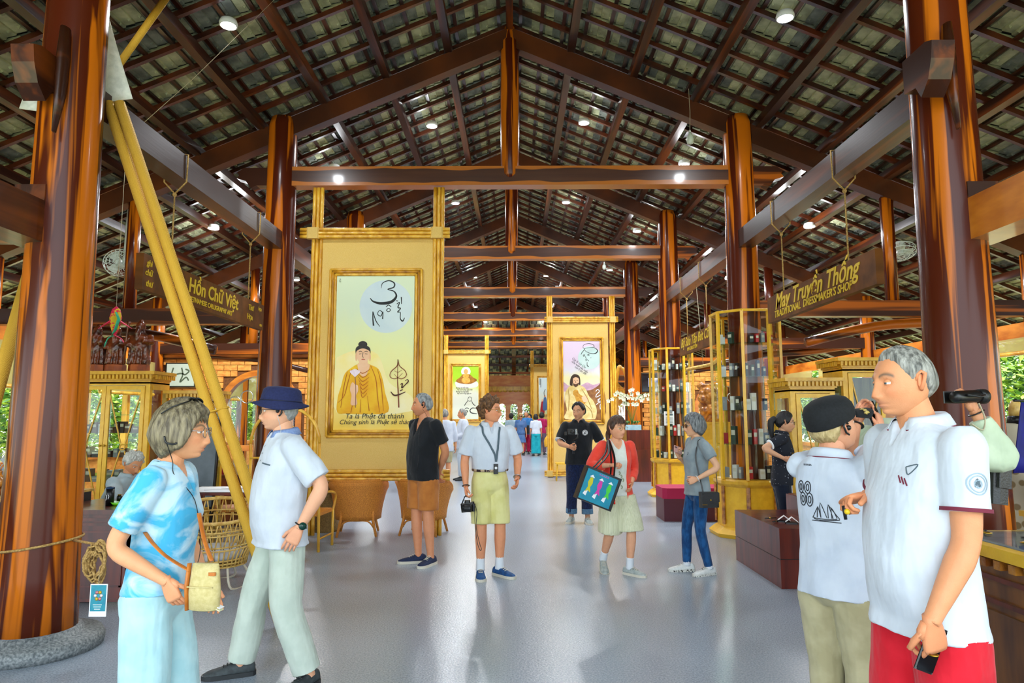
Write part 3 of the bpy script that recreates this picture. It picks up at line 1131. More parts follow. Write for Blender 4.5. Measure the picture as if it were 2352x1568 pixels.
# --- the shepherd painting
z2 = (4.61, 1240, 660)
p2 = Panel('tall bamboo stand with a painting of a bearded shepherd cradling a lamb', 18.45, 1262.5, 1407, 735, 1087, 12, 1269, 1402, (1284, 774, 1389, 974), (1293, 784, 1384, 962),
           gradmat('shepherd ground', [(0, '#7a4a2c'), (.2, '#c8a088'), (.35, '#e8e0c0'), (.5, '#e8e2a8'), (.62, '#d8d4dc'), (.8, '#d8c4d8')]))
p2.disc('painted_moon', 525, 745, 122, flatmat('teal moon', '#bcd8d4', '#c8dcd8'), z2)
p2.strokes('brush_letters', [[(435, 712, .8), (445, 690, 1.2), (470, 655, 1), (455, 632, .7), (470, 605, .8), (520, 594, 1), (565, 608, 1), (570, 632, .9), (500, 640, .8), (470, 655, .8), (500, 685, .9), (560, 702, 1.3), (600, 690, 2), (606, 660, 1.6), (570, 635, .8)],
                             [(458, 722), (466, 712), (476, 720), (464, 730), (458, 722)], [(502, 718), (512, 708), (522, 716), (508, 722)], [(480, 730, .8), (490, 758, 1), (478, 770, .7)], [(485, 780, .8), (500, 766, 1), (520, 780, .7)], [(500, 790, .8), (500, 825, 1.2), (516, 838, 1.8)], [(540, 740, 1), (538, 750, .6)]], 5.5, ink, z2)
for k, (body, px, py) in enumerate((('Con là của Cha', 1313, 824), ('Cha luôn yêu mến', 1312, 831), ('con trọn đời', 1319, 843))):
    p2.text('caption', body, px, py, 5.5, ink, rot=R(36), sx=.8)
p2.poly('painted_mountain', [(250, 1000), (270, 1015), (310, 1040), (420, 1040), (500, 1005), (560, 1030), (610, 1018), (665, 1010), (668, 1110), (500, 1110), (252, 1100)], flatmat('mauve hills', '#b890a8', '#cfa8b8', (8, 8, 8)), z2)
p2.poly('painted_hill', [(470, 1090), (540, 1085), (610, 1045), (668, 1020), (668, 1392), (252, 1392), (252, 1250), (300, 1150)], flatmat('brown hill', '#7c4c26', '#a06c3a', (9, 9, 9)), z2)
p2.poly('painted_robe', [(305, 1050), (350, 1035), (425, 1035), (480, 1070), (520, 1150), (565, 1200), (600, 1290), (590, 1380), (540, 1395), (270, 1392), (285, 1300), (268, 1200), (270, 1110)], flatmat('cream robe', '#d8bc70', '#ead89c', (9, 9, 9)), z2)
p2.poly('painted_hair', [(330, 945), (360, 918), (400, 925), (422, 950), (428, 1000), (424, 1035), (395, 1010), (350, 1010), (345, 1040), (318, 1030), (320, 980)], flatmat('brown hair', '#3c2818'), z2)
p2.poly('painted_face', [(350, 965), (375, 950), (408, 962), (414, 1000), (400, 1035), (375, 1048), (352, 1028)], sk, z2)
p2.poly('painted_beard', [(352, 1012), (380, 1024), (408, 1010), (404, 1038), (378, 1054), (354, 1036)], flatmat('beard', '#5a3a22'), z2)
p2.strokes('painted_features', [[(362, 985), (374, 988)], [(388, 988), (402, 985)], [(380, 990), (378, 1008), (386, 1010)]], 4, flatmat('brown hair', '#3c2818'), z2)
p2.poly('painted_lamb', [(350, 1100), (375, 1082), (402, 1090), (412, 1120), (450, 1150), (480, 1180), (478, 1230), (430, 1240), (390, 1215), (372, 1160), (352, 1130)], flatmat('amber fleece', '#b87a1c', '#d4a03c', (20, 20, 20)), z2)
p2.poly('painted_hand', [(440, 1160), (480, 1145), (510, 1175), (500, 1205), (460, 1210)], sk, z2)
p2.strokes('robe_folds', [[(300, 1080, .5), (310, 1180, 1), (300, 1300, .6)], [(440, 1070, .5), (500, 1170, 1), (550, 1290, .7)], [(340, 1230, .5), (380, 1300, 1), (370, 1390, .6)], [(480, 1240, .5), (540, 1300, 1), (560, 1380, .6)]], 7, flatmat('robe shade ochre', '#a88238'), z2)
p2.strokes('white_letters', [[(590, 1100), (610, 1080), (630, 1100), (600, 1130), (592, 1160), (620, 1150), (650, 1130)], [(610, 1190), (640, 1170), (612, 1205), (650, 1200)], [(596, 1240), (620, 1220), (650, 1215), (636, 1250), (640, 1290)]], 8, m_white, z2)

# --- the laughing monk painting
z3 = (5.225, 1020, 700)
p3 = Panel('bamboo stand with a green-topped painting of a seated laughing monk', 27.4, 1024.5, 1118, 808, 1020, 9, 1027, 1114, (1034, 835, 1105, 969), (1040, 841, 1099, 962),
           gradmat('monk ground', [(0, '#d6dcc8'), (.45, '#dfe0cc'), (.62, '#d8e07a'), (.75, '#a8cc1c'), (.9, '#9cc814')]))
p3.disc('painted_halo', 262, 800, 56, flatmat('halo', '#eef0e0'), z3)
p3.poly('painted_cloud', [(130, 930), (200, 900), (320, 905), (400, 925), (400, 980), (300, 1000), (160, 990)], flatmat('cloud', '#e6e0d4'), z3)
p3.poly('painted_robe', [(225, 830), (300, 830), (350, 870), (395, 900), (360, 930), (300, 950), (220, 945), (160, 930), (145, 905), (190, 870)], flatmat('bronze robe', '#8f5a14', '#b87a22', (12, 12, 12)), z3)
p3.disc('painted_belly', 262, 905, 52, flatmat('gold skin', '#d89a30', '#e8b454', (12, 12, 12)), z3, 38)
p3.disc('painted_chest', 262, 852, 36, flatmat('gold skin', '#d89a30'), z3, 30)
p3.disc('painted_face', 262, 800, 26, flatmat('gold face', '#d8a460'), z3, 30)
for k in range(4):
    p3.text('caption', ['Buông xả niềm đau', 'Nụ cười từng ngày nhẹ', 'Buông xả từng ngày', 'Nụ cười từng ngày an'][k], 1047 + (k % 2) * 3, 892 + 4.2 * k, 3.6, ink, sx=.75)
p3.strokes('monk_outline', [[(285, 1130), (300, 1104), (325, 1110), (330, 1140), (310, 1155), (285, 1145), (285, 1130)], [(285, 1150), (255, 1190, 1.6), (245, 1210)], [(330, 1150), (350, 1190, 1.6), (376, 1208, 1.6)]], 5, ink, z3)
p3.strokes('brush_letters', [[(380, 1240, .8), (340, 1236, 1.2), (312, 1265, 1.6), (330, 1295, 1.6), (392, 1304, .8)], [(250, 1245), (275, 1235), (300, 1245)], [(250, 1275), (270, 1262), (282, 1280, 1.2), (255, 1288)], [(266, 1304, 1.4), (274, 1308)]], 7, ink, z3)
# --- the far elders painting
z4 = (5.225, 1020, 700)
p4 = Panel('small far bamboo stand with a painting of three robed elders', 34.0, 1222, 1297, 840, 1000, 7, 1225, 1294, (1233, 863, 1288, 955), (1237, 866, 1284, 952), gradmat('elder ground', [(0, '#d8d888'), (.3, '#e2e4c8'), (.7, '#d4e4e4')]))
for k, (cx_, h, m1) in enumerate(((1180, 1160, '#a81c28'), (1210, 1110, '#4a6c9c'), (1260, 1150, '#7a8a5c'), (1300, 1130, '#b89a3c'))):
    p4.poly('painted_elder', [(cx_ - 12, h), (cx_ + 14, h), (cx_ + 26, h + 90), (cx_ + 20, h + 150), (cx_ - 22, h + 150), (cx_ - 24, h + 80)], flatmat('elder ' + m1, m1), z4)
    p4.disc('painted_head', cx_, h - 14, 13, sk, z4)
p4.strokes('painted_tree', [[(1205, 1100), (1200, 1050), (1215, 1010)], [(1150, 880), (1150, 960)], [(1160, 890), (1160, 990)]], 6, ink, z4)


# ------------------------------------------------------------------ hanging sign boards
def sign(label, x, ya, yb, z0, z1_, face, lines, ropes, side_txt=None):
    """board under the lengthwise beam at x; face = +1 faces +x, -1 faces -x"""
    cy = (ya + yb) / 2
    s = thing('sign_board', label, 'sign', (x, cy, z0))
    h = z1_ - z0
    MB().b2((-.035, ya - cy, 0), (.035, yb - cy, h)).build('board', m_signb, s)
    for body, u, v, size, shear, off in lines:
        yy = u if face > 0 else -u
        # reading direction: towards -y seen from +x side is right-to-left, so text runs +y for face>0
        mt = basis((face * .037, -u, v), (0, (1 if face > 0 else -1), 0), (0, 0, 1))
        text('lettering', body, size, mt, m_gold, s, ext=.002, shear=shear, off=off)
    for y in ropes:
        r = MB()
        top = 3.94 - z0
        r.tube([(0, y - cy, h - .02), (0, y - cy, top - .14)], .008, 6)
        r.tube([(0, y - cy, top - .14), (-.11, y - cy, top - .02), (-.115, y - cy, top + .26), (0, y - cy, top + .27), (.115, y - cy, top + .26), (.11, y - cy, top - .02), (0, y - cy, top - .14)], .008, 6)
        r.sphere((0, y - cy, top - .15), .022, 8, 6)
        r.build('hanging_rope', m_cord, s)
    if side_txt:
        for body, z in side_txt:
            text('edge_lettering', body, .09, basis((-.03, ya - cy - .002, z), (1, 0, 0), (0, 0, 1)), m_gold, s, ext=.001)
    return s


sign('brown hanging sign board with yellow letters reading Hồn Chữ Việt, Vietnamese calligraphy art', -3.3, 6.0, 8.95, 2.74, 3.07, 1,
     [('Hồn Chữ Việt', .62, .14, .21, .1, .004), ('VIETNAMESE CALLIGRAPHY ART', .62, .045, .075, .1, .001), ('Thư', -.95, .2, .1, .1, .001), ('Họa', -.92, .08, .1, .1, .001), ('Hỏi', 1.1, .1, .17, .1, .002),
      ('ghi', 1.42, .23, .08, .1, .001), ('chữ', 1.44, .14, .08, .1, .001), ('thư', 1.42, .04, .08, .1, .001), ('họa', -1.28, .24, .07, .1, .001), ('em', -1.34, .04, .06, .1, .001)], (6.55, 8.5))
sign('brown hanging sign board with yellow letters reading May Truyền Thống, traditional dressmaker\'s shop', 3.3, 5.95, 8.55, 2.76, 3.08, -1,
     [('May Truyền Thống', -1.05, .14, .26, .35, .004), ('TRADITIONAL  DRESSMAKER\'S SHOP', -1.08, .04, .118, .2, .001)], (6.5, 8.1))
sign('distant brown hanging sign board reading Bộ Sưu Tập Bút Cổ, pen collection', 3.3, 10.85, 13.2, 2.76, 3.08, -1,
     [('Bộ Sưu Tập Bút Cổ', -1.05, .14, .23, .35, .003), ('PEN COLLECTION', -.6, .045, .085, .2, .001)], (11.4, 12.7))


# ------------------------------------------------------------------ cabinets
def cornice(mb, x0, x1, y0, y1, z, h=.16, ov=.09):
    for k in range(4):
        t = k / 3
        o = ov * t ** 1.3
        mb.b2((x0 - o, y0 - o, z + h * k / 4), (x1 + o, y1, z + h * (k + 1) / 4 + .001))
    n = int((x1 - x0 + 2 * ov) / .05)
    for k in range(n):
        x = x0 - ov * .7 + (x1 - x0 + 1.4 * ov) * (k + .5) / n
        mb.box((x, y0 - ov * .75, z + h * .55), (.026, .03, h * .34))
    m = int((y1 - y0) / .05)
    for sx_, xx in ((-1, x0 - ov * .75), (1, x1 + ov * .75)):
        for k in range(m):
            mb.box((xx, y0 + (y1 - y0) * (k + .5) / m, z + h * .55), (.03, .026, h * .34))


def glass_cabinet(label, x0, x1, y, d, zb, zt, nd, cross=True, base=.45, loc_y=None, drape=None):
    """yellow display cabinet facing -y with X-barred glass doors"""
    L0 = V(((x0 + x1) / 2, y + d / 2, 0))
    t = thing('display_cabinet', label, 'cabinet', L0)
    a, b = x0 - L0.x, x1 - L0.x
    f, k = -d / 2, d / 2
    MB().b2((a, f, 0), (b, k, base)).build('base_cupboard', m_yel, t)
    mb = MB()
    for j in range(3):
        mb.b2((a - .02, f - .02 - .008 * j, base - .02 - .05 * j), (b + .02, f, base + .01 - .05 * j))
    mb.build('base_moulding', m_yel2, t)
    for xx in (a, b - .06):
        for yy in (f, k - .06):
            MB().b2((xx, yy, base), (xx + .06, yy + .06, zt)).build('corner_post', m_yel, t)
    for xx in (a + .003, b - .005):
        MB().b2((xx, f + .06, base + .05), (xx + .002, k - .06, zt)).build('side_pane', m_glass, t)
        for zz in (base, zt - .06):
            MB().b2((xx - .003 if xx < 0 else xx - .015, f + .06, zz), (xx + .015, k - .06, zz + .06)).build('side_rail', m_yel, t)
    for i in range(3):
        z = base + (zt - base) * (i + 1) / 4
        MB().b2((a + .03, f + .05, z), (b - .03, k - .04, z + .008)).build('glass_shelf', m_shelfg, t)
    MB().b2((a, f, zt), (b, k, zt + .04)).build('top_board', m_yel, t)
    mb = MB()
    cornice(mb, a, b, f, k, zt + .02)
    mb.build('cornice', m_yel2, t)
    w = (b - a - .12) / nd
    for i in range(nd):
        u0 = a + .06 + w * i + .004
        u1 = u0 + w - .008
        dr = MB()
        s = .05
        for q in ((u0, base + .02, u0 + s, zt - .01), (u1 - s, base + .02, u1, zt - .01), (u0 + s, base + .02, u1 - s, base + .02 + s), (u0 + s, zt - .01 - s, u1 - s, zt - .01)):
            dr.b2((q[0], f - .012, q[1]), (q[2], f + .018, q[3]))
        do = dr.build('door', m_yel, t)
        MB().b2((u0 + s, f, base + .07), (u1 - s, f + .004, zt - .06)).build('glass_pane', m_glass, do)
        if cross:
            cx_, cz = (u0 + u1) / 2, (base + zt) / 2 - .02
            xb = MB()
            for sx_ in (-1, 1):
                for sz in (-1, 1):
                    xb.bar((cx_ + sx_ * .03, f - .006, cz + sz * .05), (cx_ + sx_ * (w / 2 - s), f - .006, cz + sz * ((zt - base) / 2 - .09)), .014, .014)
            xb.tube([(cx_ + .035 * math.cos(q), f - .008, cz + .035 * math.sin(q)) for q in [2 * PI * n / 20 for n in range(20)]], .009, 6, closed=True)
            xb.build('cross_bars', m_yel2, do)
        MB().sphere((u1 - .025 if i % 2 == 0 else u0 + .025, f - .03, (base + zt) / 2), .014, 8, 6).build('knob', m_brass, do)
    return t


cabL = glass_cabinet('tall yellow glass cabinet with X-barred doors under three dark wood statues', -5.86, -4.72, 8.95, .5, .75, 2.02, 2)
cabL2 = glass_cabinet('low yellow glass cabinet right of the statue cabinet', -4.62, -4.08, 9.35, .42, .6, 1.78, 2, cross=False)
cabR = glass_cabinet('tall yellow glass cabinet with X-barred doors behind the black-capped person', 4.14, 5.6, 8.5, .55, .62, 2.14, 3)
MB().b2((-.7, .2, .65), (.7, .215, 2.1)).build('back_curtain', mat('olive drape', '#3c3a1c', '#6e6a3a', (40, 3, 1), rough=.9, bump=.4, bsc=(40, 3, 1)), cabR)
cabR2 = glass_cabinet('small yellow glass cabinet left of the tall right-hand cabinet', 3.40, 3.94, 8.3, .5, .6, 1.88, 1)
# dark goods inside the cabinets
gr = random.Random(21)
NTH = ['first', 'second', 'third', 'fourth', 'fifth', 'sixth', 'seventh', 'eighth', 'ninth', 'tenth', 'eleventh', 'twelfth']
GOODS = [('#16382e', 'dark green'), ('#101114', 'black'), ('#b01420', 'red'), ('#d8d8d0', 'white'), ('#5a3a20', 'brown'), ('#1c3a5c', 'blue'), ('#8a8f94', 'silver'), ('#c9b078', 'tan')]


def goods(name, cat, x0, x1, y, z, n, where, hmin=.1, hmax=.2, cols=None, wd=(.025, .06)):
    x = x0
    last = {}
    for k in range(n):
        w = gr.uniform(*wd)
        if x + w > x1:
            break
        col, cn = GOODS[gr.choice(cols) if cols else gr.randrange(len(GOODS))]
        h = gr.uniform(hmin, hmax)
        o = thing(name, f'{cn} {cat}, {NTH[k]} from the left {where}', cat, (x + w / 2, y, z), 0, f'{cat}s {where}')
        MB().box((0, 0, h / 2), (w, .1, h), ch=.004).build('case', mat('goods ' + cn, col, rough=.45), o)
        MB().b2((-w * .4, -.052, h * .55), (w * .4, -.05, h * .8)).build('label_strip', mat('goods label', '#c9c4b0', rough=.6), o)
        x += w + gr.uniform(.004, .03)


for i in range(3):
    goods('carved_box', 'keepsake box', -5.75, -4.85, 9.15, .758 + .3175 * i if i == 0 else .758 + .3175 * i, 9, ['on the floor', 'on the lowest shelf', 'on the middle shelf'][i] + ' of the statue cabinet', .06, .2, [1, 4, 4, 6, 3], (.05, .1))
    goods('carved_box', 'gift box', 4.2, 5.4, 8.75, .628 + .38 * i, 8, ['on the floor', 'on the lowest shelf', 'on the middle shelf'][i] + ' of the tall right cabinet', .06, .18, [1, 4, 7], (.05, .12))

# ------------------------------------------------------------------ octagonal glass towers round two columns


def oct_ring(r, z, sx=1.0):
    return [V((r * math.cos(R(22.5 + 45 * k)) * sx, r * math.sin(R(22.5 + 45 * k)), z)) for k in range(8)]


def tower(label, y, zt=3.02, r=.47, shelves=4, short='near'):
    t = thing('glass_tower', label, 'display case', (COLX, y, 0))
    MB().rings([oct_ring(r + .10, 0), oct_ring(r + .12, .05), oct_ring(r + .06, .10), oct_ring(r + .02, .13)], sm=False).build('foot', m_yel, t)
    MB().rings([oct_ring(r, .12), oct_ring(r, .70)], sm=False).build('base_box', m_yel, t)
    MB().rings([oct_ring(r + .01, .66), oct_ring(r + .04, .70), oct_ring(r + .04, .74), oct_ring(r, .76)], sm=False).build('base_moulding', m_yel2, t)
    rr = oct_ring(r + .015, 0)
    for p in rr:
        a = math.atan2(p.y, p.x)
        MB().box((p.x, p.y, .42), (.03, .055, .5), M.Rotation(a, 3, 'Z'), ch=.008).build('carved_pilaster', m_carve, t)
        MB().box((p.x * .985, p.y * .985, (.76 + zt) / 2), (.035, .04, zt - .76), M.Rotation(a, 3, 'Z')).build('post', m_yel, t)
    for k in range(8):
        a, b = rr[k] * .955, rr[(k + 1) % 8] * .955
        g = MB()
        g.add([(a.x, a.y, .77), (b.x, b.y, .77), (b.x, b.y, zt - .03), (a.x, a.y, zt - .03)], [(0, 1, 2, 3)])
        g.build('glass_pane', m_glass, t)
    MB().rings([oct_ring(r - .02, zt - .03), oct_ring(r + .025, zt - .03), oct_ring(r + .035, zt), oct_ring(r - .02, zt + .01)], cap=False, sm=False).build('top_rim', m_yel, t)
    zs = [.765] + [.765 + (zt - .765) * (k + 1) / (shelves + 1) for k in range(shelves)]
    for k, z in enumerate(zs):
        if k:
            sh = MB()
            o_, i_ = oct_ring(r - .035, z), oct_ring(.235, z)
            for j in range(8):
                j2 = (j + 1) % 8
                q = [o_[j], o_[j2], i_[j2], i_[j]]
                sh.add([p for p in q] + [p + V((0, 0, .008)) for p in q], [(3, 2, 1, 0), (4, 5, 6, 7), (0, 1, 5, 4), (2, 3, 7, 6)])
            sh.build('glass_shelf', m_shelfg, t)
        wh = f'{["floor", "lowest shelf", "second shelf", "third shelf", "top shelf"][k]} of the {short} glass tower'
        n = 0
        for sidek, (ang, cnt) in enumerate(((-90, 4), (-135, 2), (-45, 2), (180, 2))):
            ca, sa = math.cos(R(ang)), math.sin(R(ang))
            for j in range(cnt):
                if gr.random() < .2:
                    continue
                off = (j - (cnt - 1) / 2) * .078
                w = gr.uniform(.035, .07)
                h = gr.uniform(.1, .24 if k else .18)
                col, cn = GOODS[gr.choice([0, 1, 0, 2, 3, 3, 5, 6, 3])]
                rad = .335 if ang != -90 else .345
                px, py_ = COLX + ca * rad - sa * off, y + sa * rad + ca * off
                n += 1
                o = thing('pen_box', f'{cn} box, {NTH[j]} on the {["front", "left front", "right front", "left"][sidek]} edge, {wh}', 'box', (px, py_, z + .009), R(ang + 90), f'boxes in the {short} glass tower')
                MB().box((0, 0, h / 2), (w, .07, h), ch=.003).build('case', mat('goods ' + cn, col, rough=.45), o)
                MB().b2((-w * .38, -.0365, h * .5), (w * .38, -.035, h * .78)).build('label_strip', mat('goods label', '#c9c4b0', rough=.6), o)
    return t


tower('near octagonal yellow glass tower of shelves built round a column', TY[1], 3.04, .455, 4, 'near')
tower('farther octagonal yellow glass tower of shelves built round a column', TY[2], 2.98, .43, 4, 'farther')
o = thing('notice_card', 'white printed notice leaning in the farther glass tower', 'notice', (P(1537, 960, TY[2] - .37).x, TY[2] - .372, 1.42))
MB().b2((-.1, -.004, 0), (.1, .004, .28)).build('sheet', m_white, o)
MB().b2((-.07, -.006, .2), (.07, -.004, .23)).build('heading', m_slate_ if 'm_slate_' in globals() else mat('slate print', '#51606a'), o)
for k in range(5):
    MB().b2((-.07, -.006, .05 + .025 * k), (.07, -.004, .058 + .025 * k)).build('print_line', mat('slate print', '#51606a'), o)

# ------------------------------------------------------------------ dark carved statues on the left cabinet


def statue(px, label, h, staff=False, twin=False, gourd=False):
    x = P(px, 800, 9.18).x
    t = thing('carved_statue', label, 'statue', (x, 9.2, 2.205))
    MB().rings([oct_ring(.135, 0), oct_ring(.13, .1)], sm=False).build('plinth', mat('statue plinth', '#7c3410', '#a8521a', (9, 9, 9), rough=.35, coat=.3), t)
    b = MB()
    k = h / .55
    b.lathe([(.13 * k, 0), (.14 * k, .05 * k), (.125 * k, .12 * k), (.13 * k, .2 * k), (.15 * k, .27 * k), (.12 * k, .36 * k), (.06 * k, .41 * k), (.05 * k, .43 * k)], (0, 0, .1), 18, sy=.75)
    b.sphere((0, -.035 * k, .1 + .23 * k), (.1 * k, .085 * k, .11 * k))
    b.sphere((0, -.01, .1 + .49 * k), (.06 * k, .062 * k, .075 * k))
    b.sphere((0, .0, .1 + .56 * k), (.03 * k, .03 * k, .03 * k))
    b.tube([(-.12 * k, 0, .1 + .37 * k), (-.16 * k, -.04, .1 + .27 * k), (-.08 * k, -.12 * k, .1 + .24 * k)], [.045 * k, .05 * k, .03 * k])
    b.tube([(.12 * k, 0, .1 + .37 * k), (.16 * k, -.04, .1 + .29 * k), (.09 * k, -.12 * k, .1 + .3 * k)], [.045 * k, .05 * k, .03 * k])
    b.tube([(0, -.06 * k, .1 + .46 * k), (0, -.085 * k, .1 + .4 * k), (0, -.1 * k, .1 + .3 * k)], [.03 * k, .035 * k, .008])
    for q in range(5):
        a = R(-150 + 30 * q)
        b.tube([(.12 * k * math.cos(a), .1 * k * math.sin(a), .1 + .26 * k), (.125 * k * math.cos(a + .1), .11 * k * math.sin(a + .1), .1 + .1 * k), (.14 * k * math.cos(a), .12 * k * math.sin(a), .1)], .014 * k, 6)
    me = remesh(b, 'figure', .009, 2, m_statue)
    wrinkle_s(me, .0035)
    link('figure', me, t)
    if staff:
        MB().tube([(-.15, -.09, .1), (-.15, -.09, .35), (-.13, -.09, .62), (-.12, -.09, .68)], [.012, .012, .014, .03]).build('staff', m_statue, t)
    if gourd:
        MB().lathe([(.01, 0), (.05, .03), (.02, .07), (.03, .1), (.008, .13)], (.12, -.13, .36), 12).build('gourd', m_statue, t)


def wrinkle_s(me, amp):
    for v in me.vertices:
        v.co += v.normal * amp * noise.noise(v.co * 40)


statue(222, 'leftmost dark carved wooden sage statue on the yellow cabinet, half behind the column', .52, gourd=True)
statue(266, 'middle big-bellied dark carved statue on the yellow cabinet behind the fish lantern', .52)
statue(320, 'rightmost dark carved sage statue with a staff on the yellow cabinet', .58, staff=True)

# ------------------------------------------------------------------ lantern, fans, bulbs
x = P(265, 740, 8.3)
t = thing('fish_lantern', 'small pink and green cloth fish lantern hanging on a string', 'lantern', x)
b = MB()
b.rings([sr for sr in [[V((rx * math.cos(a), rx * .6 * math.sin(a), z)) for a in [2 * PI * k / 14 for k in range(14)]] for rx, z in ((.004, .2), (.05, .16), (.075, .06), (.06, -.05), (.025, -.14), (.01, -.17))]])
b.build('body', mat('patchwork pink', '#d01848', '#d8b020', (14, 14, 14), rough=.8, lo=.5, hi=.52), t)
MB().tube([(.03, -.05, .12), (.07, -.05, .03), (.03, -.045, -.1), (-.01, -.04, -.16)], [.02, .034, .03, .01], 8, flat=.3).build('green_back', mat('jade cloth', '#1f9a78', '#38b890', (20, 20, 20), rough=.8), t)
for s in (-1, 1):
    MB().tube([(s * .05, 0, .02), (s * .13, 0, -.03), (s * .21, 0, -.08)], [.03, .022, .006], 8, flat=.3).build('fin', mat('pink cloth', '#d83058', rough=.8), t)
    MB().tube(spline([(0, 0, -.16), (s * .08, 0, -.2), (s * .12, 0, -.28 + .03 * s)], 4), [.012] * 8 + [.004], 6, flat=.4).build('tail_ribbon', mat('jade cloth', '#1f9a78') if s < 0 else mat('pink cloth', '#d83058'), t)
MB().tube([(0, 0, .2), (0, 0, zr(x.x) - x.z + .12)], .003, 5).build('string', m_string, t)


def wall_fan(px, py, Y, label, tilt, yaw):
    p = P(px, py, Y)
    t = thing('ceiling_fan', label, 'fan', p)
    rot = M.Rotation(yaw, 3, 'Z') @ M.Rotation(tilt, 3, 'X')
    cage = MB()
    for r, y in ((.2, -.02), (.2, .05), (.15, -.05), (.1, -.065), (.05, -.07)):
        cage.tube([rot @ V((r * math.cos(2 * PI * k / 24), y, r * math.sin(2 * PI * k / 24))) for k in range(24)], .005, 5, closed=True)
    for k in range(20):
        a = 2 * PI * k / 20
        cage.tube([rot @ V(q) for q in ((.03 * math.cos(a), -.075, .03 * math.sin(a)), (.14 * math.cos(a), -.055, .14 * math.sin(a)), (.2 * math.cos(a), -.02, .2 * math.sin(a)), (.2 * math.cos(a), .05, .2 * math.sin(a)), (.06 * math.cos(a), .09, .06 * math.sin(a)))], .003, 4)
    cage.build('cage', m_fanw, t)
    for k in range(3):
        a = 2 * PI * k / 3
        bl = MB()
        bl.sheet([[rot @ V((r * math.cos(a + d), .01 + .02 * d, r * math.sin(a + d))) for d in (-.5, -.2, .2, .5)] for r in (.03, .08, .13, .17)])
        bl.build('blade', m_fanw, t)
    MB().sphere((0, 0, 0), .05, 12, 8).build('hub', m_fanw, t)
    MB().tube([rot @ V((0, .06, 0)), rot @ V((0, .16, .03))], [.07, .06], 14).build('motor', m_fanw, t)
    top = zr(p.x) - p.z
    MB().tube([rot @ V((0, .15, .03)), V((0, .16, .14)), V((0, .16, top))], [.03, .025, .012], 8).build('stem', m_fanw, t)


wall_fan(272, 602, 9.8, 'white caged fan under the left roof beside the calligraphy sign', R(-12), R(12))
wall_fan(2068, 580, 9.6, 'white caged fan under the right roof beside the dressmaker sign', R(68), R(-10))
for px, py, Y, lab in ((1585, 318, 9.2, 'white bulb hanging on a long flex near the right column top'), (1388, 612, 17.5, 'far white bulb hanging on a flex in the third bay')):
    p = P(px, py, Y)
    t = thing('pendant_bulb', lab, 'light bulb', p)
    MB().lathe([(.018, .09), (.025, .05), (.045, .03), (.05, -.03), (.042, -.07), (.01, -.085)], n=14).build('bulb', m_fanw, t)
    MB().lathe([(.012, .12), (.018, .09)], n=10).build('cap', m_white, t)
    MB().tube([(0, 0, .11), (.01, 0, .4), (0, 0, zr(p.x) - p.z)], .004, 5).build('flex', m_string, t)

# ------------------------------------------------------------------ the leaning rope-wrapped poles with white canvas
foot = G(665, 1440)
ap = P(238, 180, 5.75)
t = thing('pole_tripod', 'leaning pair of yellow rope-wrapped poles under a white canvas', 'tripod', (foot.x, foot.y, 0))
for k in range(2):
    a = G(645 + 34 * k, 1440) - t.location
    q0 = P(248 + 26 * k, 236, 5.25) - t.location
    q1 = a.lerp(q0, 1.0)
    MB().tube([a + V((0, 0, .01)), a.lerp(q0, .3), a.lerp(q0, .6), q1], .043, 12).build('pole', m_rope, t)
for w in (.06, .07, .4):
    a = G(662, 1440).lerp(P(261, 236, 5.25), w) - t.location
    MB().tube([a + V((.095 * math.cos(q), .05 * math.sin(q), .03 * math.cos(q))) for q in [2 * PI * k / 16 for k in range(16)]], .007, 5, closed=True).build('binding', m_dark if w < .1 else m_rope, t)
b0 = P(70, 620, 5.55) - t.location
b1 = P(-10, 905, 5.0) - t.location
dd = (b1 - b0).normalized()
leg0 = b0 - dd * 1.1
sc_ = (0 - b0.z) / dd.z
MB().tube([leg0, b0 + dd * sc_], .05, 12).build('pole', m_rope, t)
MB().tube([P(272, 150, 5.4) - t.location, P(318, 85, 5.4) - t.location, P(385, -10, 5.4) - t.location], .03, 10).build('thin_pole', m_rope, t)
cv = MB()
A_, B_, C_, D_ = [P(*q) - t.location for q in ((243, 20, 5.35), (304, 226, 5.28), (224, 236, 5.28), (222, 60, 5.4))]
g = []
for i in range(8):
    row = []
    for j in range(6):
        a, b = A_.lerp(B_, i / 7), D_.lerp(C_, i / 7)
        row.append(a.lerp(b, j / 5) + V((0, -.04 * math.sin(PI * j / 5) * math.sin(PI * i / 7), 0)))
    g.append(row)
cv.sheet(g)
k = cv.build('canvas', m_canvas, t)
k.modifiers.new('t', 'SOLIDIFY').thickness = .01
cv = MB()
A_, B_, C_, D_ = [P(*q) - t.location for q in ((150, 160, 5.9), (150, 265, 5.8), (45, 250, 5.75), (62, 205, 5.85))]
cv.sheet([[D_.lerp(A_, j / 5).lerp(C_.lerp(B_, j / 5), i / 4) for j in range(6)] for i in range(5)])
k = cv.build('canvas', m_canvas, t)
sd = k.modifiers.new('t', 'SOLIDIFY')
sd.thickness = .01
MB().tube([P(310, 300, 6.2) - t.location, P(450, 175, 6.6) - t.location, P(640, -10, 7.0) - t.location], .0025, 4).build('guy_line', m_string, t)

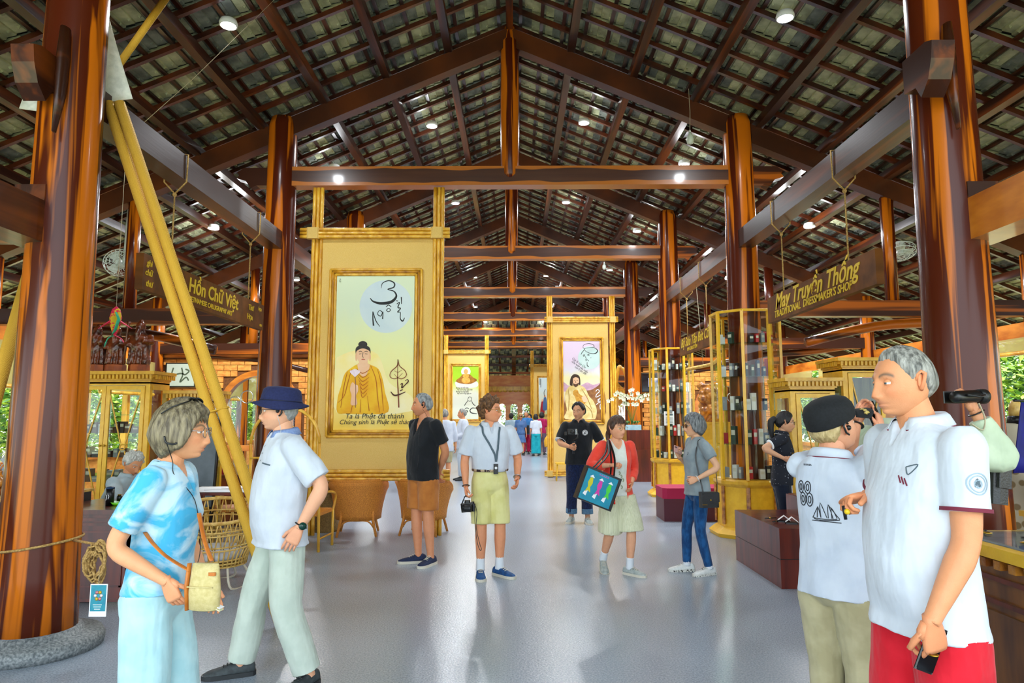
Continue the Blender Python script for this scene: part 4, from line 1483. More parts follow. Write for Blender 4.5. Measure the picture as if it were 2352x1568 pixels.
# ------------------------------------------------------------------ rope, coil and flyer on the front column
r_ = .262
t = thing('twine', 'brown twine tied round the left front column with a hanging coil', 'rope', (-COLX, Y0, 0))
MB().tube([((r_) * math.cos(2 * PI * k / 40), r_ * math.sin(2 * PI * k / 40), .72 + .035 * math.cos(2 * PI * k / 40 - .3)) for k in range(40)], .009, 6, closed=True).build('band', m_cord, t)
rr = random.Random(4)
ctr = P(222, 1292, 4.72) - t.location
coil = MB()
pts = []
for k in range(230):
    a = k * .29
    e = .8 + .32 * math.sin(k * .37) + rr.uniform(-.12, .12)
    pts.append(ctr + V((.062 * e * math.cos(a), .03 * math.sin(k * .21), .125 * e * math.sin(a))))
coil.tube(pts, .008, 6)
coil.tube([V((.255, -.03, .74)), ctr + V((0, .0, .12))], .009, 6)
coil.build('coil', m_cord, t)
p = P(225, 1378, 4.68)
t = thing('flyer', 'blue printed flyer card hanging below the twine coil', 'flyer', p)
MB().b2((-.055, -.002, -.105), (.06, .002, .105)).build('card', m_white, t)
MB().b2((-.048, -.004, -.07), (.053, -.002, .098)).build('printed_panel', mat('flyer blue', '#1b7f96', '#2894a4', (30, 30, 30), rough=.5), t)
for k in range(6):
    a = 2 * PI * k / 6
    MB().lathe([(.012, 0), (.001, .001)], n=10).build('printed_petal', [m_white, mat('flyer gold', '#d8b430'), mat('flyer rose', '#d88a90')][k % 3], t).matrix_local = M.Translation((.003 + .02 * math.cos(a), -.0045, .03 + .024 * math.sin(a))) @ M.Rotation(R(90), 4, 'X')
for k in range(3):
    MB().b2((-.03 + .005 * k, -.005, -.03 - .014 * k), (.03 - .005 * k, -.004, -.026 - .014 * k)).build('print_line', m_white, t)
MB().tube([(.0, 0, .1), (-.01, .01, .2)], .002, 4).build('thread', m_string, t)

# ------------------------------------------------------------------ desk, papers and pots of the calligrapher
t = thing('writing_desk', 'red brown panelled writing desk in front of the seated man', 'desk', (-3.66, 6.45, 0))
MB().b2((-.40, -.40, .76), (.40, .42, .80)).build('desk_top', m_mahog, t)
MB().b2((-.37, -.36, .03), (.37, -.33, .76)).build('front_panel', m_mahog, t)
for x in (-.37, .34):
    MB().b2((x, -.36, 0), (x + .03, .38, .76)).build('side_panel', m_mahog, t)
mb = MB()
for z in (.70, .66, .02):
    mb.b2((-.385, -.375, z), (.385, -.36, z + .025))
mb.build('moulding', m_mahog, t)
for k in range(1):
    mb = MB()
    u0, u1 = -.31, .31
    for q in ((u0, .14, u1, .155), (u0, .6, u1, .615), (u0, .14, u0 + .015, .615), (u1 - .015, .14, u1, .615)):
        mb.b2((q[0], -.37, q[1]), (q[2], -.36, q[3]))
    mb.build('panel_bead', m_mahog, t)


def at_desk(px, Y, z=.8):
    return V((P(px, 1100, Y).x, Y, z))


t = thing('tumbler', 'black tumbler with white lettering on the writing desk', 'cup', at_desk(255, 6.35))
MB().lathe([(.033, 0), (.036, .09), (.036, .15)], n=18).build('body', m_dark, t)
MB().lathe([(.037, .15), (.037, .165), (.02, .17)], n=18).build('lid', mat('blue lid', '#1c3a5c', rough=.3), t)
mb = MB()
ribbon2(mb, [(-.015, .05), (-.008, .08), (-.018, .1)], .005, fn=lambda a, b: (a, -.0365, b))
ribbon2(mb, [(.004, .06), (.012, .085), (.004, .1)], .005, fn=lambda a, b: (a, -.0365, b))
mb.build('lettering', m_white, t)
t = thing('dish', 'bright green dish on the writing desk beside the black tumbler', 'dish', at_desk(282, 6.4))
MB().lathe([(.07, 0), (.095, .03), (.09, .03), (.065, .008)], n=20).build('bowl', mat('lime plastic', '#6fd01c', rough=.4), t)
for k, px in enumerate((277, 292)):
    q = thing('ink_pot', ['left', 'right'][k] + ' small dark ink pot on the green dish', 'pot', at_desk(px, 6.44, .83))
    MB().lathe([(.022, 0), (.024, .04), (.015, .05)], n=14).build('pot', m_dark, q)
    MB().lathe([(.017, .05), (.017, .06)], n=14).build('lid', m_brass, q)
t = thing('stool', 'low dark stool under the seated calligrapher', 'stool', (-4.31, 7.45, 0))
MB().lathe([(.19, .41), (.2, .43), (.19, .45)], n=20).build('seat', m_mahog, t)
for k in range(4):
    a = R(45 + 90 * k)
    MB().tube([(.15 * math.cos(a), .15 * math.sin(a), .42), (.19 * math.cos(a), .19 * math.sin(a), 0)], .018, 8).build('leg', m_mahog, t)
t = thing('paper_table', 'table covered with white paper behind the rattan basket chair', 'table', (-3.0, 7.6, 0))
MB().b2((-.55, -.3, .78), (.5, .35, .81)).build('table_top', m_mahog, t)
for x in (-.5, .45):
    for y in (-.25, .3):
        MB().b2((x - .025, y - .025, 0), (x + .025, y + .025, .78)).build('leg', m_mahog, t)
pp = thing('rice_paper', 'long white calligraphy paper hanging over the table edge', 'paper', (-3.0, 7.6, .812))
g = [[(x, y, 0 if x < .5 else -(x - .5) * 2.2) for y in (-.27, 0, .3)] for x in (-.5, -.2, .1, .4, .5, .56, .62, .68)]
k = MB().sheet(g).build('sheet', m_white, pp)
sd = k.modifiers.new('t', 'SOLIDIFY')
sd.thickness = .003
mb = MB()
ribbon2(mb, [(.54, -.2), (.6, -.1), (.62, .05)], .02, fn=lambda a, b: (a + .004, b, -(a - .5) * 2.2 + .006))
ribbon2(mb, [(-.3, -.1), (-.1, -.05), (.1, -.12)], .03, fn=lambda a, b: (a, b, .004))
ribbon2(mb, [(-.2, .1), (0, .05), (.2, .15)], .02, fn=lambda a, b: (a, b, .004))
mb.build('brush_marks', m_ink, pp)


# ------------------------------------------------------------------ rattan chairs
def wicker_armchair(label, loc, rz):
    t = thing('wicker_armchair', label, 'chair', loc, rz, 'honey wicker armchairs')
    g = []
    for i in range(9):
        u = i / 8
        row = []
        for j in range(25):
            a = R(90 + lerp_(-132, 132, j / 24))
            front = sst_((abs(j - 12) / 12 - .45) / .5)
            zt = .735 - .15 * front
            z = .22 + (zt - .22) * u
            r = .27 + .085 * u ** 1.5 + .012 * (u > .95)
            row.append((r * 1.05 * math.cos(a), -r * math.sin(a) * .95, z))
        g.append(row)
    k = MB().sheet(g).build('woven_shell', m_wick, t)
    sd = k.modifiers.new('t', 'SOLIDIFY')
    sd.thickness = .03
    MB().tube([V(p) + V((0, 0, .005)) for p in g[-1]], .024, 8).build('rim', m_wick, t)
    MB().tube(g[0], .016, 8).build('bottom_rail', m_wick, t)
    MB().lathe([(.26, .38), (.275, .42), (.25, .46), (.05, .47)], n=24).build('seat_cushion', mat('amber cushion', '#b87a34', '#c88c48', (20, 20, 20), rough=.9), t)
    for s in (-1, 1):
        for f in (-1, 1):
            MB().tube([(s * .2, f * .2, .4), (s * .215, f * .215, .2), (s * .26, f * .25, 0)], [.02, .02, .017], 8).build('leg', m_wick, t)
        MB().tube(spline([(s * .22, -.22, .12), (s * .15, -.245, .2), (0, -.255, .22)], 4), .011, 6).build('bracket', m_wick, t)
    return t


lerp_ = lambda a, b, t: a + (b - a) * t
sst_ = lambda x: (lambda q: q * q * (3 - 2 * q))(min(1, max(0, x)))
c1 = wicker_armchair('honey wicker armchair with its back to us under the tall painting', G(822, 1226).to_tuple()[:2] + (0,), R(8))
c2 = wicker_armchair('honey wicker armchair half hidden by the man in ochre shorts', (G(972, 1226).x, G(950, 1226).y + .05, 0), R(-12))
t = thing('wicker_table', 'round brown wicker pedestal table behind the bucket-hat man', 'table', (P(748, 1200, 9.9).x, 9.9, 0))
MB().lathe([(.2, 0), (.2, .03), (.15, .3), (.19, .62), (.22, .68)], n=24).build('pedestal', mat('umber wicker', '#6d5220', '#94743a', (60, 60, 110), rough=.6, bump=.5, bsc=(90, 90, 160)), t)
MB().lathe([(.36, .68), (.37, .70), (.36, .72)], n=30).build('table_top', mat('umber wicker', '#6d5220'), t)


def basket_chair():
    q = P(498, 1200, 6.75)
    t = thing('basket_chair', 'pale rattan basket lounge chair behind the tie-dye woman', 'chair', (q.x, 6.75, 0), R(20))
    pr = lambda u: .25 + .11 * sst_(u * 1.3)
    zz = lambda u, a: .2 + u * (.5 + .08 * math.sin(a))
    pt = lambda u, a: V((pr(u) * 1.12 * math.cos(a), pr(u) * math.sin(a), zz(u, a)))
    N = 56
    for u in (0, .07, .14, .38, .46, .72, .8):
        MB().tube([pt(u, 2 * PI * k / N) for k in range(N)], .008, 6, closed=True).build('hoop', m_wick2, t)
    MB().tube([pt(1, 2 * PI * k / N) for k in range(N)], .018, 8, closed=True).build('rim', m_wick2, t)
    for u0, u1, n, sk_ in ((0, .4, 44, .0), (.42, .76, 30, 1), (.76, 1.0, 30, 1)):
        mb = MB()
        for k in range(n):
            a = 2 * PI * k / n
            if sk_:
                for s in (-1, 1):
                    mb.tube([pt(u0, a + s * .075), pt((u0 + u1) / 2, a + s * .045), pt(u1, a + s * .015)], .007, 5)
            else:
                mb.tube([pt(u0, a), pt((u0 + u1) / 2, a), pt(u1, a)], .008, 5)
        tag(mb.build('cane_band', m_wick2, t), kind='stuff')
    MB().lathe([(.22, .24), (.26, .3), (.22, .36), (.02, .37)], n=24).build('cushion', mat('white cushion', '#c9ced4', rough=.9), t)
    MB().lathe([(.2, .19), (.25, .2), (.02, .21)], n=24).build('bottom_board', m_wick2, t)
    for k in range(3):
        a = R(-60 + 120 * k)
        b = R(-60 + 120 * k + 60)
        MB().tube(spline([(.24 * math.cos(a), .24 * math.sin(a), .2), (.33 * math.cos(a), .33 * math.sin(a), .015), (.33 * math.cos(b), .33 * math.sin(b), .015), (.24 * math.cos(b), .24 * math.sin(b), .2)], 5), .011, 8).build('leg', mat('cream metal', '#cfc6b0', rough=.4), t)


basket_chair()


def hoop_chair(label, loc, rz, h=1.15, w=.5, rosette=True, m=None, cat_group=None):
    m = m or m_bamboo
    t = thing('rattan_chair', label, 'chair', loc, rz, cat_group)
    w2 = w / 2
    for s in (-1, 1):
        MB().tube([(s * w2, .22, 0), (s * w2, .24, .45), (s * w2, .28, h - w2)], .018, 8).build('rear_leg', m, t)
        MB().tube([(s * w2, -.24, 0), (s * w2, -.24, .44)], .018, 8).build('front_leg', m, t)
        MB().tube(spline([(s * w2, -.24, .42), (s * (w2 + .03), -.24, .62), (s * (w2 + .02), -.05, .68), (s * w2, .26, .68)], 5), .016, 8).build('arm', m, t)
        MB().tube([(s * w2, -.24, .15), (s * w2, .23, .15)], .012, 6).build('side_stretcher', m, t)
    yb = .28
    MB().tube([(w2 * math.cos(R(a)), yb, h - w2 + w2 * math.sin(R(a))) for a in range(0, 181, 12)], .02, 8).build('back_hoop', m, t)
    if rosette:
        cz = h - w2 * .95
        MB().tube([(w2 * .45 * math.cos(2 * PI * k / 20), yb - .01, cz + w2 * .45 * math.sin(2 * PI * k / 20)) for k in range(20)], .012, 6, closed=True).build('rosette_ring', m, t)
        mb = MB()
        for k in range(8):
            a = PI * k / 4
            mb.tube([(0, yb - .01, cz), (w2 * .45 * math.cos(a), yb - .01, cz + w2 * .45 * math.sin(a))], .008, 5)
        mb.build('rosette_spokes', m, t)
    for k in range(7):
        x = -w2 + w * (k + 1) / 8
        MB().tube([(x, .25, .46), (x, yb, h - w2 * 1.4 if rosette else h - w2 + math.sqrt(max(.0, w2 * w2 - x * x)))], .008, 5).build('back_spindle', m, t)
    MB().tube([(-w2, yb, h - w2 * 1.42), (w2, yb, h - w2 * 1.42)], .014, 6).build('back_rail', m, t)
    MB().box((0, 0, .44), (w, .5, .04), ch=.03).build('seat', m_wick, t)
    return t


q = P(672, 1150, 8.6)
hoop_chair('tall golden cane chair with a wheel-pattern hoop back behind the bucket-hat man', (q.x, 8.6, 0), R(175), 1.72, .86)
q = P(548, 1100, 8.95)
hoop_chair('pale rattan chair with a round hoop back beyond the paper table', (q.x, 8.95, 0), R(-60), 1.08, .5, False, m_wick2)
q = P(1291, 1080, 17.9)
t = thing('stool', 'small yellow stool by the foot of the shepherd painting', 'stool', (q.x - .03, 17.4, 0))
MB().box((0, 0, .43), (.34, .3, .04), ch=.02).build('seat', m_yel, t)
for sx_ in (-1, 1):
    for sy_ in (-1, 1):
        MB().tube([(sx_ * .12, sy_ * .1, .42), (sx_ * .15, sy_ * .13, 0)], .015, 6).build('leg', m_yel, t)
q = P(1281, 1030, 19.2)
t = thing('bin', 'purple plastic bin behind the videographer', 'bin', (q.x, 19.2, 0))
MB().lathe([(.13, 0), (.16, .4), (.165, .42)], n=18).build('bucket', m_purple, t)
MB().lathe([(.17, .42), (.15, .45), (.02, .46)], n=18).build('lid', m_purple, t)
t = thing('sofa', 'golden rattan sofa far down the hall at the right', 'sofa', (2.1, 27.2, 0))
MB().box((0, 0, .3), (1.5, .7, .35), ch=.08).build('seat', m_yel2, t)
b = MB()
b.tube(spline([(-.75, .3, .4), (-.7, .3, .75), (0, .3, .9), (.7, .3, .75), (.75, .3, .4)], 5), .12, 10)
b.build('backrest', m_yel2, t)
for x in (-.65, .65):
    MB().tube([(x, -.3, 0), (x, -.3, .2)], .04, 8).build('leg', m_yel, t)
    MB().tube([(x, .3, 0), (x, .3, .2)], .04, 8).build('leg', m_yel, t)

# behind the calligrapher: easel board, banner, framed script
q = P(455, 1040, 8.6)
t = thing('easel_board', 'black framed board leaning beside the yellow cabinet', 'board', (q.x + .02, 8.6, 0))
MB().box((0, 0, 1.05), (.4, .03, 1.1), M.Rotation(R(-6), 3, 'X')).build('panel', mat('slate board', '#5c666c', '#6e787e', (6, 6, 6), rough=.6), t)
for x in (-.2, .2):
    MB().box((x, 0, .8), (.03, .045, 1.62), M.Rotation(R(-6), 3, 'X')).build('upright', m_dark, t)
MB().tube([(0, .05, 1.4), (0, .5, 0)], .018, 6).build('rear_prop', m_dark, t)
q = P(481, 1050, 9.6)
t = thing('banner_post', 'white and maroon upright banner beyond the tie-dye woman', 'banner', (q.x, 9.6, 0))
MB().b2((-.08, -.02, .05), (.05, .02, 1.75)).build('panel', m_white, t)
MB().b2((.05, -.025, .05), (.09, .025, 1.75)).build('maroon_edge', mat('maroon', '#5c0a1c', rough=.6), t)
MB().box((0, 0, .03), (.35, .3, .06), ch=.02).build('base', m_dark, t)
q = P(408, 860, 14.05)
t = thing('framed_script', 'framed pale sheet with grey-green brush script on the left brick wall', 'picture', (q.x, 14.19, q.z))
MB().b2((-.32, -.02, -.26), (.32, .02, .26)).build('frame', m_dark, t)
MB().b2((-.29, -.025, -.23), (.29, -.02, .23)).build('sheet', mat('pale green paper', '#bccabb', rough=.6), t)
mb = MB()
for s in ([(-.15, .15), (-.18, 0), (-.12, -.1)], [(-.2, -.02), (0, .03), (.1, .0)], [(.02, .15), (.05, 0), (.0, -.15), (.12, -.05), (.18, -.12)], [(.1, .12), (.18, .08), (.1, .0)]):
    ribbon2(mb, s, .03, fn=lambda a, b: (a, -.027, b))
mb.build('brush_script', mat('moss ink', '#4c5c48'), t)
t = thing('goods_table', 'low brown table of small goods beyond the hoop-back chair', 'table', (-4.1, 10.6, 0))
MB().b2((-.7, -.3, .7), (.7, .3, .74)).build('table_top', m_mahog, t)
MB().b2((-.65, -.25, .0), (.65, .25, .7)).build('cupboard', m_mahog, t)
goods('craft_box', 'craft item', -4.7, -3.5, 10.5, .74, 10, 'on the low table beyond the paper table', .08, .25, [2, 4, 7, 3, 6], (.06, .12))

# ------------------------------------------------------------------ far left dark table
t = thing('work_table', 'dark navy work table left of the front column', 'table', (-5.2, 6.4, 0))
MB().b2((-1.0, -.45, .66), (1.08, .45, .88)).build('apron', m_navyt, t)
MB().b2((-1.02, -.47, .88), (1.1, .47, .90)).build('table_top', m_wick2, t)
MB().b2((-.95, -.4, .02), (1.05, .4, .36)).build('lower_cabinet', m_navyt, t)
for x in (-.9, .95):
    MB().bar((x + .1, -.35, .7), (x - .05, -.35, .34), .07, .07).build('leg', m_navyt, t)
q = thing('tub', 'grey tub with a lime green lid on the shelf of the navy table', 'tub', (P(28, 1200, 6.1).x, 6.12, .36))
MB().lathe([(.07, 0), (.085, .18)], n=16).build('body', mat('clear grey plastic', '#8a969c', rough=.3), q)
MB().lathe([(.09, .18), (.09, .2), (.02, .21)], n=16).build('lid', mat('lime plastic', '#6fd01c'), q)
q = thing('box_lid', 'lime green lid lying on the shelf of the navy table', 'lid', (P(62, 1300, 6.0).x, 6.02, .362))
MB().box((0, 0, .012), (.12, .09, .024), ch=.01).build('lid', mat('lime plastic', '#6fd01c'), q)
fr_ = random.Random(8)
for k in range(6):
    px = [4, 22, 40, 58, 74, 88][k]
    q = thing('driftwood', f'gnarled brown driftwood piece, {["first", "second", "third", "fourth", "fifth", "sixth"][k]} from the left on the navy table', 'driftwood', (P(px, 1120, 6.25).x, 6.2 + .1 * (k % 3), .9), 0, 'driftwood on the navy table')
    b = MB()
    p = V((0, 0, .035))
    pts = [p]
    for j in range(5):
        p = p + V((fr_.uniform(-.05, .05), fr_.uniform(-.04, .04), fr_.uniform(.01, .06)))
        pts.append(p)
    b.tube(spline(pts, 4), [.035 - .0012 * j for j in range(21)], 8)
    b.tube(spline([pts[1], pts[1] + V((.06, 0, .03)), pts[1] + V((.1, .02, .0))], 4), [.025] * 8 + [.006], 8)
    b.sphere((0, 0, .035), (.055, .045, .036), 10, 8)
    b.build('branch', m_carve, q)
q = P(28, 1080, 6.6)
t = thing('desk_fan', 'round desk fan with a blue hub on the navy table', 'fan', (q.x, 6.6, .9))
z0 = q.z - .9
cg = MB()
for r, y in ((.2, 0), (.2, .05), (.14, -.04), (.08, -.055)):
    cg.tube([(r * math.cos(2 * PI * k / 30), y, z0 + r * math.sin(2 * PI * k / 30)) for k in range(30)], .004, 5, closed=True)
for k in range(28):
    a = 2 * PI * k / 28
    cg.tube([(.03 * math.cos(a), -.06, z0 + .03 * math.sin(a)), (.14 * math.cos(a), -.04, z0 + .14 * math.sin(a)), (.2 * math.cos(a), 0, z0 + .2 * math.sin(a))], .0018, 4)
cg.build('cage', mat('grey wire', '#9aa0a4', rough=.4), t)
MB().sphere((0, -.05, z0), (.06, .04, .06), 14, 10).build('hub', mat('blue grey plastic', '#4a6a94', rough=.3), t)
for k in range(3):
    a = 2 * PI * k / 3
    MB().sheet([[(r * math.cos(a + d), .01 + .02 * d, z0 + r * math.sin(a + d)) for d in (-.45, -.15, .15, .45)] for r in (.04, .1, .17)]).build('blade', mat('pale blade', '#b0b8bc', rough=.3), t)
MB().tube([(0, .06, z0), (0, .06, .02)], .018, 8).build('stem', m_dark, t)
MB().lathe([(.1, 0), (.1, .02), (.02, .03)], (0, .06, 0), 18).build('base', m_dark, t)

# ------------------------------------------------------------------ right-hand plinths and goods
pl = G(1792, 1352)
t = thing('plinth', 'low red brown display plinth in front of the saleswoman', 'plinth', (3.45, (6.59 + 7.9) / 2, 0))
for z0, z1_ in ((0, .262), (.27, .55)):
    MB().b2((2.55 - 3.45, -.655, z0), (.95, .655, z1_)).build('block', m_mahog, t)
MB().b2((2.555 - 3.45, -.65, .26), (.945, .65, .272)).build('shadow_gap', m_dark, t)
t = thing('plinth', 'smaller red brown riser block standing on the low plinth', 'plinth', (3.72, 7.4, .55))
MB().b2((-.66, -.3, 0), (.66, .3, .2)).build('block', m_mahog, t)
MB().b2((-.64, -.28, .2), (.64, .28, .208)).build('top_board', m_mahog, t)
for k, (px, Y, z, lab) in enumerate(((1800, 7.0, .55, 'left white card standing folded on the low plinth'), (1818, 6.9, .55, 'right white card standing folded on the low plinth'))):
    q = thing('folded_card', lab, 'card', (P(px, 1180, Y).x, Y, z), R(-20), 'folded cards on the low plinth')
    MB().sheet([[(x, y, .05 - abs(x) * .8 + .012) for y in (-.05, .05)] for x in (-.06, -.03, 0, .03, .06)]).build('card', m_white, q)
    MB().box((-.005, 0, .006), (.12, .1, .012), ch=.01).build('rest', m_dark, q)
for k, (px, Y) in enumerate(((1770, 7.15), (1782, 6.95), (1838, 6.85), (1856, 6.95))):
    q = thing('fountain_pen', f'dark lacquered pen lying on the low plinth, {["leftmost", "second", "third", "rightmost"][k]} of four', 'pen', (P(px, 1190, Y).x, Y, .557), R(20 + 25 * k), 'pens on the low plinth')
    MB().tube([(-.07, 0, .008), (.07, 0, .008)], [.007, .006], 8).build('barrel', m_dark, q)
    MB().tube([(-.015, 0, .008), (.0, 0, .008)], .008, 8).build('gold_band', m_brass, q)
q = thing('paper_sheet', 'pale card lying on the riser block', 'card', (3.35, 7.3, .758), R(10))
MB().b2((-.12, -.08, 0), (.12, .08, .004)).build('sheet', m_white, q)
MB().b2((-.1, -.06, .004), (.1, -.05, .005)).build('print_line', m_slate0 if 'm_slate0' in globals() else mat('slate print', '#51606a'), q)

# counter at the right edge
t = thing('counter', 'dark wooden glass-topped counter at the right edge of the hall', 'counter', (3.02, 2.85, 0))
MB().b2((-.42, -1.3, .08), (.6, 1.3, .84)).build('body', mat('teak', '#4a2208', '#8f5512', (6, 6, 1.2), rough=.3, coat=.4), t)
MB().b2((-.38, -1.26, 0), (.56, 1.26, .08)).build('kick_board', m_dark, t)
MB().b2((-.47, -1.35, .86), (.65, 1.35, .92)).build('top_frame', m_yel, t)
MB().b2((-.40, -1.27, .9), (.58, 1.27, .925)).build('display_bed', mat('grey velvet', '#6a707c', '#868c98', (9, 9, 9), rough=.9), t)
MB().b2((-.40, -1.27, .93), (.58, 1.27, .935)).build('glass_top', m_glass, t)
mb = MB()
for k in range(24):
    mb.box((-.44, -1.25 + k * .108, .83), (.04, .05, .045))
tag(mb.build('dentil_strip', m_carve, t), kind='stuff')
for z in (.74, .62):
    MB().b2((-.44, -1.32, z), (.0, 1.32, z + .025)).build('moulding', m_mahog, t)
for k in range(3):
    MB().b2((-.435, -1.22 + k * .82, .14), (-.42, -.5 + k * .82, .58)).build('side_panel', mat('teak', '#4a2208'), t)
for k in range(5):
    q = thing('brooch', f'small dark ornament on the grey bed of the right counter, {["first", "second", "third", "fourth", "fifth"][k]} from the far end', 'ornament', (2.75 + .12 * (k % 2), 4.0 - .16 * k, .936), k, 'ornaments on the counter')
    MB().lathe([(.03, 0), (.035, .004), (.01, .01)], n=12).build('disc', m_dark if k % 2 else m_brass, q)
    MB().sphere((0, 0, .01), .01, 8, 6).build('stone', m_dark, q)

# dress form, folded cloth, navy hanging
q = P(2336, 980, 5.6)
t = thing('dress_form', 'dress form wearing a beige brocade tunic with round medallions', 'mannequin', (q.x, 5.6, 0))
m_broc = mat('beige brocade', '#8a744c', '#c9bfa4', (11, 11, 11), kind='voro', lo=.28, hi=.36, rough=.6)
MB().rings([sring_(z, w, d) for z, w, d in ((.78, .17, .13), (.95, .18, .13), (1.1, .15, .11), (1.3, .19, .12), (1.42, .2, .11), (1.5, .15, .08), (1.54, .07, .06))] if 'sring_' in globals() else [[V((w * math.cos(a), d * math.sin(a), z)) for a in [2 * PI * k / 28 for k in range(28)]] for z, w, d in ((.55, .2, .15), (.78, .19, .14), (.95, .18, .13), (1.1, .15, .11), (1.3, .19, .12), (1.42, .2, .11), (1.5, .15, .08), (1.54, .07, .06))]).build('tunic', m_broc, t)
MB().lathe([(.068, 1.53), (.062, 1.6), (.05, 1.6)], n=20).build('black_collar', m_dark, t)
MB().lathe([(.05, 1.58), (.05, 1.66), (.03, 1.72), (.005, 1.73)], n=18).build('neck_cap', m_wick2, t)
MB().tube([(0, 0, .6), (0, 0, .03)], .02, 8).build('stand', m_dark, t)
MB().lathe([(.2, 0), (.2, .025), (.03, .04)], n=20).build('foot', m_dark, t)
for s in (-1, 1):
    MB().tube([(s * .17, 0, 1.45), (s * .25, -.02, 1.25), (s * .26, -.03, 1.02)], [.065, .06, .055], 12).build('sleeve', m_broc, t)
q = P(2330, 1080, 5.2)
t = thing('side_table', 'yellow side table carrying folded cloth beside the dress form', 'table', (q.x + .42, 5.0, 0))
MB().b2((-.4, -.22, .86), (.5, .22, .9)).build('table_top', m_yel, t)
for x in (-.36, .46):
    for y in (-.18, .18):
        MB().b2((x - .02, y - .02, 0), (x + .02, y + .02, .86)).build('leg', m_yel, t)
for k, (z, h, col, nm) in enumerate(((.9, .09, '#a87a2c', 'ochre'), (.99, .06, '#8a7a8c', 'mauve'), (1.05, .12, '#9a8268', 'taupe ribbed'))):
    o = thing('folded_cloth', f'{nm} folded cloth in the stack on the yellow side table', 'cloth', (q.x + .42, 5.0, z), 0, 'folded cloths by the dress form')
    MB().box((0, 0, h / 2), (.6, .34, h - .004), ch=.05).build('fold', cloth_(nm, col), o) if 'cloth_' in globals() else MB().box((0, 0, h / 2), (.6, .34, h - .004), ch=.05).build('fold', mat('cloth ' + nm, col, col, (60, 60, 60), rough=.9, bump=.3), o)
    MB().box((0, 0, h / 2), (.602, .342, .006), ch=.05).build('fold_edge', m_dark, o)
q = P(2350, 990, 5.0)
t = thing('hanging_cloth', 'deep navy cloth hanging at the right edge beside the dress form', 'cloth', (q.x + .1, 5.0, 1.2))
g = [[(-.02 + .05 * math.sin(j * 1.1) - .14 * (i / 6), .03 * math.cos(j * 1.3), .55 - i * .13 + 0.02 * j) if False else (-.1 + .05 * j - .1 * i / 6, .03 * math.sin(j * 1.4), .5 - .085 * i) for j in range(8)] for i in range(7)]
k = MB().sheet(g).build('cloth', mat('deep navy', '#0c0c5c', '#14147a', (9, 9, 9), rough=.7), t)
k.modifiers.new('t', 'SOLIDIFY').thickness = .008
MB().tube([(-.15, 0, .51), (.3, 0, .51)], .01, 6).build('rail', m_dark, t)
MB().tube([(.28, 0, .51), (.28, 0, -1.2)], .012, 6).build('rail_post', m_dark, t)

# orchid on its red pedestal
q = G(1490, 1098)
t = thing('pedestal', 'red brown stepped pedestal under the white orchids', 'pedestal', (P(1462, 1000, 17.5).x, 17.5, 0))
yb = 17.5
MB().b2((-.42, -.4, 0), (.48, .4, .78)).build('lower_block', m_mahog, t)
MB().b2((-.3, -.3, .78), (.3, .3, 1.26)).build('upper_block', m_mahog, t)
t = thing('orchid_pot', 'white orchids in a pale blue planter on the red pedestal', 'plant', (P(1452, 1000, 17.5).x, yb, 1.26))
MB().b2((-.22, -.1, 0), (.22, .1, .13)).build('planter', mat('pale blue glaze', '#86b4c4', '#a4c8d4', (9, 9, 9), rough=.3), t)
lf = MB()
orr = random.Random(9)
for k in range(16):
    a = orr.uniform(0, 6.28)
    l = orr.uniform(.14, .25)
    b_ = V((orr.uniform(-.15, .15), 0, .13))
    d = V((math.cos(a), math.sin(a), 0))
    s = V((-d.y, d.x, 0)) * .025
    lf.add([b_, b_ + d * l * .5 + s + V((0, 0, .1)), b_ + d * l + V((0, 0, .05)), b_ + d * l * .5 - s + V((0, 0, .1))], [(0, 1, 2, 3)])
lf.build('leaves', m_leafd, t)
m_orch = mat('orchid white', '#cfd0a8', '#e8e6d0', (20, 20, 20), rough=.6)
for k in range(7):
    a = -1.15 + k * .38
    tip = V((math.sin(a) * .62, orr.uniform(-.15, .1), .62 + .28 * math.cos(a) + .1 * (k % 2)))
    st = spline([(0, 0, .12), (math.sin(a) * .12, 0, .5), (math.sin(a) * .3, tip.y * .6, .78 + .1 * math.cos(a)), tuple(tip)], 5)
    MB().tube(st, .006, 5).build('stem', m_leafd, t)
    for j in range(5):
        p = V(st[-1 - j * 2]) + V((orr.uniform(-.04, .04), orr.uniform(-.04, .04), orr.uniform(-.04, .03)))
        fl = MB()
        for w in range(5):
            an = 2 * PI * w / 5 + .3
            u = V((math.cos(an), -.25, math.sin(an)))
            v_ = V((-math.sin(an), 0, math.cos(an)))
            fl.add([p, p + u * .035 + v_ * .024, p + u * .062, p + u * .035 - v_ * .024], [(0, 1, 2, 3)])
        fl.build('blossom', m_orch, t)
q = P(1484, 878, 18.7)
t = thing('television', 'black flat television on the right brick wall', 'television', (q.x + .12, 18.72, q.z))
MB().box((0, 0, 0), (.5, .05, .52), ch=.01).build('case', m_dark, t)
MB().b2((-.23, -.03, -.23), (.23, -.026, .23)).build('screen', mat('dark screen', '#0a0c14', rough=.1), t)
MB().b2((-.06, -.0315, -.12), (.2, -.03, .12)).build('picture', mat('lit picture', '#5a6a9a', '#d8d0d8', (8, 8, 8), emit=0, rough=.3), t)

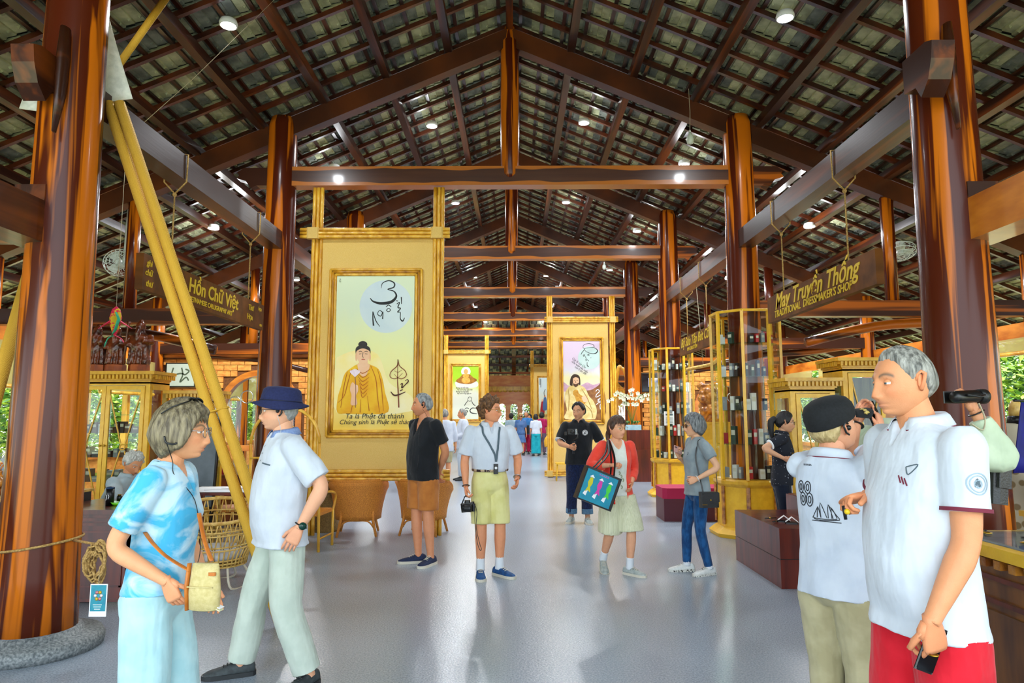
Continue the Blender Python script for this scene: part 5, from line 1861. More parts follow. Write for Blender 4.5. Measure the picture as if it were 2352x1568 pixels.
# carved relief and harp-like loom
q = P(1632, 965, 12.4)
t = thing('carved_relief', 'golden brown carved wood sculpture between the two glass towers', 'sculpture', (q.x, 12.4, 0))
b = MB()
cr = random.Random(12)
for k in range(46):
    b.sphere((cr.uniform(-.16, .16), cr.uniform(-.06, .06), 1.55 + cr.uniform(-.05, .62)), (cr.uniform(.04, .08), .06, cr.uniform(.04, .08)), 8, 6)
b.box((0, .02, 1.83), (.34, .08, .7))
me = remesh(b, 'carving', .014, 2, m_carve)
wrinkle_s(me, .012)
link('carving', me, t)
MB().b2((-.3, -.2, 0), (.3, .25, 1.46)).build('stand', m_yel, t)
MB().b2((-.34, -.24, 1.46), (.34, .28, 1.5)).build('stand_top', m_yel2, t)
q = P(1425, 960, 20.2)
t = thing('loom_harp', 'tall golden stringed wooden frame right of the shepherd painting', 'instrument', (q.x, 20.2, 0))
h = P(1425, 845, 20.2).z
MB().tube(spline([(-.3, 0, .3), (-.22, 0, 1.6), (-.05, 0, h - .1), (.05, 0, h), (.2, 0, h - .3), (.3, 0, 1.2), (.32, 0, .3)], 6), .05, 10).build('frame', m_bamboo, t)
mb = MB()
for k in range(14):
    f = k / 13
    mb.tube([(-.25 + .3 * f, 0, .4), (-.12 + .26 * f, 0, h - .35 - .3 * f)], .007, 5)
mb.build('strings', m_bamboo, t)
MB().box((0, 0, .15), (.8, .4, .3), ch=.03).build('base', m_mahog, t)
q = P(1615, 838, 12.0)
t = thing('hanging_charm', 'curled cane charm hanging below the pen collection sign', 'ornament', q)
MB().tube(spline([(-.3, 0, -.08), (-.1, 0, -.04), (.15, 0, .02), (.3, 0, .14), (.34, 0, .2)], 5), [.03] * 18 + [.045, .05, .03], 8).build('cane', m_wick2, t)
MB().tube([(0, 0, .0), (3.3 - q.x, 0, 3.94 - q.z)], .004, 4).build('string', m_string, t)
t = thing('bench', 'magenta cushioned bench behind the grey-haired woman', 'bench', (P(1680, 1140, 10.9).x - .5, 11.0, 0))
MB().b2((-.6, -.3, 0), (.6, .3, .34)).build('base', mat('plum lacquer', '#4a0820', rough=.5), t)
MB().box((0, 0, .42), (1.22, .62, .16), ch=.06).build('cushion', m_magen, t)
t = thing('counter', 'yellow low counter with red cloth behind the saleswoman', 'counter', (4.35, 7.98, 0))
MB().b2((-.55, -.12, 0), (.75, .12, .78)).build('body', m_yel, t)
MB().b2((-.58, -.15, .78), (.78, .15, .82)).build('top', m_mahog, t)
mb = MB()
for k in range(3):
    mb.b2((-.57, -.135, .6 - .07 * k), (.77, -.12, .63 - .07 * k))
mb.build('moulding', m_yel2, t)
o = thing('red_cloth', 'dark red cloth draped over the yellow low counter', 'cloth', (4.1, 7.98, .825))
MB().box((0, 0, .06), (.6, .24, .12), ch=.03).build('cloth', mat('deep red cloth', '#7c0a1e', '#96142c', (9, 9, 9), rough=.9), o)
MB().b2((-.2, -.14, -.25), (.25, -.128, .1)).build('front_drop', mat('deep red cloth', '#7c0a1e'), o)
# ------------------------------------------------------------------ people
def lerp(a, b, t):
    return a + (b - a) * t


def tab(t, pts):
    if t <= pts[0][0]:
        return pts[0][1]
    for (a, x), (b, y) in zip(pts, pts[1:]):
        if t <= b:
            return x + (y - x) * (t - a) / (b - a)
    return pts[-1][1]


def sst(x):
    x = min(1, max(0, x))
    return x * x * (3 - 2 * x)


def ga(x, s):
    return math.exp(-(x / s) ** 2)


def head_pt(d, fem=0, feat=True):
    x, y, z = d
    p = V((x * (.094 if x > 0 else .100), y * .0765, z * (.112 if z > 0 else .118)))
    t = min(1, max(0, (-.015 - p.z) / .1))
    p.y *= 1 + .10 * t - .24 * t ** 1.6
    if p.x < 0:
        p.x *= 1 - .5 * t
    if feat and x > 0:
        f = sst(x * 2.2)
        ay = abs(p.y)
        X = .03 * t ** 1.1 * ga(p.y, .045)
        z = p.z
        X += ga(p.y, tab(z, [(-.05, .0165), (0, .0115)])) * tab(z, [(-.064, 0), (-.057, .009), (-.047, .0215), (-.036, .0195), (0, .0075), (.02, .0045), (.035, 0)])
        X += .007 * ga(ay - .014, .007) * ga(z + .049, .008)
        X -= .012 * ga(ay - .031, .015) * ga(z + .001, .011)
        X += (.002 if fem else .005) * ga(ay - .03, .02) * ga(z - .021, .008)
        X += .005 * ga(ay - .042, .02) * ga(z + .032, .018)
        X += .006 * ga(p.y, .019) * ga(z + .066, .006) + .006 * ga(p.y, .016) * ga(z + .078, .006) - .006 * ga(p.y, .024) * ga(z + .0722, .0022)
        X += .007 * ga(p.y, .022) * ga(z + .105, .013) - .004 * ga(p.y, .03) * ga(z + .09, .006)
        p.x += X * f
    return p


def skin_col(p, base, lip, brow, stub):
    r = V(base[:3])
    if p.x > .03:
        ay = abs(p.y)
        k = .75 * ga(p.y, .021) * max(ga(p.z + .066, .005), ga(p.z + .078, .005))
        r = r.lerp(V(lip[:3]), min(1, k))
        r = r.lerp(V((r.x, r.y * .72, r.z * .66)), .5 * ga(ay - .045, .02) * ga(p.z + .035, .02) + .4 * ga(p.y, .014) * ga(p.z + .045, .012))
        arch = .027 - 2.2 * (ay - .034) ** 2 * 10
        k = .95 * sst((.023 - abs(ay - .034)) / .006) * ga(p.z - arch, .0055)
        r = r.lerp(V(brow[:3]), min(1, k))
    if stub and p.x > -.01:
        k = stub * sst((-.045 - p.z) / .02)
        r = r.lerp(V(brow[:3]), k)
    return r


def hair_mesh(kind, T, fem, seed=0, res=(96, 60)):
    tabs = {
        'short': [(0, 40), (30, 43), (52, 34), (66, 16), (80, 2), (90, 4), (100, 6), (112, -12), (135, -30), (180, -34)],
        'receding': [(0, 50), (25, 56), (45, 48), (62, 24), (78, 4), (92, 6), (104, 2), (116, -14), (140, -30), (180, -34)],
        'curly': [(0, 33), (35, 36), (55, 22), (68, 0), (82, -12), (95, -2), (106, -14), (125, -34), (180, -46)],
        'bob': [(0, 30), (35, 22), (52, 4), (64, -22), (78, -34), (100, -42), (140, -54), (180, -58)],
        'pull': [(0, 36), (35, 33), (55, 18), (70, -4), (84, -14), (98, -4), (112, -18), (140, -34), (180, -40)],
    }
    tb = tabs[kind]
    n, m = res
    rings = []
    for i in range(m + 1):
        e = 90 - 178 * (i + .3) / (m + .6)
        ring = []
        for j in range(n):
            a = -180 + 360 * j / n
            d = V((math.cos(R(e)) * math.cos(R(a)), math.cos(R(e)) * math.sin(R(a)), math.sin(R(e))))
            em = tab(abs(a), tb) + 3 * noise.noise(V((a * .12, seed, 0)))
            k = (e - em) / (9 if kind != 'bob' else 6)
            p = head_pt(d, fem, False)
            if k <= 0:
                q = p * (.9 if k < -.6 else .955)
            else:
                t = T * (.35 + .65 * sst(k * .5)) * sst(k) ** .6
                if kind == 'curly':
                    t += .028 * T / .03 * (noise.noise(p * 34 + V((seed, 3, 1))) + .6 * noise.noise(p * 70)) * sst(k)
                else:
                    t += .22 * T * noise.noise(V((a * .16, e * .022, seed))) + .12 * T * noise.noise(V((a * .5, e * .03, seed + 4)))
                if kind == 'bob':
                    t += .012 * sst((20 - e) / 50)
                q = p + d * t
            ring.append(q)
        rings.append(ring)
    return MB().rings(rings)


def ik(s, t, l1, l2, hint):
    s, t = V(s), V(t)
    d = t - s
    D = min(d.length, (l1 + l2) * .998)
    u = d.normalized()
    a = (l1 * l1 - l2 * l2 + D * D) / (2 * D)
    h = math.sqrt(max(0, l1 * l1 - a * a))
    hv = V(hint)
    hv = (hv - u * hv.dot(u))
    hv = hv.normalized() if hv.length > 1e-6 else V((0, 0, 1))
    return s + u * a + hv * h, s + u * D


def limb(mb, p0, p1, p2, prof, n=14, flat=1, up=V((0, 0, 1))):
    def pos(t):
        if t < .82:
            return p0.lerp(p1, t)
        if t > 1.18:
            return p1.lerp(p2, t - 1)
        k = (t - .82) / .36
        a, b = p0.lerp(p1, .82), p1.lerp(p2, .18)
        return a * (1 - k) ** 2 + p1 * 2 * k * (1 - k) + b * k * k
    t0, t1 = prof[0][0], prof[-1][0]
    ks = max(8, int((t1 - t0) * 12))
    pts, rs = [], []
    for i in range(ks + 1):
        t = lerp(t0, t1, i / ks)
        pts.append(pos(t))
        rs.append(tab(t, prof))
    mb.tube(pts, rs, n, flat=flat, up=up)
    return pos


def sring(ctr, hw, hf, hb, n=30, e=2.3, rot=0):
    """horizontal body ring: half width, depth in front and behind"""
    out = []
    for j in range(n):
        a = 2 * PI * j / n
        ca, sa = math.cos(a), math.sin(a)
        k = (abs(ca) ** e + abs(sa) ** e) ** (-1 / e)
        x = ca * k * (hf if ca > 0 else hb)
        y = sa * k * hw
        out.append(V((ctr[0] + x * math.cos(rot) - y * math.sin(rot), ctr[1] + x * math.sin(rot) + y * math.cos(rot), ctr[2])))
    return out


def hand_mb(mb, wrist, d, palm, side, s, curl, spread=0.0, thumb=.5, curls=None):
    """palm with five fingers; d = finger direction, palm = palm normal, side +1 left hand"""
    d = V(d).normalized()
    pn = V(palm)
    pn = (pn - d * pn.dot(d)).normalized()
    y = pn.cross(d) * side          # towards the thumb
    w = V(wrist)

    def Q(a, b, k):
        return w + d * (a * s) + y * (b * s) + pn * (k * s)
    prof = [(-.02, .026, .020, 0), (.005, .028, .018, 0), (.03, .036, .017, .001), (.06, .041, .0155, 0), (.085, .042, .013, 0), (.098, .038, .010, 0)]
    rings = []
    for a, hw, ht, oy in prof:
        rings.append([Q(a, oy + hw * math.copysign(abs(math.cos(q)) ** .7, math.cos(q)), ht * math.copysign(abs(math.sin(q)) ** .8, math.sin(q))) for q in [2 * PI * j / 14 for j in range(14)]])
    mb.rings(rings)
    # heel of the thumb
    mb.tube([Q(.005, .016, .006), Q(.03, .031, .009), Q(.05, .04, .009)], [.016 * s, .017 * s, .012 * s], 8)
    for i, (b, ln, r) in enumerate(((.031, .074, .0088), (.0105, .083, .0092), (-.0105, .077, .0088), (-.030, .060, .0078))):
        cu = (curls[i] if curls else curl * (1 + .12 * i))
        a0 = 0
        p = V((.088, b, 0))
        pts = [Q(p.x - .012, p.y, 0), Q(*p)]
        rs = [r * s * 1.0, r * s]
        sp = spread * (1.5 - i) * .12
        for seg, (f, ang) in enumerate(((.46, 55), (.30, 75), (.24, 50))):
            a0 += R(ang) * cu
            for h in (.5, 1):
                p = p + V((math.cos(a0) * ln * f * .5, sp * ln * f * .5, math.sin(a0) * ln * f * .5))
                pts.append(Q(*p))
                rs.append(r * s * (1 - .09 * (seg + h)) * (1.06 if h == 1 and seg < 2 else 1))
        p = p + V((math.cos(a0) * .004, 0, math.sin(a0) * .004))
        pts.append(Q(*p))
        rs.append(r * s * .4)
        mb.tube(pts, rs, 8)
    a = R(48 - 30 * thumb)
    p = V((.032, .034, .006))
    pts, rs = [Q(*p)], [.0125 * s]
    for f, da in ((.034, 0), (.030, R(-18))):
        for h in (1, 2):
            p = p + V((math.cos(a + da) * f / 2, math.sin(a + da) * f / 2, f * .5 * (.25 + .5 * thumb)))
            pts.append(Q(*p))
            rs.append((.0112 if f > .033 else .0095) * s)
    p = p + V((.004, .001, .001))
    pts.append(Q(*p))
    rs.append(.004 * s)
    mb.tube(pts, rs, 8)


def shoe(root, A, yaw, lift, s, m_up, m_sole, m_sock=None, low=True, boot=.0):
    """shoe at ankle point A (on the ground when lift = 0); heel raised by lift about the ball of the foot"""
    mt = M.Translation((A.x, A.y, 0)) @ M.Rotation(yaw, 4, 'Z') @ M.Translation((.13 * s, 0, 0)) @ M.Rotation(math.asin(min(.9, lift / (.2 * s))) if lift else 0, 4, 'Y') @ M.Translation((-.13 * s, 0, 0))
    if lift:
        mt = M.Translation((0, 0, 0)) @ mt
    prof = [(-.085, .018, .055), (-.075, .03, .078), (-.05, .036, .092), (-.015, .039, .094), (.03, .041, .086), (.075, .045, .068), (.12, .049, .056), (.16, .047, .048), (.19, .038, .038), (.21, .02, .028)]
    rings = []
    for x, hw, h in prof:
        ring = []
        for j in range(14):
            a = PI * j / 13
            ring.append(mt @ (V((x, hw * math.copysign(abs(math.cos(a)) ** .7, math.cos(a)), .018 + (h - .018) * max(0, math.sin(a)) ** .8)) * s))
        rings.append(ring)
    u = MB().rings(rings).build('shoe', m_up, root, fix=True)
    sr = []
    outl = [(x, hw + .005) for x, hw, h in prof]
    outl = [(outl[0][0] - .006, .012)] + outl + [(.217, .012)]
    poly = [(x, y) for x, y in outl] + [(x, -y) for x, y in outl[::-1]]
    mb = MB()
    k = len(poly)
    vs = [mt @ (V((x, y, 0)) * s) for x, y in poly] + [mt @ (V((x, y, .026)) * s) for x, y in poly]
    mb.add(vs, [tuple(range(k))[::-1], tuple(range(k, 2 * k))] + [(i, (i + 1) % k, (i + 1) % k + k, i + k) for i in range(k)])
    mb.build('sole', m_sole, u, fix=True)
    lc = MB()
    for q in range(4):
        x = .035 + q * .02
        z = .09 - q * .0085
        lc.tube([mt @ (V((x, -.022, z)) * s), mt @ (V((x, 0, z + .006)) * s), mt @ (V((x, .022, z)) * s)], .0035 * s, 5)
    lc.build('laces', m_sole, u)
    return u


def cloth(name, h1, h2=None, s=(7, 7, 7), lo=.4, hi=.6, bump=.75, bsc=(11, 11, 5), rough=.85, fine=False):
    return mat(name, h1, h2 or h1, s, rough=rough, bump=bump, bsc=bsc if not fine else (140, 140, 140), lo=lo, hi=hi, sheen=.15, spec=.25)


SKINS = {}


def skin_mat(tan):
    if tan not in SKINS:
        SKINS[tan] = mat('skin ' + str(tan), (.94, .93, .92, 1), (1, 1, 1, 1), (25, 25, 25), rough=.5, bump=.12, bsc=(220, 220, 220), attr=True, spec=.35)
    return SKINS[tan]


def hair_mat(name, h1, h2):
    return mat(name, h1, h2, (70, 70, 12), rough=.5, bump=.5, bsc=(160, 160, 14), lo=.35, hi=.65)


def person(label, loc, hd, H=1.75, w=1.0, belly=0.0, fem=0, lean=0.0, side=0.0, twist=0.0, hy=0, hp=0, hfwd=.02, drop=0.0,
           tone='#d99a72', lip='#b0604f', hair=None, brow='#4a3626', stub=0, vox=.008, RA=None, LA=None, RL=None, LL=None,
           top=None, bottom=None, shoes=None, eyes=True, eyecol='#4a5a66', seat=False, name='person', hand_detail=True, headres=None):
    """A figure in its own frame: faces +x, left is +y.  RA/LA: dict(w=wrist, h=elbow hint, curl, palm, fd=finger direction);
    RL/LL: dict(a=(x, y) ankle, yaw, lift, h=knee hint)"""
    K = H / 1.75
    hs = (.5 + .5 * K) * 1.045
    root = thing(name, label, 'person', (loc[0], loc[1], loc[2] if len(loc) > 2 else 0), R(hd))
    zp = .525 * H - drop
    zn = .835 * H - drop

    def T(x, y, z):
        t = min(1.15, max(0, (z - zp) / (zn - zp)))
        a = R(twist) * t
        return V((x * math.cos(a) - y * math.sin(a) + lean * t ** 1.25, x * math.sin(a) + y * math.cos(a) + side * t, z - .25 * lean * abs(lean) * t))

    def TR(zf, hw, hf, hb, cx=0, e=2.3):
        z = zf * H - drop
        ctr = T(cx * K, 0, z)
        t = min(1.15, max(0, (z - zp) / (zn - zp)))
        return sring(ctr, hw * K * w, hf * K, hb * K, e=e, rot=R(twist) * t)
    sw = (.190 if not fem else .168) * K * (.6 + .4 * w)
    SH = {1: T(0, sw, .815 * H - drop), -1: T(0, -sw, .815 * H - drop)}
    L1, L2 = .176 * H, .15 * H
    l1, l2 = .245 * H, .235 * H
    arms, legs = {}, {}
    for s, A in ((1, LA), (-1, RA)):
        A = A or {}
        t = V(A['w']) if 'w' in A else SH[s] + V((.03, s * .07, -(L1 + L2) * .985))
        el, wr = ik(SH[s], t, L1, L2, A.get('h', (-1, s * .4, -.2)))
        arms[s] = (SH[s], el, wr, A)
    for s, A in ((1, LL), (-1, RL)):
        A = A or {}
        ax, ay = A.get('a', (0, s * .1 * K))
        an = V((ax, ay, .075 * K + A.get('lift', 0)))
        if 'az' in A:
            an.z = A['az']
        hip = V((0, s * .085 * K * (1.0 if not fem else 1.02), zp))
        yaw = R(A.get('yaw', s * 8))
        kn, an2 = ik(hip, an, l1, l2, A.get('h', (1, math.sin(yaw) * .6, .1)))
        legs[s] = (hip, kn, an2, yaw, A)
    # ---- skin
    mb = MB()
    bel = belly
    skin_t = [(.862, .054, .052, .055, .0), (.848, .078, .05, .066, -.005), (.832, .125, .058, .08, -.005), (.815, .158, .07, .09, -.003), (.78, .175, .088, .1, 0), (.72, .165, .105 + .3 * bel, .1, 0),
              (.62, .145, .095 + .8 * bel, .095, 0), (.54, .155, .1 + .5 * bel, .105, 0), (.49, .15, .09, .1, 0), (.465, .08, .06, .07, 0)]
    if fem:
        skin_t = [(zf, hw * .9, hf, hb, cx) for zf, hw, hf, hb, cx in skin_t]
    mb.rings([TR(*q) for q in skin_t][::-1])
    hc = T(0, 0, zn) + V((hfwd * K, 0, H - drop - .116 * hs - zn))
    hyaw = R(hy)
    MH = M.Translation(hc) @ M.Rotation(hyaw, 4, 'Z') @ M.Rotation(R(hp), 4, 'Y') @ M.Scale(hs, 4)
    nk = T(-.005, 0, .832 * H - drop)
    mb.tube([nk, nk.lerp(hc, .45) + V((-.004, 0, 0)), hc + V((-.008, 0, -.03))], [.066 * K * (.86 if fem else 1), .057 * K * (.86 if fem else 1), .056 * K * (.86 if fem else 1)], 16)
    aw = (.88 if fem else 1.0) * (.55 + .45 * w) * K
    for s in (1, -1):
        a, e, wr, A = arms[s]
        limb(mb, a, e, wr, [(-.05, .02 * aw), (.0, .038 * aw), (.12, .05 * aw), (.45, .051 * aw), (.8, .044 * aw), (1.0, .041 * aw), (1.25, .043 * aw), (1.6, .035 * aw), (1.9, .027 * aw), (2.03, .026 * aw)])
        h, k, an, yaw, A = legs[s]
        lw = K * (.5 + .5 * w)
        limb(mb, h, k, an, [(-.05, .085 * lw), (.25, .084 * lw), (.7, .064 * lw), (1.0, .055 * lw), (1.3, .057 * lw), (1.6, .046 * lw), (1.9, .036 * lw), (2.05, .036 * lw)])
    me0 = remesh(mb, 'body', vox * .9, 2)
    # join head, ears, hands as finer shells of the same mesh
    fine = MB()
    fine.add([v.co for v in me0.vertices], [tuple(p.vertices) for p in me0.polygons], 0, True)
    bpy.data.meshes.remove(me0)
    cb = c(tone)
    cols = [V(cb[:3])] * len(fine.v)
    n, m = headres or ((112, 80) if vox < .0075 else (72, 52) if vox < .013 else (40, 30))
    rings = []
    for i in range(m + 1):
        th = PI * (i + .15) / (m + .3)
        ring = []
        for j in range(n):
            # denser towards the face
            u = 2 * PI * j / n
            a = u - .45 * math.sin(u)
            d = V((math.sin(th) * math.cos(a), math.sin(th) * math.sin(a), math.cos(th)))
            p = head_pt(d, fem)
            ring.append(p)
            cols.append(skin_col(p, cb, c(lip), c(brow), stub))
        rings.append(ring)
    fine.rings([[MH @ p for p in r] for r in rings])
    for s in (1, -1):
        k = len(fine.v)
        rot = M.Rotation(R(s * 18), 3, 'Z') @ M.Rotation(R(-8), 3, 'Y')
        er = MB()
        er.tube([V((-.012, s * .074, -.03)), V((-.006, s * .082, -.026)), V((-.014, s * .088, .0)), V((-.02, s * .087, .022)), V((-.01, s * .083, .03)), V((.002, s * .078, .02)), V((.004, s * .076, 0))],
                [.006, .0075, .006, .007, .006, .005, .004], 8)
        er.sphere((-.008, s * .078, 0), (.012, .006, .026), 10, 8, rot=rot)
        fine.add([MH @ p for p in er.v], er.f, 0, True)
        cols += [V((cb[0], cb[1] * .86, cb[2] * .82))] * (len(fine.v) - k)
        a, e, wr, A = arms[s]
        k = len(fine.v)
        fd = V(A['fd']) if 'fd' in A else (wr - e).normalized()
        hand_mb(fine, wr, fd, A.get('palm', (.15, -s, 0)), s, .98 * K * (.9 if fem else 1), A.get('curl', .32), A.get('spread', .25), A.get('thumb', .5), A.get('curls'))
        cols += [V((cb[0], cb[1] * .92, cb[2] * .9))] * (len(fine.v) - k)
    body = fine.build('body', skin_mat(0), root, fix=True)
    ca = body.data.color_attributes.new('Col', 'FLOAT_COLOR', 'POINT')
    ca.data.foreach_set('color', [x for q in cols for x in (q[0], q[1], q[2], 1)])
    out = dict(root=root, body=body, MH=MH, arms=arms, legs=legs, T=T, TR=TR, K=K, H=H, hs=hs, SH=SH, drop=drop, zp=zp, zn=zn)
    if eyes:
        mw, mi = mat('eye white', '#dfe0dc', rough=.2), mat('iris ' + eyecol, eyecol, rough=.15)
        for s in (1, -1):
            e = MB()
            e.sphere((0, 0, 0), .0118, 14, 10, rot=M.Rotation(R(90), 3, 'Y'))
            e.mi = [1 if all(e.v[i].x > .0086 for i in f) else 0 for f in e.f]
            e.v = [MH @ (p + V((.0742, s * .031, -.002))) for p in e.v]
            e.build('eye', [mw, mi], root)
            l = MB()
            for sgn, lim in ((1, 7), (-1, 22)):
                g = []
                for i in range(5):
                    el = R(lerp(90, lim, i / 4)) * sgn
                    g.append([MH @ (V((math.cos(el) * math.cos(R(az)), math.cos(el) * math.sin(R(az)), math.sin(el))) * .0128 + V((.0742, s * .031, -.002))) for az in range(-90, 91, 18)])
                l.sheet(g)
            lo = l.build('eyelids', mat('lid ' + tone, tone, rough=.5), root)
    if hair:
        hk = dict(kind='short', T=.018, m=('hair grey', '#6a6a66', '#a6a59e'), seed=0)
        hk.update(hair)
        h = hair_mesh(hk['kind'], hk['T'], fem, hk['seed'], (96, 60) if vox < .013 else (40, 28))
        if 'tail' in hk:
            h.tube(spline([V(q[:3]) for q in hk['tail']], 4), [q[0] for q in spline([(q[3],) for q in hk['tail']], 4)], 12)
        if 'fringe' in hk:
            for q in range(hk['fringe']):
                a = R(lerp(-55, 55, q / (hk['fringe'] - 1)) + random.uniform(-3, 3))
                pts = []
                for el, r in ((52, 1.06), (40, 1.12), (28, 1.13), (random.uniform(14, 22), 1.09)):
                    d = V((math.cos(R(el)) * math.cos(a), math.cos(R(el)) * math.sin(a), math.sin(R(el))))
                    pts.append(head_pt(d, 0, False) * r)
                h.tube(pts, [.01, .011, .009, .002], 6, flat=.5)
        h.v = [MH @ p for p in h.v]
        h.build('hair', hair_mat(*hk['m']), root)
    if bottom:
        bottom = dict(bottom)
        bottom.setdefault('under', top.get('hem', .47) + .01 if top else 1)
        dress_bottom(out, root, vox, w, fem, belly, bottom)
    if top:
        dress_top(out, root, vox, w, fem, belly, top)
        if bottom and top.get('hem', .47) < .56:
            # tuck the waist of the trousers inside the hanging shirt
            B = bvh_of(out['shirt'])
            zh = top.get('hem', .47) * H - drop + .014
            for v in out['bottom'].data.vertices:
                if v.co.z > zh:
                    h = B.find_nearest(v.co)
                    if h[0] is not None and (v.co - h[0]).dot(h[1]) > -.005:
                        v.co = h[0] - h[1] * .005
    if shoes:
        for s in (1, -1):
            h, k, an, yaw, A = legs[s]
            lift = A.get('lift', 0)
            sp = shoes.get('s', 1) * K
            o = shoe(root, an, yaw, lift, sp, shoes['m'], shoes.get('sole', m_white))
            if lift and 'az' not in A:
                o.location.z += 0
            if shoes.get('sock'):
                sk = MB()
                limb(sk, h, k, an, [(1.72, .041 * K), (1.9, .043 * K), (2.03, .045 * K)], 14)
                sk.build('sock', shoes['sock'], root)
    return out


def wrinkle(me, amp, fr, seed=0):
    nr = [v.normal.copy() for v in me.vertices]
    for v, n in zip(me.vertices, nr):
        q = v.co
        v.co = q + n * amp * (noise.noise(V((q.x * fr, q.y * fr, q.z * fr * .55 + seed))) + .5 * noise.noise(V((q.x * fr * 2.1 + seed, q.y * fr * 2.1, q.z * fr * 1.3))))


def dress_bottom(o, root, vox, w, fem, belly, B):
    H, K, TR = o['H'], o['K'], o['TR']
    mb = MB()
    kind = B.get('kind', 'trousers')
    top = B.get('top', .605)
    sl = B.get('slack', .012)
    hipw = .168 if not fem else .172
    rings = [(top, .150 if not fem else .135, .1 + .75 * belly, .1, 0), (.56, hipw - .008, .108 + .6 * belly, .108, 0), (.52, hipw + .004, .108 + .3 * belly, .118, 0), (.485, hipw, .1, .11, 0)]
    un = B.get('under', 1.0)
    shr = .008
    q = lambda z: -shr if z > un else 0
    rings = [(a, b + sl * .6 + q(a), cc + sl * .7 + q(a), d + sl * .7 + q(a), e) for a, b, cc, d, e in rings]
    if kind == 'skirt':
        for z, f in B['rows']:
            rings.append((z, hipw * f, .11 * f * B.get('deep', 1), .11 * f * B.get('deep', 1), B.get('cx', 0)))
        mb.rings([TR(*q) for q in rings][::-1])
    else:
        rings += [(.455, .11, .075, .085, 0)]
        mb.rings([TR(*q) for q in rings][::-1])
        for s in (1, -1):
            h, k, an, yaw, A = o['legs'][s]
            lw = K * (.5 + .5 * w)
            end = B.get('end', 1.95)
            pr = B.get('prof') or [(-.02, .088), (.25, .09), (.6, .078), (1.0, .066), (1.5, .062), (1.95, .062)]
            th = max(0, (.525 - un) / .245) if un < .6 else -1
            pr = [(-.05, pr[0][1])] + ([(max(.0, th - .06), tab(th, pr)), (th + .01, tab(th, pr))] if th > 0 else []) + [x_ for x_ in pr if x_[0] > max(th, .0)]
            pr = [(t, (r + sl - (.008 if t < th - .03 else 0)) * lw) for t, r in pr if t < end] + [(end, (tab(end, pr) + sl) * lw)]
            limb(mb, h, k, an, pr, 18)
    me = remesh(mb, kind, vox, 2, B['m'], root)
    wrinkle(me, B.get('wr', .006) if kind != 'skirt' else .004, B.get('fr', 9), H)
    o['bottom'] = link({'shorts': 'shorts', 'skirt': 'skirt'}.get(kind, 'trousers'), me, root)
    if B.get('belt'):
        z0 = .595
        r = TR(z0, .153 + sl, .112 + .75 * belly + sl, .112 + sl, 0)
        MB().tube(r, .014, 6, closed=True, flat=1.3).build('belt', B['belt'], root)
    if B.get('cuff'):
        for s in (1, -1):
            h, k, an, yaw, A = o['legs'][s]
            q = MB()
            e = B.get('end', 1.95)
            rr = (tab(e, B.get('prof') or [(0, .09), (1, .066), (2, .062)]) + sl + .006) * K
            limb(q, h, k, an, [(e - .17, rr), (e + .01, rr)], 16)
            q.build('cuff', B['cuff'], root)


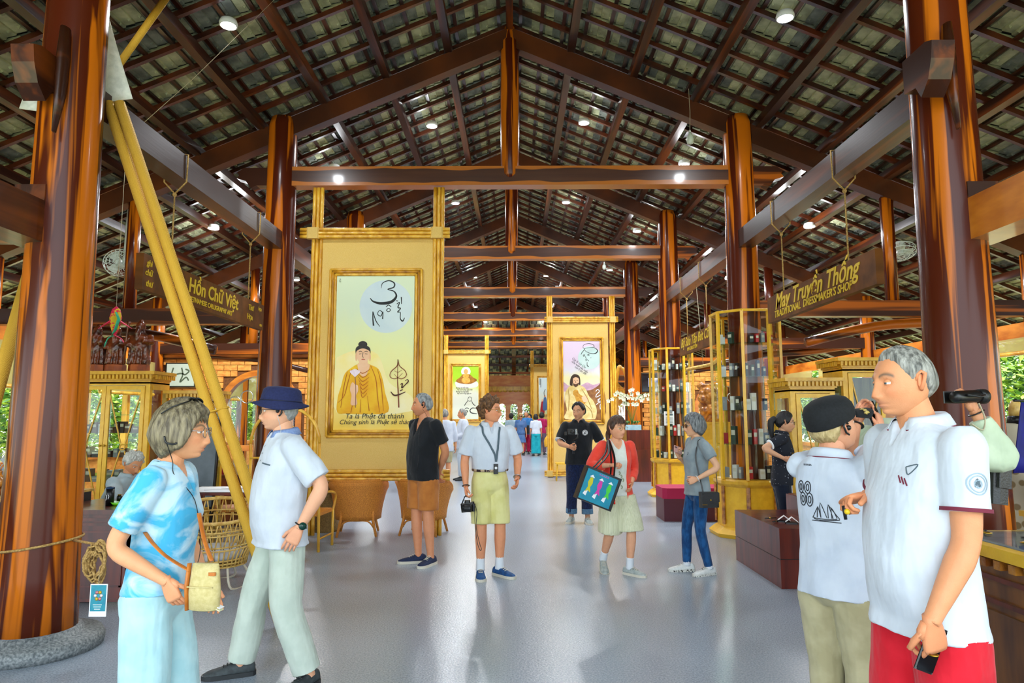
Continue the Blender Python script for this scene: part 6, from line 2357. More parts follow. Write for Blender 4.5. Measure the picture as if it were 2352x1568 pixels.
def dress_top(o, root, vox, w, fem, belly, S):
    H, K, TR, T = o['H'], o['K'], o['TR'], o['T']
    mb = MB()
    hem = S.get('hem', .47)
    ex = S.get('slack', .012)
    bust = .03 if fem else 0
    b = belly
    if fem:
        tabs = [(.857, .064, .05, .06), (.845, .09, .056, .07), (.83, .125, .066, .084), (.808, .152, .086, .096), (.765, .163, .1 + bust * .4, .104), (.72, .163, .108 + bust, .102), (.68, .152, .1 + bust * .6 + .3 * b, .096), (.62, .145, .095 + .8 * b, .094),
                (.56, .162, .103 + .8 * b, .105), (.51, .174, .108 + .4 * b, .115), (.44, .178, .112 + .3 * b, .115), (.3, .19, .12, .12)]
    else:
        tabs = [(.857, .07, .055, .066), (.846, .10, .062, .078), (.832, .142, .074, .09), (.812, .172, .09, .102), (.765, .184, .108 + .1 * b, .112), (.72, .182, .12 + .35 * b, .112), (.66, .174, .118 + .75 * b, .108), (.60, .168, .114 + b, .106),
                (.54, .172, .114 + .85 * b, .112), (.49, .176, .112 + .5 * b, .116), (.42, .18, .115 + .4 * b, .118)]
    rows = [q for q in tabs if q[0] > hem + .012]
    hr = [tab(-hem, [(-q[0], q[k]) for q in tabs]) for k in (1, 2, 3)]
    fl = S.get('flare', 0)
    rows.append((hem, hr[0] + fl, hr[1] + fl, hr[2] + fl))
    mb.rings([TR(z, hw + ex * .7 + (.008 if hem < .54 and z < .58 else 0), hf + ex, hb + ex, 0) for z, hw, hf, hb in rows][::-1])
    aw = (.88 if fem else 1.0) * (.55 + .45 * w) * K
    se = S.get('sleeve', .66)
    if se:
        for s in (1, -1):
            a, e, wr, A = o['arms'][s]
            k = S.get('sl_w', 1)
            pr = [(-.17, .028), (-.11, .048), (-.02, .062), (.1, .067), (.4, .066 * k), (.75, .064 * k), (1.0, .058 * k), (1.4, .054 * k), (1.9, .042 * k)]
            pr = [(t, r * aw + ex * .3) for t, r in pr if t < se] + [(se, tab(se, pr) * aw + ex * .3)]
            limb(mb, a, e, wr, pr, 18)
    me = remesh(mb, 'shirt', vox, S.get('smooth', 7), S['m'], root)
    wrinkle(me, S.get('wr', .0045) * 1.35, S.get('fr', 9), H * 3)
    # open neck: the cloth ducks under the skin there
    nv = S.get('vneck')
    zt = .855 * H - o['drop']
    N = T(0, 0, zt)
    tw = R(S.get('_tw', 0))
    if nv:
        depth, half, nvd = nv[0] * K, nv[1] * K, S.get('duck', .035)
        cx = o['T'](.1, 0, zt) - N
        f = V((cx.x, cx.y, 0)).normalized()
        sd = V((-f.y, f.x, 0))
        for v in me.vertices:
            q = v.co - N
            yy, xx = abs(q.dot(sd)), q.dot(f)
            if xx > -.02 and q.z > -depth:
                lim = half * ((q.z + depth) / depth) ** (nv[2] if len(nv) > 2 else 1)
                k = sst((lim - yy) / .012)
                v.co -= f * nvd * k
    nm = S.get('name', 'shirt')
    sh = link(nm, me, root)
    o['shirt'] = sh
    if S.get('collar'):
        cm = S['collar']
        g = []
        cc_ = T(-.006, 0, .852 * H - o['drop'])
        tws = math.atan2((T(.1, 0, zt) - N).y, (T(.1, 0, zt) - N).x)
        op = S.get('open', 26)
        for dr, dz in ((-.004, -.012), (.0, .03), (.006, .036), (.014, .028), (.03, -.004)):
            row = []
            for j in range(25):
                a = R(lerp(op, 360 - op, j / 24)) + tws
                rr = (.068 if not fem else .06) * K + dr * K
                dip = .022 * (1 + math.cos(a - tws)) * .5
                row.append(cc_ + V((math.cos(a) * rr * 1.02, math.sin(a) * rr * 1.08, (dz - dip) * K)))
            g.append(row)
        col = MB().sheet(g).build('collar', cm, sh)
        sol = col.modifiers.new('t', 'SOLIDIFY')
        sol.thickness = .003
        if S.get('collar_trim'):
            MB().tube([p + V((0, 0, -.001)) for p in g[-1]], .003, 6).build('collar_trim', S['collar_trim'], sh)
    if S.get('cuff_trim') and se:
        for s in (1, -1):
            a, e, wr, A = o['arms'][s]
            q = MB()
            rr = (tab(se, [(.4, .066), (.75, .064), (1, .058)]) * aw * S.get('sl_w', 1) + ex * .3) + .005
            limb(q, a, e, wr, [(se - .035, rr), (se + .004, rr)], 18)
            q.build('sleeve_trim', S['cuff_trim'], sh)
    if S.get('buttons'):
        n, col = S['buttons']
        for i in range(n):
            stick(o, sh, 'button', [[(0, -.05 - .045 * i), (0, -.059 - .045 * i)]], .010, col, base='chest', off=.004)
    return o


def bvh_of(ob):
    me = ob.data
    return BVHTree.FromPolygons([v.co for v in me.vertices], [tuple(p.vertices) for p in me.polygons])


def stick(o, sh, name, strokes, w, m, base='chest', org=None, u=None, v=None, off=.002, parent=None, closed=False, n=5):
    """flat print or trim laid on the cloth: strokes in a local (u, v) plane are cast on to the garment"""
    T, H = o['T'], o['H']
    zt = .84 * H - o['drop']
    f = (T(.1, 0, zt) - T(0, 0, zt)).normalized()
    if base == 'chest':
        org, u, v, dr = T(.6, 0, zt), V((-f.y, f.x, 0)), V((0, 0, 1)), -f
        u = -u
        u = V((-f.y, f.x, 0))
    elif base == 'back':
        org, u, v, dr = T(-.6, 0, zt), V((f.y, -f.x, 0)), V((0, 0, 1)), f
    else:
        org, u, v = V(org), V(u).normalized(), V(v).normalized()
        dr = V(base).normalized()
    bv = o.setdefault('bvh', {})
    if sh.name not in bv:
        bv[sh.name] = bvh_of(sh)
    B = bv[sh.name]

    def fn(a, b):
        q = org + u * a + v * b
        h = B.ray_cast(q, dr)
        if h[0] is None:
            h = B.find_nearest(q + dr * .45)
        return h[0] - dr * off
    mb = MB()
    for s in strokes:
        if len(s) > 2 and closed:
            c0 = [fn(a, b) for a, b in s]
            mb.add(c0, [tuple(range(len(c0)))])
        else:
            q = []
            if len(s) == 2:      # subdivide straight strokes so they follow the cloth
                (a0, b0), (a1, b1) = s[0][:2], s[1][:2]
                k = max(2, int(math.hypot(a1 - a0, b1 - b0) / .02))
                s = [(lerp(a0, a1, i / k), lerp(b0, b1, i / k)) for i in range(k + 1)]
            ribbon2(mb, s, w, fn=fn, n=n)
    return mb.build(name, m, parent or sh)


def strap(o, garments, pts, w, m, name='strap', parent=None, off=.006, th=.0025, n=6, root=None):
    """band through pts (body frame) that hugs the clothes"""
    bs = [bvh_of(g) for g in garments]
    q = [V(p) for p in spline(pts, n)]
    res, nr = [], []
    for p in q:
        best = None
        for B in bs:
            h = B.find_nearest(p)
            if h[0] is not None and (best is None or h[3] < best[3]):
                best = h
        if best is not None and best[3] < .05:
            d = (p - best[0])
            nn = best[1]
            if d.dot(nn) < off:
                p = best[0] + nn * off
            nr.append(nn)
        else:
            nr.append(None)
        res.append(p)
    last = next((x for x in nr if x is not None), V((0, 0, 1)))
    for i, x in enumerate(nr):
        if x is None:
            nr[i] = last
        last = nr[i]
    rings = []
    for i, p in enumerate(res):
        d = (res[min(i + 1, len(res) - 1)] - res[max(i - 1, 0)]).normalized()
        nn = (nr[i] - d * nr[i].dot(d)).normalized()
        s = d.cross(nn)
        rings.append([p + s * w / 2, p + s * w / 2 + nn * th, p - s * w / 2 + nn * th, p - s * w / 2])
    return MB().rings(rings, sm=False).build(name, m, parent or root or o['root'])


def glasses(o, m_fr, m_lens=None, r=.021, th=.0016, z=-.004, up=0, sq=1.0):
    MH = o['MH']
    mb = MB()
    X = .1035
    for s in (1, -1):
        mb.tube([MH @ V((X - .004 * abs(math.cos(a)) , s * .033 + r * 1.12 * math.cos(a), z + r * sq * math.sin(a))) for a in [2 * PI * j / 24 for j in range(24)]], th * o['hs'], 6, closed=True)
        mb.tube([MH @ V(q) for q in ((X - .006, s * .057, z + .006), (.09, s * .074, z + .008), (.04, s * .082, z + .008), (-.012, s * .085, z + .006), (-.03, s * .083, z - .014))], th * o['hs'], 6)
    mb.tube([MH @ V(q) for q in ((X, .0115, z + .003), (X + .006, 0, z + .006), (X, -.0115, z + .003))], th * o['hs'], 6)
    g = mb.build('glasses', m_fr, o['root'])
    for s in (1, -1):
        MB().lathe([(r * .98, 0), (.001, .0015)], n=20, cap=False)
        l = MB()
        l.add([MH @ V((X - .002, s * .033 + r * 1.1 * math.cos(a), z + r * sq * math.sin(a))) for a in [2 * PI * j / 20 for j in range(20)]], [tuple(range(20))])
        l.build('lens', m_lens or m_glass, g)
    return g


def earpiece(o, s):
    MH = o['MH']
    mb = MB()
    mb.tube([MH @ V(q) for q in ((.006, s * .086, .012), (-.008, s * .094, .03), (-.026, s * .094, .012), (-.022, s * .093, -.02), (-.008, s * .09, -.034))], .0045 * o['hs'], 8)
    mb.sphere(MH @ V((.0, s * .089, -.004)), .012 * o['hs'], 10, 8)
    e = mb.build('earpiece', m_dark, o['root'])
    return e


def wire(o, pts, r=.0018, m=None, name='earphone_wire'):
    return MB().tube(spline(pts, 6), r, 5).build(name, m or m_dark, o['root'])


def watch(o, s, m_case, m_band=None, face=None, t=.94):
    a, e, w, A = o['arms'][s]
    p = e.lerp(w, t)
    d = (w - e).normalized()
    mb = MB()
    sx, u = frame(d)
    k = .031 * o['K']
    mb.tube([p + sx * (k * math.cos(q)) + u * (k * math.sin(q)) for q in [2 * PI * j / 20 for j in range(20)]], .009, 6, closed=True, flat=.4)
    b = mb.build('watch_band', m_band or m_dark, o['root'])
    return b, p, d
# ------------------------------------------------------------------ the people in the hall
def loc_of(x, y, hd):
    return M.Translation((x, y, 0)) @ M.Rotation(R(hd), 4, 'Z')


def lw(x, y, hd, p):
    """world point -> body frame"""
    return loc_of(x, y, hd).inverted() @ V(p)


def wl(o, p):
    r = o['root']
    return M.Translation(r.location) @ M.Rotation(r.rotation_euler.z, 4, 'Z') @ V(p)


m_tie = mat('tie dye cotton', '#3fa9d4', '#bcd8e6', (6, 6, 9), rough=.85, bump=.3, bsc=(14, 14, 8), lo=.40, hi=.58, dist=1.2, detail=5, sheen=.1, rnd=False)
m_aqua = cloth('aqua linen', '#9fc6cc', '#b0d2d6')
m_wpolo = cloth('white cotton', '#c3cad4', '#ccd3dd')
m_wtee = cloth('soft white cotton', '#bcc5d4', '#c7cfdc')
m_sage = cloth('pale grey green chino', '#b4bfb2', '#bfc9bc')
m_navyhat = mat('navy hat cloth', '#141b44', '#1c2450', (90, 90, 90), rough=.9, bump=.2)
m_greyshirt = cloth('pale blue grey shirt', '#a3b4ba', '#b8c6ca')
m_black = cloth('black cotton', '#111418', '#181b20')
m_ochre = cloth('ochre shorts cloth', '#a9652a', '#ba7434')
m_lemon = cloth('pale yellow cotton', '#d3cc82', '#ded794')
m_jean = cloth('dark denim', '#0b1733', '#15234a', (40, 40, 40))
m_jean2 = cloth('blue denim', '#0f3a68', '#1d5488', (30, 30, 12))
m_coral = cloth('coral knit', '#e2402f', '#ee5340', fine=False)
m_cream = cloth('cream pleated cloth', '#cfd0ac', '#dcdcbc', (120, 120, 2), bsc=(120, 120, 2))
m_greyt = cloth('grey jersey', '#7f8c92', '#929ea2')
m_dot = mat('navy dotted jersey', '#b9bec8', '#0d1220', (34, 34, 34), kind='voro', lo=.12, hi=.16, rough=.85, rnd=False)
m_navy = cloth('dark navy cloth', '#0c1424', '#131d30')
m_khaki = cloth('khaki cotton', '#a39a76', '#b4ab88')
m_redsh = cloth('bright red cloth', '#c00f22', '#cf1a2c')
m_mint = cloth('pale mint jacket', '#b3c2a6', '#bfcdb2')
m_mint2 = cloth('sage trouser', '#9aa58a', '#a8b298')
m_sock = mat('white sock', '#d9dee4', rough=.9)
m_blueshoe = mat('blue suede', '#0c3a6a', '#15508a', (30, 30, 30), rough=.8)
m_navyshoe = mat('navy knit shoe', '#0c1a3a', '#14264c', (80, 80, 80), rough=.8)
m_greyshoe = mat('grey trainer', '#8e9896', '#aeb6b2', (30, 30, 30), rough=.7)
m_whiteshoe = mat('white trainer', '#d2d6d2', '#e2e5e2', (30, 30, 30), rough=.6)
m_darkshoe = mat('charcoal shoe', '#2a3032', '#3b4244', (40, 40, 40), rough=.7)
m_sole = mat('cream sole', '#cfc9b8', rough=.7)
m_trim_r = mat('burgundy trim', '#701c34', rough=.8)
m_tan = mat('tan leather', '#a85a14', '#c47324', (20, 20, 20), rough=.5)
m_beige = mat('beige bag cloth', '#b9a86c', '#c9b982', (60, 60, 60), rough=.8, bump=.2)
m_bagblk = mat('black leather', '#0c0d0e', '#15171a', (30, 30, 30), rough=.4, bump=.15)
m_smoke = mat('smoked lens', '#101214', rough=.08)
m_slate = mat('slate lanyard', '#4b5c66', rough=.7)
m_lens = glassmat('spectacle lens', f=.15)

PE = {}
# 1 the woman in the tie-dyed tee
x, y, hd = -1.435, 2.95, 4
A = lambda px, py, Y, _h=None: lw(x, y, hd, P(px, py, Y))
PE['tie'] = o = person('grey-haired woman in blue tie-dye tee and aqua trousers, profile beside front left column', (x, y), hd, 1.66, .96, .035, 1, lean=.03, hfwd=.045, hy=4, hp=2,
    tone='#e2a074', lip='#b5604c', brow='#6a5844', vox=.0065,
    RA=dict(w=A(382, 1335, 2.76), h=(-1, -.15, -.1), curl=.42, palm=(.3, 1, .1), thumb=.5, fd=(.5, .05, -1)), LA=dict(w=(.12, .24, .84)),
    RL=dict(a=(-.03, -.1)), LL=dict(a=(.07, .11)),
    hair=dict(kind='bob', T=.03, m=('hair ash', '#4a3f2c', '#8f8264'), seed=2, fringe=13),
    top=dict(m=m_tie, hem=.535, sleeve=.74, sl_w=1.08, vneck=(.15, .075, 1.0), slack=.012, flare=.008, wr=.005),
    bottom=dict(m=m_aqua, slack=.018, prof=[(-.02, .09), (.5, .088), (1, .085), (1.95, .085)]),
    shoes=dict(m=m_whiteshoe, sole=m_sole))
glasses(o, m_steel, m_lens)
MH = o['MH']
MB().tube(spline([MH @ V(q_) for q_ in ((-.03, -.118, -.02), (-.02, -.12, -.045), (.01, -.115, -.05), (.03, -.1, -.035))], 4), .004, 6).build('earpiece', m_dark, o['root'])
mb = MB()
for s in (1, -1):
    mb.tube([MH @ V((.045 + .016 * math.cos(a), s * .032 + .024 * math.cos(a + 1.57), .128 + .012 * math.sin(a))) for a in [PI * j / 8 for j in range(16)]], .003, 6, closed=True)
    mb.add([MH @ V((.045 + .015 * math.cos(a), s * .032 + .022 * math.cos(a + 1.57), .13 + .012 * math.sin(a))) for a in [PI * j / 8 for j in range(16)]], [tuple(range(16))])
    mb.tube([MH @ V(q) for q in ((.04, s * .056, .128), (-.02, s * .085, .10), (-.06, s * .092, .07))], .003, 6)
s = mb.build('sunglasses', m_smoke, None)
s.parent = None
s.matrix_world = loc_of(x, y, hd)
tag(s, 'dark sunglasses pushed up on the hair of the woman in tie-dye', 'sunglasses')
wire(o, [MH @ V((-.02, -.118, -.045)), MH @ V((.0, -.09, -.12)), (.09, -.1, 1.36), (.15, -.03, 1.25), (.17, 0, 1.05), (.15, .0, .95)])

# 2 the man in the bucket hat
x, y, hd = -1.38, 4.36, 213
PE['hat'] = o = person('man in navy bucket hat, white polo and pale trousers striding left', (x, y), hd, 1.80, 1.1, .07, 0, lean=.02, hy=-20, hp=0, hfwd=.03, drop=.035,
    tone='#e6aa86', lip='#c08072', brow='#8a7a6a', stub=.12, vox=.007,
    LA=dict(w=A(688, 1212, 4.12), h=(-1, .5, 0), curl=.3, palm=(-.5, -1, 0)), RA=dict(w=(-.06, -.24, .9)),
    RL=dict(a=tuple(A(552, 1540, 4.45))[:2], yaw=-14, h=(1, .1, 0)), LL=dict(a=tuple(A(708, 1540, 4.27))[:2], yaw=34, lift=.0, h=(1, .3, 0)),
    hair=dict(kind='receding', T=.008, m=('hair silver', '#8d8d88', '#b4b4ae')),
    top=dict(m=m_wpolo, hem=.475, sleeve=.84, sl_w=1.12, vneck=(.10, .03, 1), collar=mat('chambray collar', '#6f86b4', '#8398c2', (90, 90, 90), rough=.9), open=24, slack=.016, flare=.012, buttons=(3, mat('dark button', '#24262c')), wr=.006),
    bottom=dict(m=m_sage, slack=.014, prof=[(-.02, .09), (.5, .082), (1, .072), (1.95, .064)], wr=.008),
    shoes=dict(m=m_darkshoe, sole=mat('dark sole', '#1c2022')))
glasses(o, m_dark, m_lens)
earpiece(o, 1)
stick(o, o['shirt'], 'pocket_edge', [[(.06, -.155), (.15, -.165)]], .008, m_slate)
watch(o, 1, m_dark)
_, p, d = watch(o, 1, m_dark)
wt = MB()
sx, u = frame(d)
q = p + V((-.0, .033, 0))
wt.tube([q + V((0, -.006, 0)), q + V((0, .008, 0))], .022, 18)
w_ = wt.build('watch_face', mat('green dial', '#0e3a30', rough=.2), o['root'])
MH = o['MH']
hb = MB()
prof = [(.128, .025), (.13, .02), (.112, .045), (.106, .09), (.095, .118), (.06, .128), (.01, .13)]
hb.rings([[MH @ (M.Rotation(R(-4), 4, 'Y') @ V((-.006 + r * 1.08 * math.cos(a), r * .93 * math.sin(a), z + (.016 * math.cos(2 * a) if i < 2 else 0)))) for a in [2 * PI * j / 32 for j in range(32)]] for i, (r, z) in enumerate([(.15, .018), (.152, .024), (.113, .052), (.108, .085), (.1, .122), (.082, .136), (.04, .142), (.005, .143)])], cap=True)
h = hb.build('bucket_hat', m_navyhat, None)
h.matrix_world = loc_of(x, y, hd)
tag(h, 'navy cloth bucket hat on the striding man', 'hat')
k = MB().tube([MH @ (M.Rotation(R(-4), 4, 'Y') @ V((-.006 + .114 * 1.08 * math.cos(a), .114 * .93 * math.sin(a), .057))) for a in [2 * PI * j / 32 for j in range(32)]], .003, 5, closed=True).build('seam', mat('navy seam', '#0b1030'), h)
wire(o, [MH @ V((-.0, .093, -.03)), (.06, .09, 1.5), (.11, .09, 1.42), (.15, .04, 1.3), (.17, .03, 1.12)], .0015, mat('pale wire', '#b8bcc0'))

# 3 the seated calligrapher
x, y, hd = -4.31, 7.45, -12
PE['callig'] = o = person('white-haired man in pale grey shirt seated writing at desk', (x, y), hd, 1.68, 1.0, .05, 0, lean=.24, hfwd=.06, hp=30, hy=-14, drop=.43,
    tone='#d69468', lip='#a45c4a', brow='#b0aaa0', vox=.010,
    RA=dict(w=(.48, -.12, .86), h=(-.2, -.7, -1), palm=(0, 0, -1), curl=.7), LA=dict(w=(.48, .14, .84), h=(-.2, .7, -1), palm=(0, 0, -1)),
    RL=dict(a=(.42, -.12), h=(1, 0, 1)), LL=dict(a=(.42, .12), h=(1, 0, 1)),
    hair=dict(kind='curly', T=.02, m=('hair white', '#a5a59c', '#dcdcd4'), seed=5),
    top=dict(m=m_greyshirt, hem=.49, sleeve=.9, sl_w=1.15, vneck=(.06, .03), collar=m_greyshirt, slack=.018), bottom=dict(m=m_navy, slack=.01), shoes=dict(m=m_darkshoe, sole=m_dark))

# 4 the man in the black tee
x, y, hd = -.95, 7.72, 222
PE['black'] = o = person('grey-haired man in black V-neck tee and ochre shorts, hands behind back', (x, y), hd, 1.86, 1.02, .05, 0, hy=-34, hp=0, lean=0.0, hfwd=.03,
    tone='#d69068', lip='#b06a58', brow='#3c352e', stub=.18, vox=.008,
    LA=dict(w=(-.17, .06, 1.0), h=(-.35, 1, -.1), palm=(-1, 0, 0)), RA=dict(w=(-.17, -.04, .98), h=(-.35, -1, -.1), palm=(-1, 0, 0)),
    RL=dict(a=(.02, -.06), yaw=-30), LL=dict(a=(-.02, .12), yaw=22),
    hair=dict(kind='short', T=.012, m=('hair steel', '#5e6366', '#a4a8a8'), seed=3),
    top=dict(m=m_black, hem=.485, sleeve=.68, sl_w=1.1, vneck=(.2, .075, .9), slack=.012, wr=.005),
    bottom=dict(kind='shorts', m=m_ochre, end=.86, slack=.018, prof=[(-.02, .095), (.4, .094), (1, .085)]), shoes=dict(m=m_navyshoe, sole=m_sole))
earpiece(o, 1)
q = MB()
for s_ in (-1, 1):
    q.tube([(.155 , s_ * .018 + .017 * math.cos(a), 1.31 + .02 * math.sin(a)) for a in [PI * j / 7 for j in range(14)]], .004, 6, closed=True)
sg_ = q.build('sunglasses', m_smoke, None)
sg_.matrix_world = loc_of(x, y, hd)
tag(sg_, 'dark sunglasses hooked in the V-neck of the black tee', 'sunglasses')
wire(o, [o['MH'] @ V((0, .093, -.04)), (.02, .1, 1.56), (.13, .1, 1.45), (.15, .12, 1.2), (.17, .12, 1.05), (.15, .06, .96)])

# 5 the curly-haired man
x, y, hd = -.19, 7.1, 281
PE['curly'] = o = person('curly-haired man in white polo and pale yellow shorts, looking right', (x, y), hd, 1.79, 1.02, .03, 0, hy=58, hp=0, lean=.01, hfwd=.035,
    tone='#de956c', lip='#bb7060', brow='#6a4a30', vox=.0075,
    RA=dict(w=A(1070, 1117, 6.95), h=(-1, -.5, 0), curl=.75, palm=(.2, 1, 0)), LA=dict(w=A(1188, 1098, 7.0), h=(-1, .5, 0), curl=.4),
    RL=dict(a=(.02, -.10), yaw=-6), LL=dict(a=(-.01, .10), yaw=34),
    hair=dict(kind='curly', T=.034, m=('hair chestnut', '#3a2412', '#80562e'), seed=1),
    top=dict(m=m_wpolo, hem=.585, sleeve=.80, sl_w=1.15, vneck=(.12, .028, .8), collar=m_wpolo, open=22, slack=.02, flare=-.006, wr=.005, cuff_trim=None),
    bottom=dict(kind='shorts', m=m_lemon, end=.94, slack=.016, top=.61, prof=[(-.02, .09), (.5, .087), (1, .083)], belt=mat('patterned belt', '#2a1218', '#b8a080', (30, 30, 6), rough=.6, lo=.48, hi=.52), wr=.008),
    shoes=dict(m=m_blueshoe, sole=m_sole, sock=m_sock))
glasses(o, m_brass, m_lens)
watch(o, 1, m_steel, m_steel)
watch(o, -1, m_dark, m_dark, t=.97)
q = strap(o, [o['shirt']], [(-.05, -.07, 1.52), (.03, -.085, 1.49), (.1, -.07, 1.4), (.14, -.02, 1.3), (.15, .02, 1.22), (.152, .03, 1.15)], .02, m_slate, name='lanyard_strap')
q2 = strap(o, [o['shirt']], [(.02, .07, 1.5), (.09, .065, 1.42), (.13, .05, 1.3), (.15, .04, 1.2), (.152, .032, 1.15)], .02, m_slate, name='lanyard_strap')
t = thing('audio_guide', 'small black audio receiver on a slate lanyard across the white polo', 'receiver', wl(o, (.18, .03, 1.08)), R(hd))
MB().box((0, 0, 0), (.018, .045, .1), ch=.004).build('case', m_dark, t)
MB().lathe([(.014, 0), (.012, .003)], (0, 0, 0), 14).build('dial', m_white, t).matrix_local = M.Translation((.009, 0, .01)) @ M.Rotation(R(90), 4, 'Y')
q.parent = t
q2.parent = t
for s_ in (q, q2):
    s_.matrix_local = M.Translation(-V((.18, .03, 1.08)))
# 6 the videographer
x, y, hd = 1.05, 10.62, 262
PE['video'] = o = person('dark-haired young man in black polo and dark jeans filming with a gimbal', (x, y), hd, 1.80, 1.08, .05, 0, hy=-22, hp=2, hfwd=.03,
    tone='#cf9670', lip='#a86250', brow='#16130f', vox=.010,
    RA=dict(w=A(1309, 1026, 10.3), h=(-.4, -1, -.6), curl=.95, palm=(0, 1, .2)), LA=dict(w=(.1, .32, .98), h=(-1, .6, 0)),
    RL=dict(a=(-.02, -.13), yaw=-12), LL=dict(a=(.05, .12), yaw=14),
    hair=dict(kind='receding', T=.03, m=('hair black', '#0c0b0b', '#1c1a1a')),
    top=dict(m=m_black, hem=.485, sleeve=.86, sl_w=1.1, vneck=(.08, .02), collar=m_black, slack=.014, flare=.008, cuff_trim=mat('white piping', '#c8ccd0')),
    bottom=dict(m=m_jean, slack=.016, cuff=mat('turned denim', '#3e6482', '#5a7c96', (40, 40, 40), rough=.9), end=1.86), shoes=dict(m=m_greyshoe, sole=m_sole))
ring = lambda r, n=18: [(r * math.cos(2 * PI * k / n), r * math.sin(2 * PI * k / n)) for k in range(n)]
stick(o, o['shirt'], 'chest_badge', [[(.1 + a, -.155 + b) for a, b in ring(.042)]], .01, m_white, closed=True, off=.004)
stick(o, o['shirt'], 'badge_ring', [[(.1 + a, -.155 + b) for a, b in ring(.034)]], .006, m_dark, off=.006)
stick(o, o['shirt'], 'badge_mark', [[(.085, -.175), (.09, -.15), (.112, -.14), (.112, -.158), (.094, -.16)], [(.09, -.17), (.115, -.165)]], .008, m_dark, off=.006)

# 7 the woman in the coral cardigan
x, y, hd = 1.12, 7.2, 283
PE['coral'] = o = person('woman in coral cardigan and cream culottes walking with a tote', (x, y), hd, 1.62, .92, .015, 1, hy=20, hp=0, hfwd=.04, drop=.02,
    tone='#e0a37e', lip='#a85a4c', brow='#4a3222', vox=.0075,
    RA=dict(w=A(1405, 1068, 6.9), h=(-.5, -1, -.5), curl=.85, palm=(-.6, .3, -1)), LA=dict(w=A(1450, 1112, 7.15), h=(-1, .7, 0)),
    RL=dict(a=(-.2, -.09), yaw=-14, lift=.05, h=(1, 0, 0)), LL=dict(a=(.06, .1), yaw=32),
    hair=dict(kind='pull', T=.02, m=('hair brown', '#2e1c12', '#5a3c28'), seed=4, fringe=11, tail=[(-.1, -.01, -.02, .03), (-.13, -.01, -.07, .028), (-.125, -.02, -.12, .018), (-.11, -.03, -.16, .006)]),
    top=dict(m=mat('white print tee', '#d3d8cc', '#e0e4da', (10, 10, 10), rough=.85, bump=.25), hem=.50, sleeve=0, vneck=(.11, .075, .45), slack=.010, flare=.004),
    bottom=dict(kind='shorts', m=m_cream, end=1.02, slack=.02, prof=[(-.02, .095), (.4, .108), (1.02, .125)], wr=.005), shoes=dict(m=m_greyshoe, sole=m_sole, sock=m_sock))
tee = o['shirt']
dress_top(o, o['root'], .0075, .92, 1, .015, dict(m=m_coral, name='cardigan', hem=.455, sleeve=1.62, slack=.024, vneck=(.8, .082, .06), duck=.075, wr=.006, flare=.01))
o['cardigan'] = o['shirt']
o['shirt'] = tee
glasses(o, m_brass, m_lens, th=.0012)
stick(o, tee, 'leaf_print', [[(.0 + .02 * (k % 3 - 1), -.30 - .035 * k), (.015 + .02 * (k % 3 - 1), -.315 - .035 * k), (.004 + .02 * (k % 3 - 1), -.335 - .035 * k)] for k in range(5)], .014, mat('sage print', '#9aa284', rough=.9))
# 8 the grey-haired woman with a phone
x, y, hd = 1.97, 7.25, 190
PE['grey'] = o = person('woman with short grey hair, grey tee and blue jeans holding up a pink phone', (x, y), hd, 1.64, .9, .02, 1, hy=-4, hp=2, hfwd=.02, lean=.0, drop=.015,
    tone='#dba883', lip='#b06a5a', brow='#5a4a40', vox=.0075,
    LA=dict(w=A(1600, 1100, 7.0), h=(-1, .5, -.1), curl=.8, palm=(0, -1, -.3), fd=(1, -.3, -.35)), RA=dict(w=A(1560, 1050, 7.35), h=(-.3, -.4, -1), curl=.55, palm=(0, .6, .6), fd=(.5, .3, .9)),
    RL=dict(a=(.10, -.1), yaw=-6), LL=dict(a=(-.05, .1), yaw=14),
    hair=dict(kind='bob', T=.024, m=('hair pewter', '#3c3f42', '#85898a'), seed=6, fringe=9),
    top=dict(m=m_greyt, hem=.49, sleeve=.62, sl_w=1.1, vneck=(.045, .06, .5), slack=.014, flare=.012), bottom=dict(m=m_jean2, slack=.006, prof=[(-.02, .086), (.5, .074), (1, .056), (1.4, .055), (1.95, .042)], wr=.004),
    shoes=dict(m=m_whiteshoe, sole=mat('studded sole', '#d6d6ce', '#3a3a36', (60, 60, 60), lo=.55, hi=.6), sock=m_sock))
glasses(o, mat('black frame', '#14161a', rough=.3), m_smoke)
watch(o, 1, m_white, m_white, t=.95)
stick(o, o['shirt'], 'chest_mark', [[(.05, -.13), (.06, -.145), (.05, -.16)]], .006, m_ink)
# 9 the saleswoman
x, y, hd = 3.17, 8.1, -14
PE['sales'] = o = person('saleswoman with black ponytail, glasses and dotted navy polo by the glass tower', (x, y), hd, 1.65, .95, .03, 1, hy=4, hp=6, hfwd=.04, lean=.03,
    tone='#d8a27e', lip='#a8504a', brow='#1a1412', vox=.009,
    RA=dict(w=A(1800, 1052, 7.85), h=(-.6, -.6, -1), curl=.5, palm=(0, .6, .7)), LA=dict(w=(.34, .12, 1.1), h=(-.6, .6, -1), curl=.5, palm=(0, -.6, .7)),
    hair=dict(kind='pull', T=.016, m=('hair jet', '#070708', '#16161a'), tail=[(-.105, 0, .03, .035), (-.15, 0, -.01, .04), (-.15, 0, -.09, .035), (-.13, 0, -.18, .022), (-.12, 0, -.24, .006)]),
    top=dict(m=m_dot, hem=.49, sleeve=.66, vneck=(.08, .025), collar=m_dot, collar_trim=m_white, cuff_trim=m_white, slack=.012), bottom=dict(m=m_navy, slack=.01), shoes=dict(m=m_darkshoe, sole=m_dark))
glasses(o, m_dark, m_lens)
